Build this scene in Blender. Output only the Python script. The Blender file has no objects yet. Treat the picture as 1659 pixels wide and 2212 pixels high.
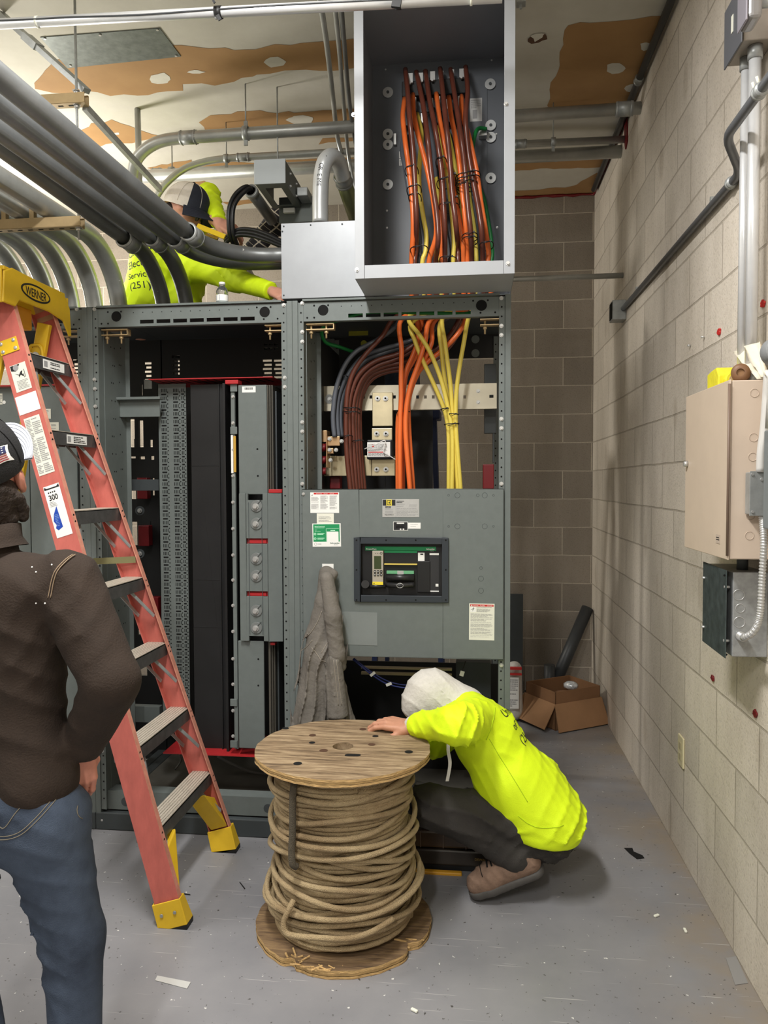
import bpy, bmesh, math, random
import numpy as np
from mathutils import Vector, Matrix
from mathutils.bvhtree import BVHTree

random.seed(7)
SC = bpy.context.scene
COL = SC.collection
pi = math.pi

# ------------------------------------------------------------------ camera
FPX, YAW, PITCH, ROLL, CAMH = 1655.0, 0.116317, -0.0382335, -0.00367627, 1.545
_f = Vector((-math.sin(YAW) * math.cos(PITCH), math.cos(YAW) * math.cos(PITCH), math.sin(PITCH)))
_r = Vector((math.cos(YAW), math.sin(YAW), 0))
_u = _r.cross(_f)
CR = _r * math.cos(ROLL) + _u * math.sin(ROLL)
CU = -_r * math.sin(ROLL) + _u * math.cos(ROLL)
CF = _f
cam = bpy.data.cameras.new('camera')
cam.sensor_fit = 'VERTICAL'
cam.sensor_height = 36.0
cam.lens = FPX / 2212.0 * 36.0
cam.clip_start = 0.05
camo = bpy.data.objects.new('camera', cam)
COL.objects.link(camo)
camo.matrix_world = Matrix(((CR.x, CU.x, -CF.x, 0), (CR.y, CU.y, -CF.y, 0), (CR.z, CU.z, -CF.z, CAMH), (0, 0, 0, 1)))
SC.camera = camo

# ------------------------------------------------------------------ light
SC.view_settings.view_transform = 'Standard'
SC.view_settings.look = 'None'
SC.view_settings.gamma = 1.0
SC.view_settings.use_curve_mapping = False
SC.view_settings.exposure = 0.1
world = bpy.data.worlds.new('room_air')
SC.world = world
world.use_nodes = True
world.node_tree.nodes['Background'].inputs[0].default_value = (0.9, 0.95, 1.0, 1)
world.node_tree.nodes['Background'].inputs[1].default_value = 0.02


def area_light(name, loc, sx, sy, power, color=(1, 0.985, 0.955), rot=(0, 0, 0), spread=pi):
    l = bpy.data.lights.new(name, 'AREA')
    l.shape = 'RECTANGLE'
    l.size, l.size_y = sx, sy
    l.energy = power
    l.color = color
    l.spread = spread
    o = bpy.data.objects.new(name, l)
    o.location = loc
    o.rotation_euler = rot
    COL.objects.link(o)
    return o


area_light('aisle_tube_light', (-0.70, 1.30, 3.555), 0.25, 1.2, 100)
area_light('entry_fill_light', (-0.70, -1.9, 3.555), 0.25, 1.2, 120)  # unseen fill lamp added behind the camera to lift the near surfaces
area_light('side_fill_light', (-3.35, 2.3, 3.555), 0.25, 1.2, 70)  # unseen lamp added to brighten the conduits on the left
_l = bpy.data.lights.new('rear_bulb', 'POINT')
_l.energy = 125
_l.shadow_soft_size = 0.16
_l.color = (1, 0.96, 0.88)
_o = bpy.data.objects.new('rear_bulb', _l)
_o.location = (-2.95, 4.45, 2.72)
COL.objects.link(_o)


def W(px, py, Y=None, X=None, Z=None):
    """a point of the room seen along the sight line (px, py) of the 1659x2212 frame, at a known depth, side or height"""
    d = CF + CR * ((px - 829.5) / FPX) - CU * ((py - 1106.0) / FPX)
    if Y is not None:
        t = Y / d.y
    elif X is not None:
        t = X / d.x
    else:
        t = (Z - CAMH) / d.z
    return Vector((0, 0, CAMH)) + d * t


# ------------------------------------------------------------------ materials
def lin(c):
    c = c / 255.0
    return c / 12.92 if c <= 0.04045 else ((c + 0.055) / 1.055) ** 2.4


def rgb(c):
    return (lin(c[0]), lin(c[1]), lin(c[2]), 1)


MATS = {}


def mat(name, col, rough=0.5, metal=0.0, var=0.0, scale=8.0, bump=0.0, bscale=60.0, stretch=(1, 1, 1),
        col2=None, spec=0.5, trans=0.0, ior=1.45, detail=4.0, coat=0.0, alpha=1.0):
    if name in MATS:
        return MATS[name]
    m = bpy.data.materials.new(name)
    m.use_nodes = True
    nt = m.node_tree
    N, L = nt.nodes, nt.links
    b = N['Principled BSDF']
    b.inputs['Base Color'].default_value = rgb(col)
    b.inputs['Roughness'].default_value = rough
    b.inputs['Metallic'].default_value = metal
    b.inputs['Specular IOR Level'].default_value = spec
    b.inputs['Transmission Weight'].default_value = trans
    b.inputs['IOR'].default_value = ior
    b.inputs['Coat Weight'].default_value = coat
    b.inputs['Alpha'].default_value = alpha
    tc = N.new('ShaderNodeTexCoord')
    mp = N.new('ShaderNodeMapping')
    mp.inputs['Scale'].default_value = stretch
    L.new(tc.outputs['Object'], mp.inputs['Vector'])
    if var or col2:
        n = N.new('ShaderNodeTexNoise')
        n.inputs['Scale'].default_value = scale
        n.inputs['Detail'].default_value = detail
        n.inputs['Roughness'].default_value = 0.62
        L.new(mp.outputs['Vector'], n.inputs['Vector'])
        r = N.new('ShaderNodeValToRGB')
        a, e = r.color_ramp.elements
        a.position, e.position = 0.3, 0.7
        if col2:
            a.color, e.color = rgb(col), rgb(col2)
        else:
            c = rgb(col)
            a.color = (c[0] * (1 - var), c[1] * (1 - var), c[2] * (1 - var), 1)
            e.color = (min(1, c[0] * (1 + var)), min(1, c[1] * (1 + var)), min(1, c[2] * (1 + var)), 1)
        L.new(n.outputs['Fac'], r.inputs['Fac'])
        L.new(r.outputs['Color'], b.inputs['Base Color'])
    if bump:
        n2 = N.new('ShaderNodeTexNoise')
        n2.inputs['Scale'].default_value = bscale
        n2.inputs['Detail'].default_value = 3
        L.new(mp.outputs['Vector'], n2.inputs['Vector'])
        bp = N.new('ShaderNodeBump')
        bp.inputs['Strength'].default_value = bump
        bp.inputs['Distance'].default_value = 0.01
        L.new(n2.outputs['Fac'], bp.inputs['Height'])
        L.new(bp.outputs['Normal'], b.inputs['Normal'])
    MATS[name] = m
    return m


M_cab = mat('cabinet_grey', (104, 111, 109), 0.5, 0, 0.05, 30, 0.02, 300)
M_cabd = mat('cabinet_charcoal', (62, 67, 69), 0.55, 0, 0.06, 20)
M_trough = mat('wireway_grey', (160, 163, 167), 0.42, 0, 0.04, 6)
M_black = mat('black_plastic', (22, 22, 23), 0.5)
M_hole = mat('hole_black', (6, 6, 6), 0.9)
M_blackpanel = mat('black_barrier', (24, 24, 25), 0.5, 0, 0.25, 6)
M_steel = mat('zinc_steel', (200, 200, 198), 0.32, 0.6, 0.12, 30)
M_galv = mat('galvanized', (164, 167, 166), 0.42, 0.45, 0.18, 22)
M_emt = mat('emt_conduit', (176, 178, 175), 0.36, 0.5, 0.12, 9, 0.03, 40)
M_emtd = mat('emt_conduit_dusty', (124, 125, 124), 0.42, 0.45, 0.2, 7)
M_strut = mat('gold_strut', (190, 166, 126), 0.4, 0.4, 0.1, 12)
M_pullbox = mat('pull_box_paint', (152, 155, 159), 0.35, 0.1, 0.05, 9)
M_red = mat('red_barrier', (176, 40, 44), 0.45, 0, 0.08, 20)
M_dkred = mat('dark_red_insulator', (112, 20, 26), 0.4)
M_white = mat('label_white', (236, 236, 232), 0.5)
M_cream = mat('label_cream', (226, 226, 212), 0.5)
M_ink = mat('print_black', (30, 30, 32), 0.6)
M_inkg = mat('print_grey', (150, 150, 150), 0.6)
M_redink = mat('print_red', (196, 48, 46), 0.5)
M_green = mat('print_green', (24, 140, 84), 0.5)
M_mint = mat('print_mint', (196, 244, 214), 0.5)
M_blue = mat('print_blue', (30, 70, 170), 0.5)
M_yellowink = mat('print_yellow', (236, 214, 60), 0.5)
M_silver = mat('plate_silver', (190, 190, 188), 0.35, 0.5, 0.05, 40)
M_copper = mat('tinned_bar', (196, 184, 152), 0.34, 0.7, 0.1, 14)


# ------------------------------------------------------------------ mesh builder
def frame_of(t):
    t = t.normalized()
    a = Vector((0, 0, 1)) if abs(t.z) < 0.9 else Vector((1, 0, 0))
    x = t.cross(a).normalized()
    return x, t.cross(x).normalized()


PW = {}


class MB:
    def __init__(s):
        s.v, s.f, s.mi, s.sm = [], [], [], []
        s.cur = 0

    def add(s, verts, faces, smooth=False):
        o = len(s.v)
        s.v.extend([Vector(v) for v in verts])
        for f in faces:
            s.f.append([i + o for i in f])
            s.mi.append(s.cur)
            s.sm.append(smooth)
        return s

    def m(s, i):
        s.cur = i
        return s

    def box(s, x0, x1, y0, y1, z0, z1):
        v = [(x, y, z) for z in (z0, z1) for y in (y0, y1) for x in (x0, x1)]
        return s.add(v, [(0, 2, 3, 1), (4, 5, 7, 6), (0, 1, 5, 4), (2, 6, 7, 3), (0, 4, 6, 2), (1, 3, 7, 5)])

    def obox(s, c, size, R=None):
        c = Vector(c)
        R = R or Matrix.Identity(3)
        hx, hy, hz = [a / 2 for a in size]
        v = [c + R @ Vector((x, y, z)) for z in (-hz, hz) for y in (-hy, hy) for x in (-hx, hx)]
        return s.add(v, [(0, 2, 3, 1), (4, 5, 7, 6), (0, 1, 5, 4), (2, 6, 7, 3), (0, 4, 6, 2), (1, 3, 7, 5)])

    def bar(s, p0, p1, w, d, up=(0, 0, 1)):
        """rectangular bar from p0 to p1; w across (perpendicular to up), d along up"""
        p0, p1 = Vector(p0), Vector(p1)
        t = (p1 - p0).normalized()
        x = t.cross(Vector(up)).normalized()
        z = x.cross(t).normalized()
        v = []
        for p in (p0, p1):
            for a, b in ((-1, -1), (1, -1), (1, 1), (-1, 1)):
                v.append(p + x * (a * w / 2) + z * (b * d / 2))
        return s.add(v, [(3, 2, 1, 0), (4, 5, 6, 7), (0, 1, 5, 4), (1, 2, 6, 5), (2, 3, 7, 6), (3, 0, 4, 7)])

    def tube(s, pts, r, n=12, caps=True, closed=False, flat=None):
        pts = [Vector(p) for p in pts]
        k = len(pts)
        rs = r if isinstance(r, (list, tuple)) else [r] * k
        tan = []
        for i in range(k):
            if closed:
                t = pts[(i + 1) % k] - pts[i - 1]
            else:
                t = pts[min(i + 1, k - 1)] - pts[max(i - 1, 0)]
            tan.append(t.normalized() if t.length > 1e-9 else Vector((0, 0, 1)))
        x, y = frame_of(tan[0])
        v = []
        for i in range(k):
            t = tan[i]
            x = (x - t * x.dot(t))
            x = x.normalized() if x.length > 1e-6 else frame_of(t)[0]
            y = t.cross(x)
            for j in range(n):
                a = 2 * pi * j / n
                v.append(pts[i] + (x * math.cos(a) + y * math.sin(a)) * rs[i])
        f = []
        m = k if closed else k - 1
        for i in range(m):
            a, b = i * n, ((i + 1) % k) * n
            for j in range(n):
                j2 = (j + 1) % n
                f.append((a + j, a + j2, b + j2, b + j))
        s.add(v, f, True)
        if caps and not closed:
            o = len(s.v) - k * n
            s.f.append([o + j for j in range(n)][::-1])
            s.mi.append(s.cur)
            s.sm.append(False)
            s.f.append([o + (k - 1) * n + j for j in range(n)])
            s.mi.append(s.cur)
            s.sm.append(False)
        return s

    def cyl(s, p0, p1, r0, r1=None, n=16, caps=True):
        return s.tube([p0, p1], [r0, r0 if r1 is None else r1], n, caps)

    def disc(s, c, nrm, r, n=12):
        x, y = frame_of(Vector(nrm))
        c = Vector(c)
        return s.add([c + (x * math.cos(2 * pi * j / n) + y * math.sin(2 * pi * j / n)) * r for j in range(n)],
                     [list(range(n))])

    def prism(s, poly, o, u, v, depth):
        """polygon in the plane (o, u, v) extruded by the vector depth"""
        o, u, v, depth = Vector(o), Vector(u), Vector(v), Vector(depth)
        n = len(poly)
        a = [o + u * p[0] + v * p[1] for p in poly]
        if u.cross(v).dot(depth) > 0:
            a = a  # front face reversed
        vs = a + [p + depth for p in a]
        f = [list(range(n)), list(range(2 * n - 1, n - 1, -1))]
        f += [(i, i + n, (i + 1) % n + n, (i + 1) % n) for i in range(n)]
        return s.add(vs, f)

    def lathe(s, prof, c, axis=(0, 0, 1), n=32, smooth=True):
        ax = Vector(axis).normalized()
        x, y = frame_of(ax)
        c = Vector(c)
        v = []
        for r, h in prof:
            for j in range(n):
                a = 2 * pi * j / n
                v.append(c + ax * h + (x * math.cos(a) + y * math.sin(a)) * r)
        f = []
        for i in range(len(prof) - 1):
            for j in range(n):
                j2 = (j + 1) % n
                f.append((i * n + j, i * n + j2, (i + 1) * n + j2, (i + 1) * n + j))
        return s.add(v, f, smooth)

    def ball(s, c, r, R=None, nu=14, nv=9):
        rx, ry, rz = r if isinstance(r, (list, tuple)) else (r, r, r)
        c = Vector(c)
        R = R or Matrix.Identity(3)
        v, f = [], []
        for i in range(nv + 1):
            th = pi * i / nv
            for j in range(nu):
                ph = 2 * pi * j / nu
                v.append(c + R @ Vector((rx * math.sin(th) * math.cos(ph), ry * math.sin(th) * math.sin(ph), rz * math.cos(th))))
        for i in range(nv):
            for j in range(nu):
                j2 = (j + 1) % nu
                f.append((i * nu + j, (i + 1) * nu + j, (i + 1) * nu + j2, i * nu + j2))
        return s.add(v, f, True)

    def pieces(s):
        """faces grouped into pieces that stand apart from one another"""
        key, par = {}, []

        def find(i):
            while par[i] != i:
                par[i] = par[par[i]]
                i = par[i]
            return i
        vid = []
        for v in s.v:
            k = (round(v.x, 5), round(v.y, 5), round(v.z, 5))
            if k not in key:
                key[k] = len(par)
                par.append(len(par))
            vid.append(key[k])
        for f in s.f:
            a = find(vid[f[0]])
            for i in f[1:]:
                par[find(vid[i])] = a
        isl = {}
        for fi, f in enumerate(s.f):
            isl.setdefault(find(vid[f[0]]), []).append(fi)
        isl = list(isl.values())
        if len(isl) < 2 or len(isl) > 80:
            return [list(range(len(s.f)))]
        bb = []
        for fs in isl:
            vs = [s.v[i] for fi in fs for i in s.f[fi]]
            bb.append(([min(v[k] for v in vs) for k in range(3)], [max(v[k] for v in vs) for k in range(3)]))
        grp = list(range(len(isl)))

        def g(i):
            while grp[i] != i:
                i = grp[i]
            return i
        for i in range(len(isl)):
            for j in range(i):
                gap = math.sqrt(sum(max(0, bb[i][0][k] - bb[j][1][k], bb[j][0][k] - bb[i][1][k]) ** 2 for k in range(3)))
                long = max(max(bb[q][1][k] - bb[q][0][k] for k in range(3)) for q in (i, j))
                if gap < max(0.012, 0.2 * long):
                    grp[g(i)] = g(j)
        out = {}
        for i in range(len(isl)):
            out.setdefault(g(i), []).extend(isl[i])
        return sorted(out.values(), key=lambda fs: -len(fs))

    def build(s, name, mats, parent=None, bev=0.0, label=None, kind=None, seg=2, loc=None, split=None):
        if (parent is not None and split is None) or split:
            ps = s.pieces()
            if len(ps) > 1:
                res = []
                for fs in ps:
                    m = MB()
                    used = {}
                    for fi in sorted(fs):
                        f = []
                        for i in s.f[fi]:
                            if i not in used:
                                used[i] = len(m.v)
                                m.v.append(s.v[i])
                            f.append(used[i])
                        m.f.append(f)
                        m.mi.append(s.mi[fi])
                        m.sm.append(s.sm[fi])
                    res.append(m.build1(name, mats, parent, bev, label, kind, seg, loc))
                return res[0]
        return s.build1(name, mats, parent, bev, label, kind, seg, loc)

    def build1(s, name, mats, parent=None, bev=0.0, label=None, kind=None, seg=2, loc=None):
        if not isinstance(mats, (list, tuple)):
            mats = [mats]
        me = bpy.data.meshes.new(name)
        if parent is None:
            if loc is None:
                xs = [v.x for v in s.v]
                ys = [v.y for v in s.v]
                zs = [v.z for v in s.v]
                loc = Vector(((min(xs) + max(xs)) / 2, (min(ys) + max(ys)) / 2, min(zs)))
            org = Vector(loc)
        else:
            org = PW[parent.name]
        me.from_pydata([v - org for v in s.v], [], s.f)
        for m in mats:
            me.materials.append(m)
        me.polygons.foreach_set('material_index', s.mi)
        me.polygons.foreach_set('use_smooth', s.sm)
        bm = bmesh.new()
        bm.from_mesh(me)
        bmesh.ops.remove_doubles(bm, verts=bm.verts, dist=1e-6)
        bmesh.ops.recalc_face_normals(bm, faces=bm.faces)
        if bev:
            ed = [e for e in bm.edges if len(e.link_faces) == 2 and not (e.link_faces[0].smooth and e.link_faces[1].smooth) and e.calc_face_angle(0) > 0.6]
            if ed:
                bmesh.ops.bevel(bm, geom=ed, offset=bev, segments=seg, profile=0.5, affect='EDGES', clamp_overlap=True)
        bm.to_mesh(me)
        bm.free()
        me.update()
        o = bpy.data.objects.new(name, me)
        COL.objects.link(o)
        if parent is None:
            o.location = org
        else:
            o.parent = parent
        PW[o.name] = org
        if label:
            o['label'] = label
        if kind:
            o['kind'] = kind
        return o


def thing(name, label, cat, loc, group=None):
    o = bpy.data.objects.new(name, None)
    o.empty_display_size = 0.05
    COL.objects.link(o)
    o.location = loc
    PW[o.name] = Vector(loc)
    o['label'] = label
    o['category'] = cat
    if group:
        o['group'] = group
    return o


def tag(o, label, cat, group=None, kind=None):
    o['label'] = label
    o['category'] = cat
    if group:
        o['group'] = group
    if kind:
        o['kind'] = kind
    return o


def struct(o, label=None):
    o['kind'] = 'structure'
    if label:
        o['label'] = label
    return o


def link_copy(src, parent, pos, rot=None, label=None):
    """another instance of a small part, sharing its mesh"""
    c = src.copy()
    COL.objects.link(c)
    c.parent = parent
    c.location = Vector(pos) - (PW[parent.name] if parent else Vector())
    if rot is not None:
        c.rotation_euler = rot
    PW[c.name] = Vector(pos)
    return c


def fillet(pts, rad, n=8):
    """polyline with its corners rounded to arcs"""
    pts = [Vector(p) for p in pts]
    rads = rad if isinstance(rad, (list, tuple)) else [rad] * len(pts)
    out = [pts[0]]
    for i in range(1, len(pts) - 1):
        p, a, b = pts[i], pts[i - 1], pts[i + 1]
        u, v = (a - p), (b - p)
        lu, lv = u.length, v.length
        u, v = u.normalized(), v.normalized()
        ang = math.acos(max(-1, min(1, u.dot(v))))
        if ang > 3.1:
            out.append(p)
            continue
        d = min(rads[i] / math.tan(ang / 2), lu * 0.49 if i > 1 else lu * 0.98, lv * 0.49 if i < len(pts) - 2 else lv * 0.98)
        r = d * math.tan(ang / 2)
        c = p + (u + v).normalized() * (r / math.sin(ang / 2))
        s, e = p + u * d - c, p + v * d - c
        th = math.acos(max(-1, min(1, s.normalized().dot(e.normalized()))))
        for k in range(n + 1):
            t = k / n
            q = (s * math.sin((1 - t) * th) + e * math.sin(t * th)) / math.sin(th)
            out.append(c + q)
    out.append(pts[-1])
    return out


def spline(pts, n=8):
    P = [Vector(p) for p in pts]
    P = [P[0] * 2 - P[1]] + P + [P[-1] * 2 - P[-2]]
    out = []
    for i in range(1, len(P) - 2):
        a, b, c, d = P[i - 1], P[i], P[i + 1], P[i + 2]
        for k in range(n):
            t = k / n
            out.append(0.5 * ((2 * b) + (c - a) * t + (2 * a - 5 * b + 4 * c - d) * t * t + (3 * b - a - 3 * c + d) * t ** 3))
    out.append(P[-2])
    return out


# lettering -----------------------------------------------------------
_txt = {}


def text2d(s, bold=False):
    """outline polygons of a word, one unit high"""
    if s in _txt:
        return _txt[s]
    c = bpy.data.curves.new('lettering', 'FONT')
    c.body = s
    c.size = 1.0
    c.resolution_u = 3
    if bold:
        c.offset = 0.02
    o = bpy.data.objects.new('lettering', c)
    COL.objects.link(o)
    dg = bpy.context.evaluated_depsgraph_get()
    me = bpy.data.meshes.new_from_object(o.evaluated_get(dg))
    v = [(p.co.x, p.co.y) for p in me.vertices]
    f = [list(p.vertices) for p in me.polygons]
    bpy.data.objects.remove(o)
    bpy.data.curves.remove(c)
    bpy.data.meshes.remove(me)
    _txt[s] = (v, f)
    return v, f


class Sheet:
    """a printed label: a thin plate with flat print on it, in its own (u, v) centimetre-free coordinates 0..w, 0..h"""

    def __init__(s, o, u, v, w, h, base, thick=0.0006, rot=0.0):
        s.o = Vector(o)
        u, v = Vector(u).normalized(), Vector(v).normalized()
        s.n = u.cross(v).normalized()
        s.u = u * math.cos(rot) + v * math.sin(rot)
        s.v = v * math.cos(rot) - u * math.sin(rot)
        s.w, s.h, s.t = w, h, thick
        s.mats = [base]
        s.mb = MB()
        s.mb.prism([(0, 0), (w, 0), (w, h), (0, h)], s.o, s.u, s.v, s.n * thick)
        s.layer = 0

    def _mi(s, m):
        if m not in s.mats:
            s.mats.append(m)
        return s.mats.index(m)

    def P(s, a, b, e):
        return s.o + s.u * a + s.v * b + s.n * (s.t + e)

    def poly(s, pts, m, lift=0.0003):
        s.mb.m(s._mi(m)).add([s.P(a, b, lift) for a, b in pts], [list(range(len(pts)))])
        return s

    def rect(s, a0, b0, a1, b1, m, lift=0.0003):
        return s.poly([(a0, b0), (a1, b0), (a1, b1), (a0, b1)], m, lift)

    def circ(s, a, b, r, m, lift=0.0003, n=14):
        return s.poly([(a + r * math.cos(2 * pi * i / n), b + r * math.sin(2 * pi * i / n)) for i in range(n)], m, lift)

    def text(s, st, a, b, size, m, lift=0.0006, width=None, shear=0.0, bold=False):
        v, f = text2d(st, bold)
        mx = max(p[0] for p in v) if v else 1
        k = size if width is None else width / mx
        s.mb.m(s._mi(m)).add([s.P(a + p[0] * k + p[1] * size * shear, b + p[1] * size, lift) for p in v], f)
        return s

    def lines(s, a0, b0, a1, b1, n, m, fill=0.5, seed=0, gap=0.2):
        """small print too fine to read: rows of short strokes"""
        rd = random.Random(seed)
        p = (b1 - b0) / n
        for i in range(n):
            if rd.random() < gap:
                continue
            y = b1 - (i + 0.5) * p
            x = a0
            end = a1 - (a1 - a0) * (rd.random() ** 3) * 0.5
            while x < end:
                l = min((a1 - a0) * rd.uniform(0.05, 0.2), end - x)
                if l > 0.0004:
                    s.rect(x, y - p * fill / 2, x + l, y + p * fill / 2, m)
                x += l + (a1 - a0) * 0.02
        return s

    def build(s, name, parent, label=None):
        return s.mb.build(name, s.mats, parent, label=label)


EX, EY, EZ = Vector((1, 0, 0)), Vector((0, 1, 0)), Vector((0, 0, 1))
# ================================================================== setting
CEIL, WX, WY = 3.59, 0.85, 5.64


def block_mat(name, ax, off, c1, c2, mort):
    """painted concrete block: running bond, tooled joints, scuffs and stains"""
    m = bpy.data.materials.new(name)
    m.use_nodes = True
    nt = m.node_tree
    N, L = nt.nodes, nt.links
    b = N['Principled BSDF']
    b.inputs['Roughness'].default_value = 0.62
    b.inputs['Specular IOR Level'].default_value = 0.35
    g = N.new('ShaderNodeNewGeometry')
    sx = N.new('ShaderNodeSeparateXYZ')
    L.new(g.outputs['Position'], sx.inputs[0])
    cx = N.new('ShaderNodeCombineXYZ')
    ad = N.new('ShaderNodeMath')
    ad.operation = 'ADD'
    ad.inputs[1].default_value = off
    L.new(sx.outputs[ax], ad.inputs[0])
    L.new(ad.outputs[0], cx.inputs[0])
    # joints are hand tooled: let them wander a little
    nz = N.new('ShaderNodeTexNoise')
    nz.inputs['Scale'].default_value = 3.0
    nz.inputs['Detail'].default_value = 3
    L.new(g.outputs['Position'], nz.inputs['Vector'])
    mz = N.new('ShaderNodeMath')
    mz.operation = 'MULTIPLY_ADD'
    mz.inputs[1].default_value = 0.012
    mz.inputs[2].default_value = -0.006
    L.new(nz.outputs['Fac'], mz.inputs[0])
    az = N.new('ShaderNodeMath')
    L.new(sx.outputs[2], az.inputs[0])
    L.new(mz.outputs[0], az.inputs[1])
    L.new(az.outputs[0], cx.inputs[1])
    br = N.new('ShaderNodeTexBrick')
    br.offset, br.offset_frequency, br.squash = 0.5, 2, 1.0
    br.inputs['Scale'].default_value = 1.0
    br.inputs['Bias'].default_value = 0.0
    br.inputs['Mortar Size'].default_value = 0.0045
    br.inputs['Mortar Smooth'].default_value = 0.3
    br.inputs['Brick Width'].default_value = 0.4064
    br.inputs['Row Height'].default_value = 0.2032
    br.inputs['Color1'].default_value = rgb(c1)
    br.inputs['Color2'].default_value = rgb(c2)
    br.inputs['Mortar'].default_value = rgb(mort)
    L.new(cx.outputs[0], br.inputs['Vector'])
    # stains
    n1 = N.new('ShaderNodeTexNoise')
    n1.inputs['Scale'].default_value = 2.2
    n1.inputs['Detail'].default_value = 8
    n1.inputs['Roughness'].default_value = 0.65
    mp = N.new('ShaderNodeMapping')
    mp.inputs['Scale'].default_value = (1, 1, 0.35)
    L.new(g.outputs['Position'], mp.inputs['Vector'])
    L.new(mp.outputs[0], n1.inputs['Vector'])
    r1 = N.new('ShaderNodeValToRGB')
    r1.color_ramp.elements[0].position, r1.color_ramp.elements[1].position = 0.32, 0.62
    r1.color_ramp.elements[0].color = (0.62, 0.60, 0.57, 1)
    r1.color_ramp.elements[1].color = (1, 1, 1, 1)
    L.new(n1.outputs['Fac'], r1.inputs['Fac'])
    mx = N.new('ShaderNodeMix')
    mx.data_type = 'RGBA'
    mx.blend_type = 'MULTIPLY'
    mx.inputs['Factor'].default_value = 0.7
    L.new(br.outputs['Color'], mx.inputs['A'])
    L.new(r1.outputs['Color'], mx.inputs['B'])
    # scattered thumb-sized smears
    nv = N.new('ShaderNodeTexVoronoi')
    nv.inputs['Scale'].default_value = 3.4
    mv = N.new('ShaderNodeMapping')
    mv.inputs['Scale'].default_value = (1, 1, 0.45)
    L.new(g.outputs['Position'], mv.inputs['Vector'])
    L.new(mv.outputs[0], nv.inputs['Vector'])
    rv = N.new('ShaderNodeValToRGB')
    rv.color_ramp.elements[0].position, rv.color_ramp.elements[1].position = 0.10, 0.16
    rv.color_ramp.elements[0].color = (0.74, 0.71, 0.67, 1)
    L.new(nv.outputs['Distance'], rv.inputs['Fac'])
    mvx = N.new('ShaderNodeMix')
    mvx.data_type = 'RGBA'
    mvx.blend_type = 'MULTIPLY'
    mvx.inputs['Factor'].default_value = 0.55
    L.new(mx.outputs['Result'], mvx.inputs['A'])
    L.new(rv.outputs['Color'], mvx.inputs['B'])
    mx = mvx
    # pores
    n3 = N.new('ShaderNodeTexNoise')
    n3.inputs['Scale'].default_value = 130
    n3.inputs['Detail'].default_value = 3
    L.new(g.outputs['Position'], n3.inputs['Vector'])
    r3 = N.new('ShaderNodeValToRGB')
    r3.color_ramp.elements[0].position, r3.color_ramp.elements[1].position = 0.30, 0.46
    r3.color_ramp.elements[0].color = (0.62, 0.6, 0.57, 1)
    L.new(n3.outputs['Fac'], r3.inputs['Fac'])
    m3 = N.new('ShaderNodeMix')
    m3.data_type = 'RGBA'
    m3.blend_type = 'MULTIPLY'
    m3.inputs['Factor'].default_value = 0.55
    L.new(mx.outputs['Result'], m3.inputs['A'])
    L.new(r3.outputs['Color'], m3.inputs['B'])
    L.new(m3.outputs['Result'], b.inputs['Base Color'])
    inv = N.new('ShaderNodeMath')
    inv.operation = 'MULTIPLY_ADD'
    inv.inputs[1].default_value = -0.75
    L.new(br.outputs['Fac'], inv.inputs[0])
    sc = N.new('ShaderNodeMath')
    sc.operation = 'MULTIPLY'
    sc.inputs[1].default_value = 0.35
    L.new(n3.outputs['Fac'], sc.inputs[0])
    L.new(sc.outputs[0], inv.inputs[2])
    bp = N.new('ShaderNodeBump')
    bp.inputs['Strength'].default_value = 0.75
    bp.inputs['Distance'].default_value = 0.006
    L.new(inv.outputs[0], bp.inputs['Height'])
    L.new(bp.outputs['Normal'], b.inputs['Normal'])
    return m


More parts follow.
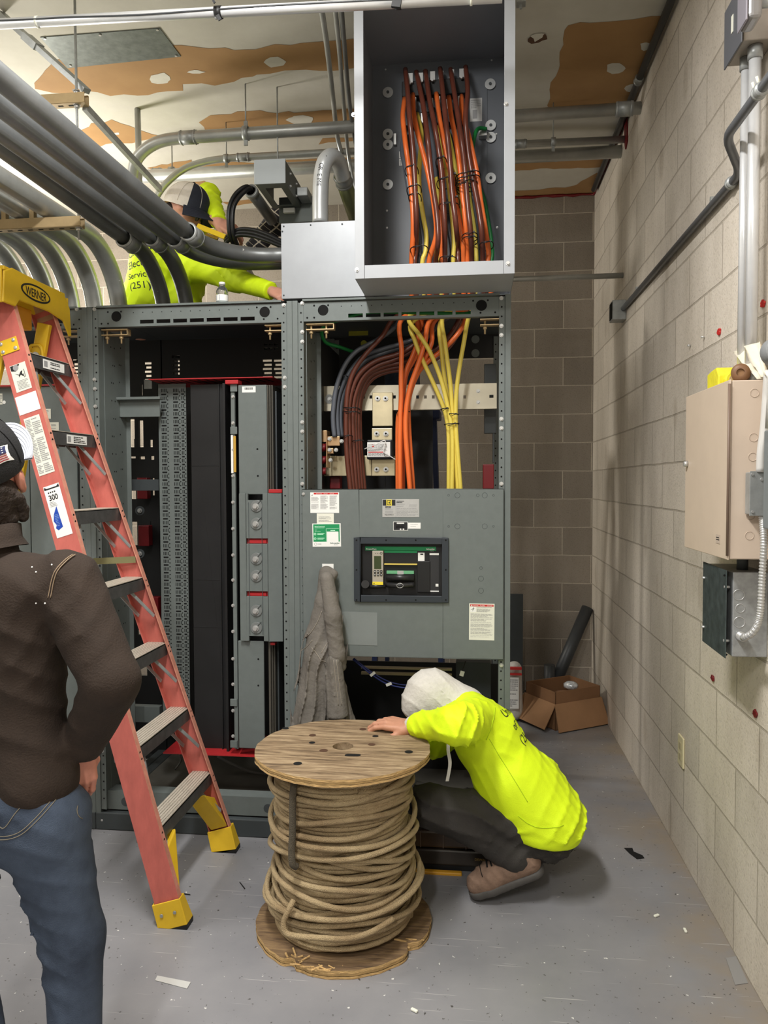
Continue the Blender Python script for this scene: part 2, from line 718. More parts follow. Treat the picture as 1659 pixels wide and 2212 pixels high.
def floor_mat():
    m = mat('floor_paint', (150, 150, 153), 0.42, 0, 0, spec=0.4)
    nt = m.node_tree
    N, L = nt.nodes, nt.links
    b = N['Principled BSDF']
    g = N.new('ShaderNodeNewGeometry')

    def noise(sc, det=4, vec=None, rough=0.6):
        n = N.new('ShaderNodeTexNoise')
        n.inputs['Scale'].default_value = sc
        n.inputs['Detail'].default_value = det
        n.inputs['Roughness'].default_value = rough
        L.new(vec or g.outputs['Position'], n.inputs['Vector'])
        return n.outputs['Fac']

    def ramp(src, p0, p1, c0, c1):
        r = N.new('ShaderNodeValToRGB')
        r.color_ramp.elements[0].position, r.color_ramp.elements[1].position = p0, p1
        r.color_ramp.elements[0].color, r.color_ramp.elements[1].color = c0, c1
        L.new(src, r.inputs['Fac'])
        return r.outputs['Color']

    def mixc(f, a, bb, mode='MIX', fac=None):
        x = N.new('ShaderNodeMix')
        x.data_type = 'RGBA'
        x.blend_type = mode
        if fac is not None:
            x.inputs['Factor'].default_value = fac
        else:
            L.new(f, x.inputs['Factor'])
        L.new(a, x.inputs['A'])
        if isinstance(bb, tuple):
            x.inputs['B'].default_value = bb
        else:
            L.new(bb, x.inputs['B'])
        return x.outputs['Result']

    K, Wt = (0, 0, 0, 1), (1, 1, 1, 1)
    base = ramp(noise(1.7, 8), 0.3, 0.7, rgb((120, 120, 124)), rgb((140, 139, 141)))
    # tan wear near the wall
    sx = N.new('ShaderNodeSeparateXYZ')
    L.new(g.outputs['Position'], sx.inputs[0])
    mr = N.new('ShaderNodeMapRange')
    mr.inputs['From Min'].default_value, mr.inputs['From Max'].default_value = 0.45, 0.86
    L.new(sx.outputs[0], mr.inputs[0])
    mu = N.new('ShaderNodeMath')
    mu.operation = 'MULTIPLY'
    L.new(mr.outputs[0], mu.inputs[0])
    L.new(ramp(noise(2.5, 5), 0.35, 0.6, K, Wt), mu.inputs[1])
    base = mixc(mu.outputs[0], base, rgb((142, 129, 112)))
    # dark chips and pale chips
    base = mixc(ramp(noise(55, 2), 0.285, 0.315, Wt, K), base, rgb((72, 70, 68)))
    base = mixc(ramp(noise(43, 2), 0.715, 0.74, K, Wt), base, rgb((212, 210, 205)))
    # drag scratches: thin stretched streaks
    for rot, scl, seed in ((0.9, (3, 150, 1), 3.1), (-0.5, (2.5, 170, 1), 8.7), (0.2, (4, 140, 1), 15.0)):
        mp = N.new('ShaderNodeMapping')
        mp.inputs['Rotation'].default_value = (0, 0, rot)
        mp.inputs['Scale'].default_value = scl
        mp.inputs['Location'].default_value = (seed, seed * 2, 0)
        L.new(g.outputs['Position'], mp.inputs['Vector'])
        base = mixc(ramp(noise(1.0, 1, mp.outputs[0]), 0.735, 0.77, K, (0.55, 0.55, 0.55, 1)), base, rgb((196, 194, 190)))
    L.new(base, b.inputs['Base Color'])
    rr = ramp(noise(6, 5), 0.3, 0.7, (0.34, 0.34, 0.34, 1), (0.55, 0.55, 0.55, 1))
    L.new(rr, b.inputs['Roughness'])
    return m


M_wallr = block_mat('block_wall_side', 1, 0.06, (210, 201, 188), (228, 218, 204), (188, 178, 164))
M_wallb = block_mat('block_wall_back_shaded', 0, -0.637, (138, 129, 118), (156, 146, 134), (190, 180, 165))  # darker blocks than the side wall: shade put into the colour
M_floor = floor_mat()
M_ceil = mat('gypsum_mud', (206, 202, 190), 0.75, 0, 0, 3, 0.05, 40, col2=(190, 185, 172), detail=6)
M_brown = mat('gypsum_paper', (172, 134, 88), 0.8, 0, 0, 4, col2=(160, 122, 78))
M_spot = mat('joint_compound', (214, 210, 198), 0.75, 0, 0.04, 20)

o = MB().box(-4.6, WX + 0.2, -4.2, WY + 0.2, -0.2, 0).build('floor', M_floor)
struct(o)
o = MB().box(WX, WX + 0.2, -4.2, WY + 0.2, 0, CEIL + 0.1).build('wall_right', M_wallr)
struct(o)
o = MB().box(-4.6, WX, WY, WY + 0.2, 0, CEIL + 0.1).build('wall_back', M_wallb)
struct(o)
o = MB().box(-4.6, -4.4, -4.2, WY, 0, CEIL + 0.1).build('wall_left', mat('plain_wall', (200, 196, 186), 0.7, 0, 0.05, 3))
struct(o)
o = MB().box(-4.4, WX, -4.2, -4.0, 0, CEIL + 0.1).build('wall_front', MATS['plain_wall'])
struct(o)

# ceiling: finished board with bare paper bands and mud spots
cm = MB()
cm.box(-4.6, WX, -4.2, WY, CEIL, CEIL + 0.12)


def wob(pts, step=0.05, amp=0.012, seed=1):
    rd = random.Random(seed)
    out = []
    for i, p in enumerate(pts):
        q = pts[(i + 1) % len(pts)]
        n = max(1, int((q - p).length / step))
        for k in range(n):
            a = p.lerp(q, k / n)
            out.append(a + Vector((rd.uniform(-amp, amp), rd.uniform(-amp, amp), 0)))
    return out


def cpatch(px, mi, lift, seed):
    pts = wob([W(x, y, Z=CEIL) for x, y in px], seed=seed, step=0.05 if mi == 1 else 0.02, amp=0.014 if mi == 1 else 0.006)
    pts = [Vector((min(p.x, WX - 0.002), min(p.y, WY - 0.002), CEIL - lift)) for p in pts]
    cm.m(mi).add(pts, [list(range(len(pts)))])


BR = [
    [(70, 190), (112, 130), (250, 116), (390, 98), (460, 104), (530, 106), (600, 96), (760, 84), (900, 74), (900, 140), (745, 150),
     (640, 152), (560, 160), (485, 181), (400, 183), (390, 193), (300, 208), (240, 204), (190, 195), (110, 201)],
    [(432, 262), (452, 250), (540, 240), (640, 243), (745, 236), (860, 228), (860, 268), (745, 276), (600, 290), (440, 284)],
    [(185, 272), (240, 259), (300, 280), (345, 294), (320, 304), (215, 314), (150, 292)],
    [(320, 362), (410, 345), (415, 352), (560, 350), (760, 338), (760, 352), (560, 362), (340, 372)],
    [(700, 300), (760, 296), (760, 306), (690, 310)],
    [(395, 392), (445, 390), (455, 402), (405, 404)],
    [(1224, 52), (1340, 42), (1436, 32), (1400, 120), (1360, 232), (1182, 236), (1192, 190), (1210, 110)],
    [(1060, 352), (1200, 348), (1318, 338), (1300, 362), (1180, 364), (1060, 372)],
    [(1060, 416), (1150, 410), (1240, 402), (1290, 372), (1284, 436), (1060, 440)],
    [(480, 436), (535, 432), (548, 438), (500, 446)],
]
for i, p in enumerate(BR):
    cpatch(p, 1, 0.0012, i)
SP = [(345, 170, 26, 12), (592, 133, 24, 12), (650, 258, 28, 10), (1330, 146, 22, 12), (1396, 100, 14, 10), (1362, 190, 10, 10),
      (1226, 428, 26, 9), (250, 288, 9, 3), (425, 155, 18, 4)]
for i, (x, y, a, b) in enumerate(SP):
    cpatch([(x + a * math.cos(t * pi / 5) * random.uniform(.75, 1.15), y + b * math.sin(t * pi / 5) * random.uniform(.75, 1.15)) for t in range(10)], 2, 0.0024, 40 + i)
# torn hole in the board
cpatch([(1138, 84), (1150, 76), (1176, 70), (1183, 84), (1165, 90), (1148, 95)], 3, 0.0026, 70)
cpatch([(1146, 76), (1160, 69), (1176, 69), (1174, 80), (1156, 88)], 2, 0.0036, 71)
o = cm.build('ceiling', [M_ceil, M_brown, M_spot, mat('torn_board', (92, 66, 48), 0.9)])
struct(o)

# red caulked joint at the top of the back wall, right of the wireway
pts = [(-0.3, WY - 0.006, CEIL - 0.012), (WX - 0.006, WY - 0.006, CEIL - 0.012), (WX - 0.006, 4.35, CEIL - 0.012)]
rd = random.Random(3)
pp = []
for a, b in zip(pts[:-1], pts[1:]):
    for k in range(24):
        q = Vector(a).lerp(Vector(b), k / 24)
        pp.append(q + Vector((0, 0, rd.uniform(-.004, .004))))
o = MB().tube(pp, [rd.uniform(.006, .013) for _ in pp], 6).build('trim_1', M_dkred)
struct(o)
# ================================================================== switchboard
YF, YB, HS = 3.20, 4.12, 2.318


def bolt_mesh():
    mb = MB()
    mb.cyl((0, 0, 0), (0, -0.002, 0), 0.0085, n=14)
    mb.cyl((0, -0.002, 0), (0, -0.0085, 0), 0.0058, 0.0054, n=6)
    o = mb.build('bolt', M_steel, loc=(0, 0, 0))
    o.rotation_mode = 'XYZ'
    return o


_bolt = bolt_mesh()
BOLTME = _bolt.data
bpy.data.objects.remove(_bolt)


def bolt(parent, pos, face=(0, -1, 0), s=1.0, name='bolt'):
    o = bpy.data.objects.new(name, BOLTME)
    COL.objects.link(o)
    o.parent = parent
    o.location = Vector(pos) - PW[parent.name]
    o.rotation_euler = Vector((0, -1, 0)).rotation_difference(Vector(face)).to_euler()
    o.scale = (s, s, s)
    PW[o.name] = Vector(pos)
    return o


def grid_plate(mb, x0, x1, z0, z1, holes, y0, y1):
    """flat plate in the X-Z plane, pierced by rectangular holes"""
    xs = sorted(set([x0, x1] + [min(max(h[i], x0), x1) for h in holes for i in (0, 1)]))
    zs = sorted(set([z0, z1] + [min(max(h[i], z0), z1) for h in holes for i in (2, 3)]))
    for a, b in zip(xs[:-1], xs[1:]):
        run = None
        for c, d in zip(zs[:-1], zs[1:]):
            mx, mz = (a + b) / 2, (c + d) / 2
            if any(h[0] < mx < h[1] and h[2] < mz < h[3] for h in holes):
                if run:
                    mb.box(a, b, y0, y1, run[0], run[1])
                    run = None
            else:
                run = (run[0], d) if run else (c, d)
        if run:
            mb.box(a, b, y0, y1, run[0], run[1])
    return mb


def pxr(a, b, c, d, Y):
    """(x0, x1, z0, z1) of a frame rectangle at depth Y"""
    p, q = W(a, c, Y=Y), W(b, d, Y=Y)
    return (min(p.x, q.x), max(p.x, q.x), min(p.z, q.z), max(p.z, q.z))


def pbox(mb, a, b, c, d, y0, y1):
    x0, x1, z0, z1 = pxr(a, b, c, d, y0)
    return mb.box(x0, x1, y0, y1, z0, z1)


def post(parent, x, side, y0, depth, name='post'):
    """upright: rounded outer channel and a drilled flange towards the opening (side +1: opening on the right)"""
    mb = MB()
    a, b = (x, x + 0.024 * side)
    mb.box(min(a, b) + 0.0006, max(a, b), y0, y0 + depth, 0.02, HS - 0.004)
    a, b = (x + 0.024 * side, x + 0.048 * side)
    mb.box(min(a, b), max(a, b), y0 + 0.004, y0 + 0.008, 0.09, HS - 0.012)
    mb.box(min(b, b - .003 * side), max(b, b - .003 * side), y0 + 0.004, y0 + depth, 0.09, HS - 0.012)
    hm = mb.m(1)
    z = 0.14
    while z < HS - 0.03:
        hm.disc((x + 0.0375 * side, y0 + 0.0034, z), (0, -1, 0), 0.0038, 8)
        z += 0.0386
    return mb.build(name, [M_cab, M_hole], parent, bev=0.0025, split=False)


def top_rail(parent, x0, x1, y, circ=True, name='top_rail'):
    mb = MB()
    z1, z0 = HS - 0.012, HS - 0.088
    w = x1 - x0
    holes = []
    for k in range(7):
        cx = x0 + w * (0.235 + 0.091 * k)
        holes.append((cx, cx + 0.062, z0 + 0.008, z0 + 0.024))
    grid_plate(mb, x0, x1, z0, z1, holes, y, y + 0.003)
    mb.box(x0, x1, y - 0.0, y + 0.03, z0 - 0.003, z0)
    mb.box(x0, x1, y - 0.012, y + 0.02, HS - 0.008, HS)
    hm = mb.m(1)
    for cx in (x0 + w * 0.105, x1 - w * 0.09):
        hm.disc((cx, y - 0.0008, z0 + 0.042), (0, -1, 0), 0.0225, 24)
    for k in range(4):
        for sx in (x0 + 0.018 + k * 0.03 - (0.03 if k == 2 else 0), x1 - 0.018 - k * 0.03):
            hm.disc((sx, y - 0.0008, z0 + 0.012 + 0.05 * (k % 2)), (0, -1, 0), 0.0042, 8)
    for k in range(13):
        hm.disc((x0 + w * (0.2 + 0.052 * k), y - 0.0008, z0 + 0.056), (0, -1, 0), 0.0022, 6)
    return mb.build(name, [M_cab, M_hole], parent, split=False)


def side_plate(parent, x, y0, y1, dots=True, name='side_plate'):
    mb = MB()
    mb.box(x - 0.0015, x + 0.0015, y0, y1, 0.10, HS - 0.09)
    mb.box(x - 0.0015, x + 0.022, y1 - 0.003, y1, 0.10, HS - 0.09)
    if dots:
        hm = mb.m(1)
        for i in range(26):
            z = 0.16 + i * 0.08
            for yy in (0.30, 0.38, 0.46, 0.68, 0.76):
                if (i + int(yy * 100)) % 3:
                    y = y0 + (y1 - y0) * yy
                    hm.disc((x + 0.0021, y, z + (0.012 if yy > 0.6 else 0)), (1, 0, 0), 0.0042, 6)
    return mb.build(name, [M_cab, M_hole], parent, split=False)


def section(label, x0, x1):
    t = thing('switchboard_section', label, 'switchboard', ((x0 + x1) / 2, YF, 0))
    for s, x in ((1, x0), (-1, x1)):
        post(t, x, s, YF, 0.075)
        post(t, x, s, YB - 0.06, 0.06, 'rear_post')
    top_rail(t, x0 + 0.046, x1 - 0.046, YF + 0.006)
    top_rail(t, x0 + 0.046, x1 - 0.046, YB - 0.02, name='rear_top_rail')
    side_plate(t, x0 + 0.050, YF + 0.05, 3.46)
    mb = MB().box(x0 + 0.0006, x1 - 0.0006, YF - 0.004, YF + 0.05, 0.001, 0.078).box(x0 + 0.0006, x1 - 0.0006, YB - 0.05, YB, 0.001, 0.078)
    mb.box(x0 + 0.0006, x0 + 0.05, YF + 0.05, YB - 0.05, 0.001, 0.078).box(x1 - 0.05, x1 - 0.0006, YF + 0.05, YB - 0.05, 0.001, 0.078)
    mb.build('base_channel', M_cabd, t, bev=0.004)
    mb = MB().box(x0 + 0.047, x1 - 0.047, YF + 0.02, YF + 0.09, 0.166, 0.17).box(x0 + 0.047, x1 - 0.047, YF + 0.02, YF + 0.023, 0.086, 0.166)
    hm = mb.m(1)
    for k in range(9):
        hm.disc((x0 + 0.16 + k * 0.05, YF + 0.0192, 0.125), (0, -1, 0), 0.004, 8)
    for cx in (x0 + 0.13, x1 - 0.13):
        hm.disc((cx, YF + 0.0192, 0.122), (0, -1, 0), 0.02, 20)
    mb.build('bottom_rail', [M_cab, M_cabd], t, split=False)
    # hanger brackets under the top rail
    for sx in (x0 + 0.055, x1 - 0.125):
        b = MB()
        b.box(sx, sx + 0.12, YF + 0.02, YF + 0.055, HS - 0.101, HS - 0.097).box(sx, sx + 0.12, YF + 0.02, YF + 0.055, HS - 0.124, HS - 0.120)
        b.box(sx + 0.117, sx + 0.12, YF + 0.02, YF + 0.055, HS - 0.12, HS - 0.10)
        for q in (0.02, 0.085):
            b.cyl((sx + q, YF + 0.035, HS - 0.10), (sx + q, YF + 0.035, HS - 0.158), 0.004, n=8)
            b.cyl((sx + q, YF + 0.035, HS - 0.128), (sx + q, YF + 0.035, HS - 0.138), 0.009, n=6)
        b.build('hanger_bracket', M_strut, t)
    return t


XA, XB, XC, XD = -2.59, -1.676, -0.762, 0.152
S3 = section('grey switchboard section with its upper bay open on coloured cables above a breaker panel', XC, XD)
S2 = section('open grey switchboard section with a tall slotted plate and a column of bolted covers', XB, XC)
S1 = section('grey switchboard section behind the stepladder with a plain closed front panel', XA, XB)

for s, rows in ((S3, [(653, 655), (653, 717), (653, 738), (653, 912), (653, 932), (653, 1045), (1083, 644), (1083, 704), (1083, 724), (1083, 905), (1083, 925), (1083, 1045), (1083, 1437)]),
                (S2, [(204, 668), (204, 820), (205, 840), (206, 878), (613, 659), (615, 816), (615, 836), (211, 1217), (221, 1622), (222, 1770)]),
                (S1, [(166, 668), (168, 820)])):
    for a, b in rows:
        p = W(a, b, Y=YF + 0.004)
        bolt(s, p)

# top covers (thin sheets; the right one is open under the wireway)
for s, x0, x1 in ((S1, XA, XB), (S2, XB, XC)):
    MB().box(x0 + 0.001, x1 - 0.001, YF + 0.03, YB, HS + 0.0004, HS + 0.004).build('top_cover', M_cabd, s)
mb = MB().box(XC + 0.001, -0.40, YF + 0.03, YB, HS + 0.0004, HS + 0.004).box(-0.40, 0.10, 3.46, YB, HS + 0.0004, HS + 0.004)
mb.box(0.10, XD - 0.001, YF + 0.03, YB, HS + 0.0004, HS + 0.004)
mb.build('top_cover', M_cabd, S3)

# -------- middle section: tall slotted plate, barrier, bus covers
YP = 3.46
x0, x1, z0, z1 = pxr(340, 411, 830, 1560, YP)
mb = MB().box(x0, x1, YP, YP + 0.003, z0, z1).box(x0, x0 + 0.003, YP, YP + 0.05, z0, z1)
hm = mb.m(1)
row = 0
z = z1 - 0.03
while z > z0 + 0.02:
    for cx, wd in ((x0 + 0.030, 1.0), (x0 + 0.088, 1.0), (x0 + 0.122, 0.55)):
        if row % 2:
            hm.add([(cx - 0.012 * wd, YP - 0.0006, z - 0.0035), (cx + 0.012 * wd, YP - 0.0006, z - 0.0035), (cx + 0.012 * wd, YP - 0.0006, z + 0.0035), (cx - 0.012 * wd, YP - 0.0006, z + 0.0035)], [(0, 1, 2, 3)])
        else:
            for k in range(4 if wd == 1 else 2):
                u = cx - 0.012 * wd + k * 0.0075
                hm.add([(u, YP - 0.0006, z - 0.008), (u + 0.0034, YP - 0.0006, z - 0.008), (u + 0.0034, YP - 0.0006, z + 0.008), (u, YP - 0.0006, z + 0.008)], [(0, 1, 2, 3)])
        hm.disc((cx + 0.019 * wd, YP - 0.0006, z - 0.008), (0, -1, 0), 0.0032, 7)
    row += 1
    z -= 0.0182
mb.build('slotted_plate', [M_cab, M_hole], S2, split=False)

x0, x1, z0, z1 = pxr(411, 500, 831, 1622, 3.42)
mb = MB().box(x0, x1, 3.42, 3.60, z0, z1)
mb.box(x1 - 0.042, x1 - 0.036, 3.41, 3.42, z0, z1).box(x1 - 0.012, x1, 3.385, 3.42, z0, z1)
for zz in (0.22, 0.53, 0.66):
    mb.box(x0 + 0.002, x1 - 0.045, 3.418, 3.42, z1 - (z1 - z0) * zz, z1 - (z1 - z0) * zz + 0.002)
mb.build('black_barrier', M_blackpanel, S2, bev=0.002)

YC = 3.34
mb = MB()
pbox(mb, 498, 515, 832, 1618, YC + 0.012, YC + 0.03)
fl = mb.build('bolting_flange', M_cab, S2, bev=0.001)
for y in (857, 914, 972, 1028, 1085, 1142, 1199, 1253, 1308, 1364, 1423, 1478, 1535, 1590):
    bolt(fl, W(503.5, y, Y=YC + 0.012), s=0.95)
mb = MB()
for y in (838, 930, 1518, 1608):
    pbox(mb, 497, 512, y - 8, y + 8, YC + 0.004, YC + 0.012)
mb.build('flange_tab', M_cab, fl, bev=0.002)
mb = MB()
pbox(mb, 498.5, 504, 940, 1022, YC + 0.004, YC + 0.011)
mb.m(1)
pbox(mb, 504, 510, 942, 1020, YC + 0.006, YC + 0.011)
mb.build('edge_labels', [M_white, mat('amber_tape', (190, 150, 60), 0.5)], fl)
mb = MB()
pbox(mb, 514, 578, 832, 1068, YC, YC + 0.012)
pbox(mb, 514, 572, 1384, 1618, YC, YC + 0.012)
cv = mb.build('bus_cover', M_cab, S2, bev=0.003)
mb = MB()
for a, b in ((556, 970), (557, 1028), (558, 1424), (558, 1481)):
    mb.disc(W(a, b, Y=YC - 0.0006), (0, -1, 0), 0.0045, 10)
mb.build('cover_holes', M_hole, cv)
sh = Sheet(W(523, 848, Y=YC), EX, EZ, 0.062, 0.027, M_white)
rd = random.Random(4)
u = 0.012
while u < 0.048:
    wd = rd.uniform(0.0008, 0.003)
    sh.rect(u, 0.012, u + wd, 0.022, M_ink)
    u += wd + rd.uniform(0.0008, 0.002)
sh.build('barcode_label', cv)
mb = MB()   # stacked bus edges to the right of the covers
for k, (a, b) in enumerate(((579, 582), (584, 587), (589, 592))):
    pbox(mb, a, b, 832, 1605, YC + 0.01 + 0.02 * k, YC + 0.2)
mb.build('bus_edges', mat('bus_edge', (92, 88, 80), 0.4, 0.3), S2)
mb = MB()
pbox(mb, 594, 604, 845, 1600, YC + 0.08, YC + 0.3)
mb.build('bus_side_panel', M_cabd, S2)
# the wide middle cover with its joint bolts
mb = MB()
x0, x1, z0, z1 = pxr(516, 611, 1066, 1386, YC - 0.02)
xa, xb = x0 + 0.040, x0 + 0.108
hl = [pxr(532, 579, 1163, 1175, YC - 0.02), pxr(532, 579, 1277, 1289, YC - 0.02), (xa, xb, z1 - 0.03, z1 + .1), (xa, xb, z0 - .1, z0 + 0.022)]
grid_plate(mb, x0, x1, z0, z1, hl, YC - 0.02, YC - 0.004)
mc = mb.build('joint_cover', M_cab, S2, bev=0.002)
mb = MB().box(xa + 0.003, xa + 0.005, YC - 0.0212, YC - 0.02, z0 + 0.03, z1 - 0.04).box(xb - 0.005, xb - 0.003, YC - 0.0212, YC - 0.02, z0 + 0.03, z1 - 0.04)
mb.build('cover_ribs', M_cabd, mc)
mb = MB()
for q in hl[:2]:
    mb.box(q[0] - 0.004, q[1] + 0.004, YC - 0.003, YC + 0.004, q[2] - 0.004, q[3] + 0.004)
    mb.box(q[0] + 0.01, q[1] - 0.01, YC - 0.012, YC - 0.003, q[2] + 0.002, q[3] - 0.008)
mb.build('red_window', M_red, mc)
for y in (1093, 1131, 1207, 1244, 1319, 1356):
    p = W(554, y, Y=YC - 0.021)
    mb = MB().cyl(p, p + Vector((0, -0.004, 0)), 0.0265, n=28)
    w = mb.build('disc_washer', M_galv if False else mat('washer_grey', (128, 132, 131), 0.4, 0.3), mc, bev=0.001)
    bolt(w, p + Vector((-0.002, -0.004, -0.002)), s=1.7, name='joint_bolt')
    MB().bar(p + Vector((0.006, -0.0048, 0.008)), p + Vector((0.024, -0.0048, 0.027)), 0.0022, 0.001, (0, -1, 0)).build('torque_mark', M_hole, w)
mb = MB()
pbox(mb, 486, 514, 821, 829, YC - 0.01, YC + 0.05)
pbox(mb, 580, 609, 1057, 1065, YC - 0.01, YC + 0.05)
pbox(mb, 584, 594, 1388, 1394, YC - 0.005, YC + 0.03)
mb.build('red_clip', M_red, S2, bev=0.002)
p = W(338, 826, Y=3.46)
q = W(600, 826, Y=3.46)
mb = MB().box(p.x, q.x, 3.37, 3.66, p.z, p.z + 0.004)
for k in range(14):
    x = p.x + 0.02 + k * (q.x - p.x - 0.04) / 14
    mb.m(1).add([(x, 3.40, p.z - 0.0006), (x + 0.012, 3.40, p.z - 0.0006), (x + 0.03, 3.52, p.z - 0.0006), (x + 0.018, 3.52, p.z - 0.0006)], [(0, 1, 2, 3)])
mb.m(0)
mb.build('upper_red_barrier', [M_red, M_hole], S2)
p = W(352, 1628, Y=3.34)
q = W(612, 1628, Y=3.34)
MB().box(p.x, q.x, 3.34, 3.62, p.z, p.z + 0.005).build('lower_red_barrier', M_red, S2)
# arm bracket on the left upright
mb = MB()
pbox(mb, 241, 345, 862, 900, 3.395, 3.40)
pbox(mb, 241, 345, 858, 862, 3.36, 3.40)
pbox(mb, 226, 255, 830, 927, 3.385, 3.43)
ab = mb.build('arm_bracket', M_cab, S2, bev=0.002)
for a, b in ((245, 868), (245, 886)):
    bolt(ab, W(a, b, Y=3.395), s=1.1)
mb = MB()
pbox(mb, 276, 343, 1036, 1060, 3.62, 3.64)
mb.build('cross_channel', M_cabd, S2, bev=0.002)
# rear of the bay: dark bus supports with gaps onto the wall behind
Y = 4.0
x0, x1, z0, z1 = pxr(262, 640, 700, 1640, Y)
hl = []
for a, b, c, d in ((276, 291, 905, 948), (276, 290, 948, 966), (299, 310, 908, 966), (322, 330, 950, 966), (275, 293, 986, 990), (301, 313, 986, 992), (324, 333, 985, 993),
                   (277, 294, 1036, 1078), (327, 334, 1033, 1070), (277, 297, 1127, 1178), (325, 327, 1126, 1170), (272, 280, 828, 848), (304, 308, 830, 854), (290, 318, 1400, 1460), (296, 330, 1330, 1372)):
    hl.append(pxr(a, b, c, d, Y))
for cx, n, top in ((310, 1, 782), (371, 1, 768), (566, 2, 776), (590, 2, 776)):
    for r in range(5):
        hl.append(pxr(cx + (r % 2) * 3, cx + (17 if n == 1 else 21), top + r * 9, top + r * 9 + 5, Y))
for r in range(2):
    for k in range(3):
        hl.append(pxr(570 + 11 * k, 578 + 11 * k, 742 + 9 * r, 746 + 9 * r, Y))
for s_, xa_, xb_ in ((S1, x0, XB - 0.004), (S2, XB + 0.004, XC - 0.05)):
    mb = MB()
    grid_plate(mb, xa_, xb_, z0, z1, hl, Y, Y + 0.02)
    mb.build('rear_bus_support', M_black, s_, split=False)
mb = MB()
for a, b, c, d in ((295, 318, 1032, 1078), (298, 322, 1135, 1180), (322, 343, 1290, 1400)):
    pbox(mb, a, b, c, d, 3.94, 3.99)
mb.build('red_insulator', M_dkred, S1, bev=0.004)
mb = MB()
for a, b in ((302, 1103), (302, 1196)):
    mb.cyl(W(a, b, Y=3.86), W(a, b, Y=3.87), 0.024, n=24)
mb.build('bus_washer', M_cabd, S1)
for a, b in ((302, 1103), (302, 1196)):
    bolt(S1, W(a, b, Y=3.855), s=1.5)
mb = MB()
pbox(mb, 280, 345, 1525, 1562, 3.62, 3.66)
mb.build('cross_channel', M_cab, S2, bev=0.002)
mb = MB()
pbox(mb, 311, 328, 820, 840, 3.8, 3.803)
mb.build('hanging_tab', M_galv, S2, bev=0.002)
# lower bay floor
MB().box(XB + 0.06, XC - 0.06, 3.3, 4.05, 0.08, 0.085).build('bay_floor', mat('bay_floor', (86, 84, 78), 0.7, 0, 0.3, 3), S2)
mb = MB().tube(spline([W(470, 1634, Y=3.7), W(500, 1650, Y=3.7), W(545, 1668, Y=3.7), W(610, 1676, Y=3.7)], 6), 0.007, 8)
mb.tube(spline([W(388, 1628, Y=3.7), W(390, 1645, Y=3.7), W(378, 1662, Y=3.7)], 6), 0.004, 6)
mb.build('loose_wire', mat('grey_wire', (120, 120, 118), 0.5), S2)

# -------- left section: closed front panel with plates
mb = MB()
x0, x1, z0, z1 = pxr(61, 180, 836, 1700, YF + 0.06)
mb.box(x0, x1, YF + 0.06, YF + 0.07, z0, z1)
mb.box(XA + 0.06, x0 - 0.012, YF + 0.075, YF + 0.085, z0, z1)
fp = mb.build('front_panel', M_cab, S1, bev=0.002)
MB().box(XA + 0.06, x1, YF + 0.055, YF + 0.12, z1 + 0.004, z1 + 0.010).build('red_edge_strip', M_red, S1)
sh = Sheet(W(82, 905, Y=YF + 0.06), EX, EZ, 0.062, 0.045, M_cream)
sh.lines(0.006, 0.006, 0.056, 0.04, 8, M_inkg, seed=3)
sh.build('small_label', fp)
sh = Sheet(W(92, 935, Y=YF + 0.06), EX, EZ, 0.078, 0.047, M_cream)
sh.lines(0.006, 0.006, 0.034, 0.04, 6, M_inkg, seed=5).lines(0.042, 0.006, 0.072, 0.04, 6, M_inkg, seed=6)
sh.build('rating_label', fp)
sh = Sheet(W(-4, 874, Y=YF + 0.075), EX, EZ, 0.022, 0.05, M_cream)
sh.lines(0.002, 0.006, 0.02, 0.044, 6, M_inkg, seed=15)
sh.circ(0.03, 0.01, 0.008, M_white)
sh.build('side_label', fp)
MB().box(XA + 0.05, -2.02, 4.03, 4.05, 0.1, 1.9).build('rear_panel', M_black, S1)
mb = MB()
x0, x1, z0, z1 = pxr(-60, 190, 690, 835, 4.03)
x0, x1 = XA + 0.05, min(x1, XB - .35)
hl = [pxr(155 + (r % 2) * 3, 172, 776 + r * 8, 781 + r * 8, 4.03) for r in range(6)]
grid_plate(mb, x0, x1, z0, z1, hl, 4.03, 4.045)
mb.build('rear_louver', M_black, S1)

# -------- right section: breaker panel
x0, x1, z0, z1 = pxr(652, 1087.5, 1057, 1425, YF - 0.012)
mb = MB()
hb = pxr(776, 957, 1172, 1292, YF - 0.012)
grid_plate(mb, x0, x1, z0, z1, [hb], YF - 0.012, YF - 0.009)
mb.box(x0, x1, YF - 0.012, YF + 0.003, z1 - 0.003, z1).box(x0, x1, YF - 0.012, YF + 0.003, z0, z0 + 0.003)
mb.box(x0, x0 + .003, YF - 0.012, YF + 0.003, z0, z1).box(x1 - .003, x1, YF - 0.012, YF + 0.003, z0, z1)
PN = mb.build('breaker_panel', M_cab, S3, bev=0.0012)
YN = YF - 0.0122
mb = MB()
for a, b, r in ((988, 1070, 5.5), (1047, 1070, 5.5), (1032, 1070, 3), (969, 1070, 2), (1066, 1070, 2), (988, 1137, 5.5), (1047, 1137, 5.5), (969, 1137, 2), (1066, 1137, 2),
                (1039, 1227, 3), (1039, 1250, 5.5), (1039, 1276, 5.5)):
    c = W(a, b, Y=YN)
    R = r / 1655 * 3.2
    mb.tube([c + Vector((R * math.cos(t * pi / 10), 0, R * math.sin(t * pi / 10))) for t in range(20)], 0.0006, 4, closed=True)
mb.build('knockouts', M_cabd, PN, split=False)
bolt(PN, W(655.5, 1067, Y=YN), s=.8)
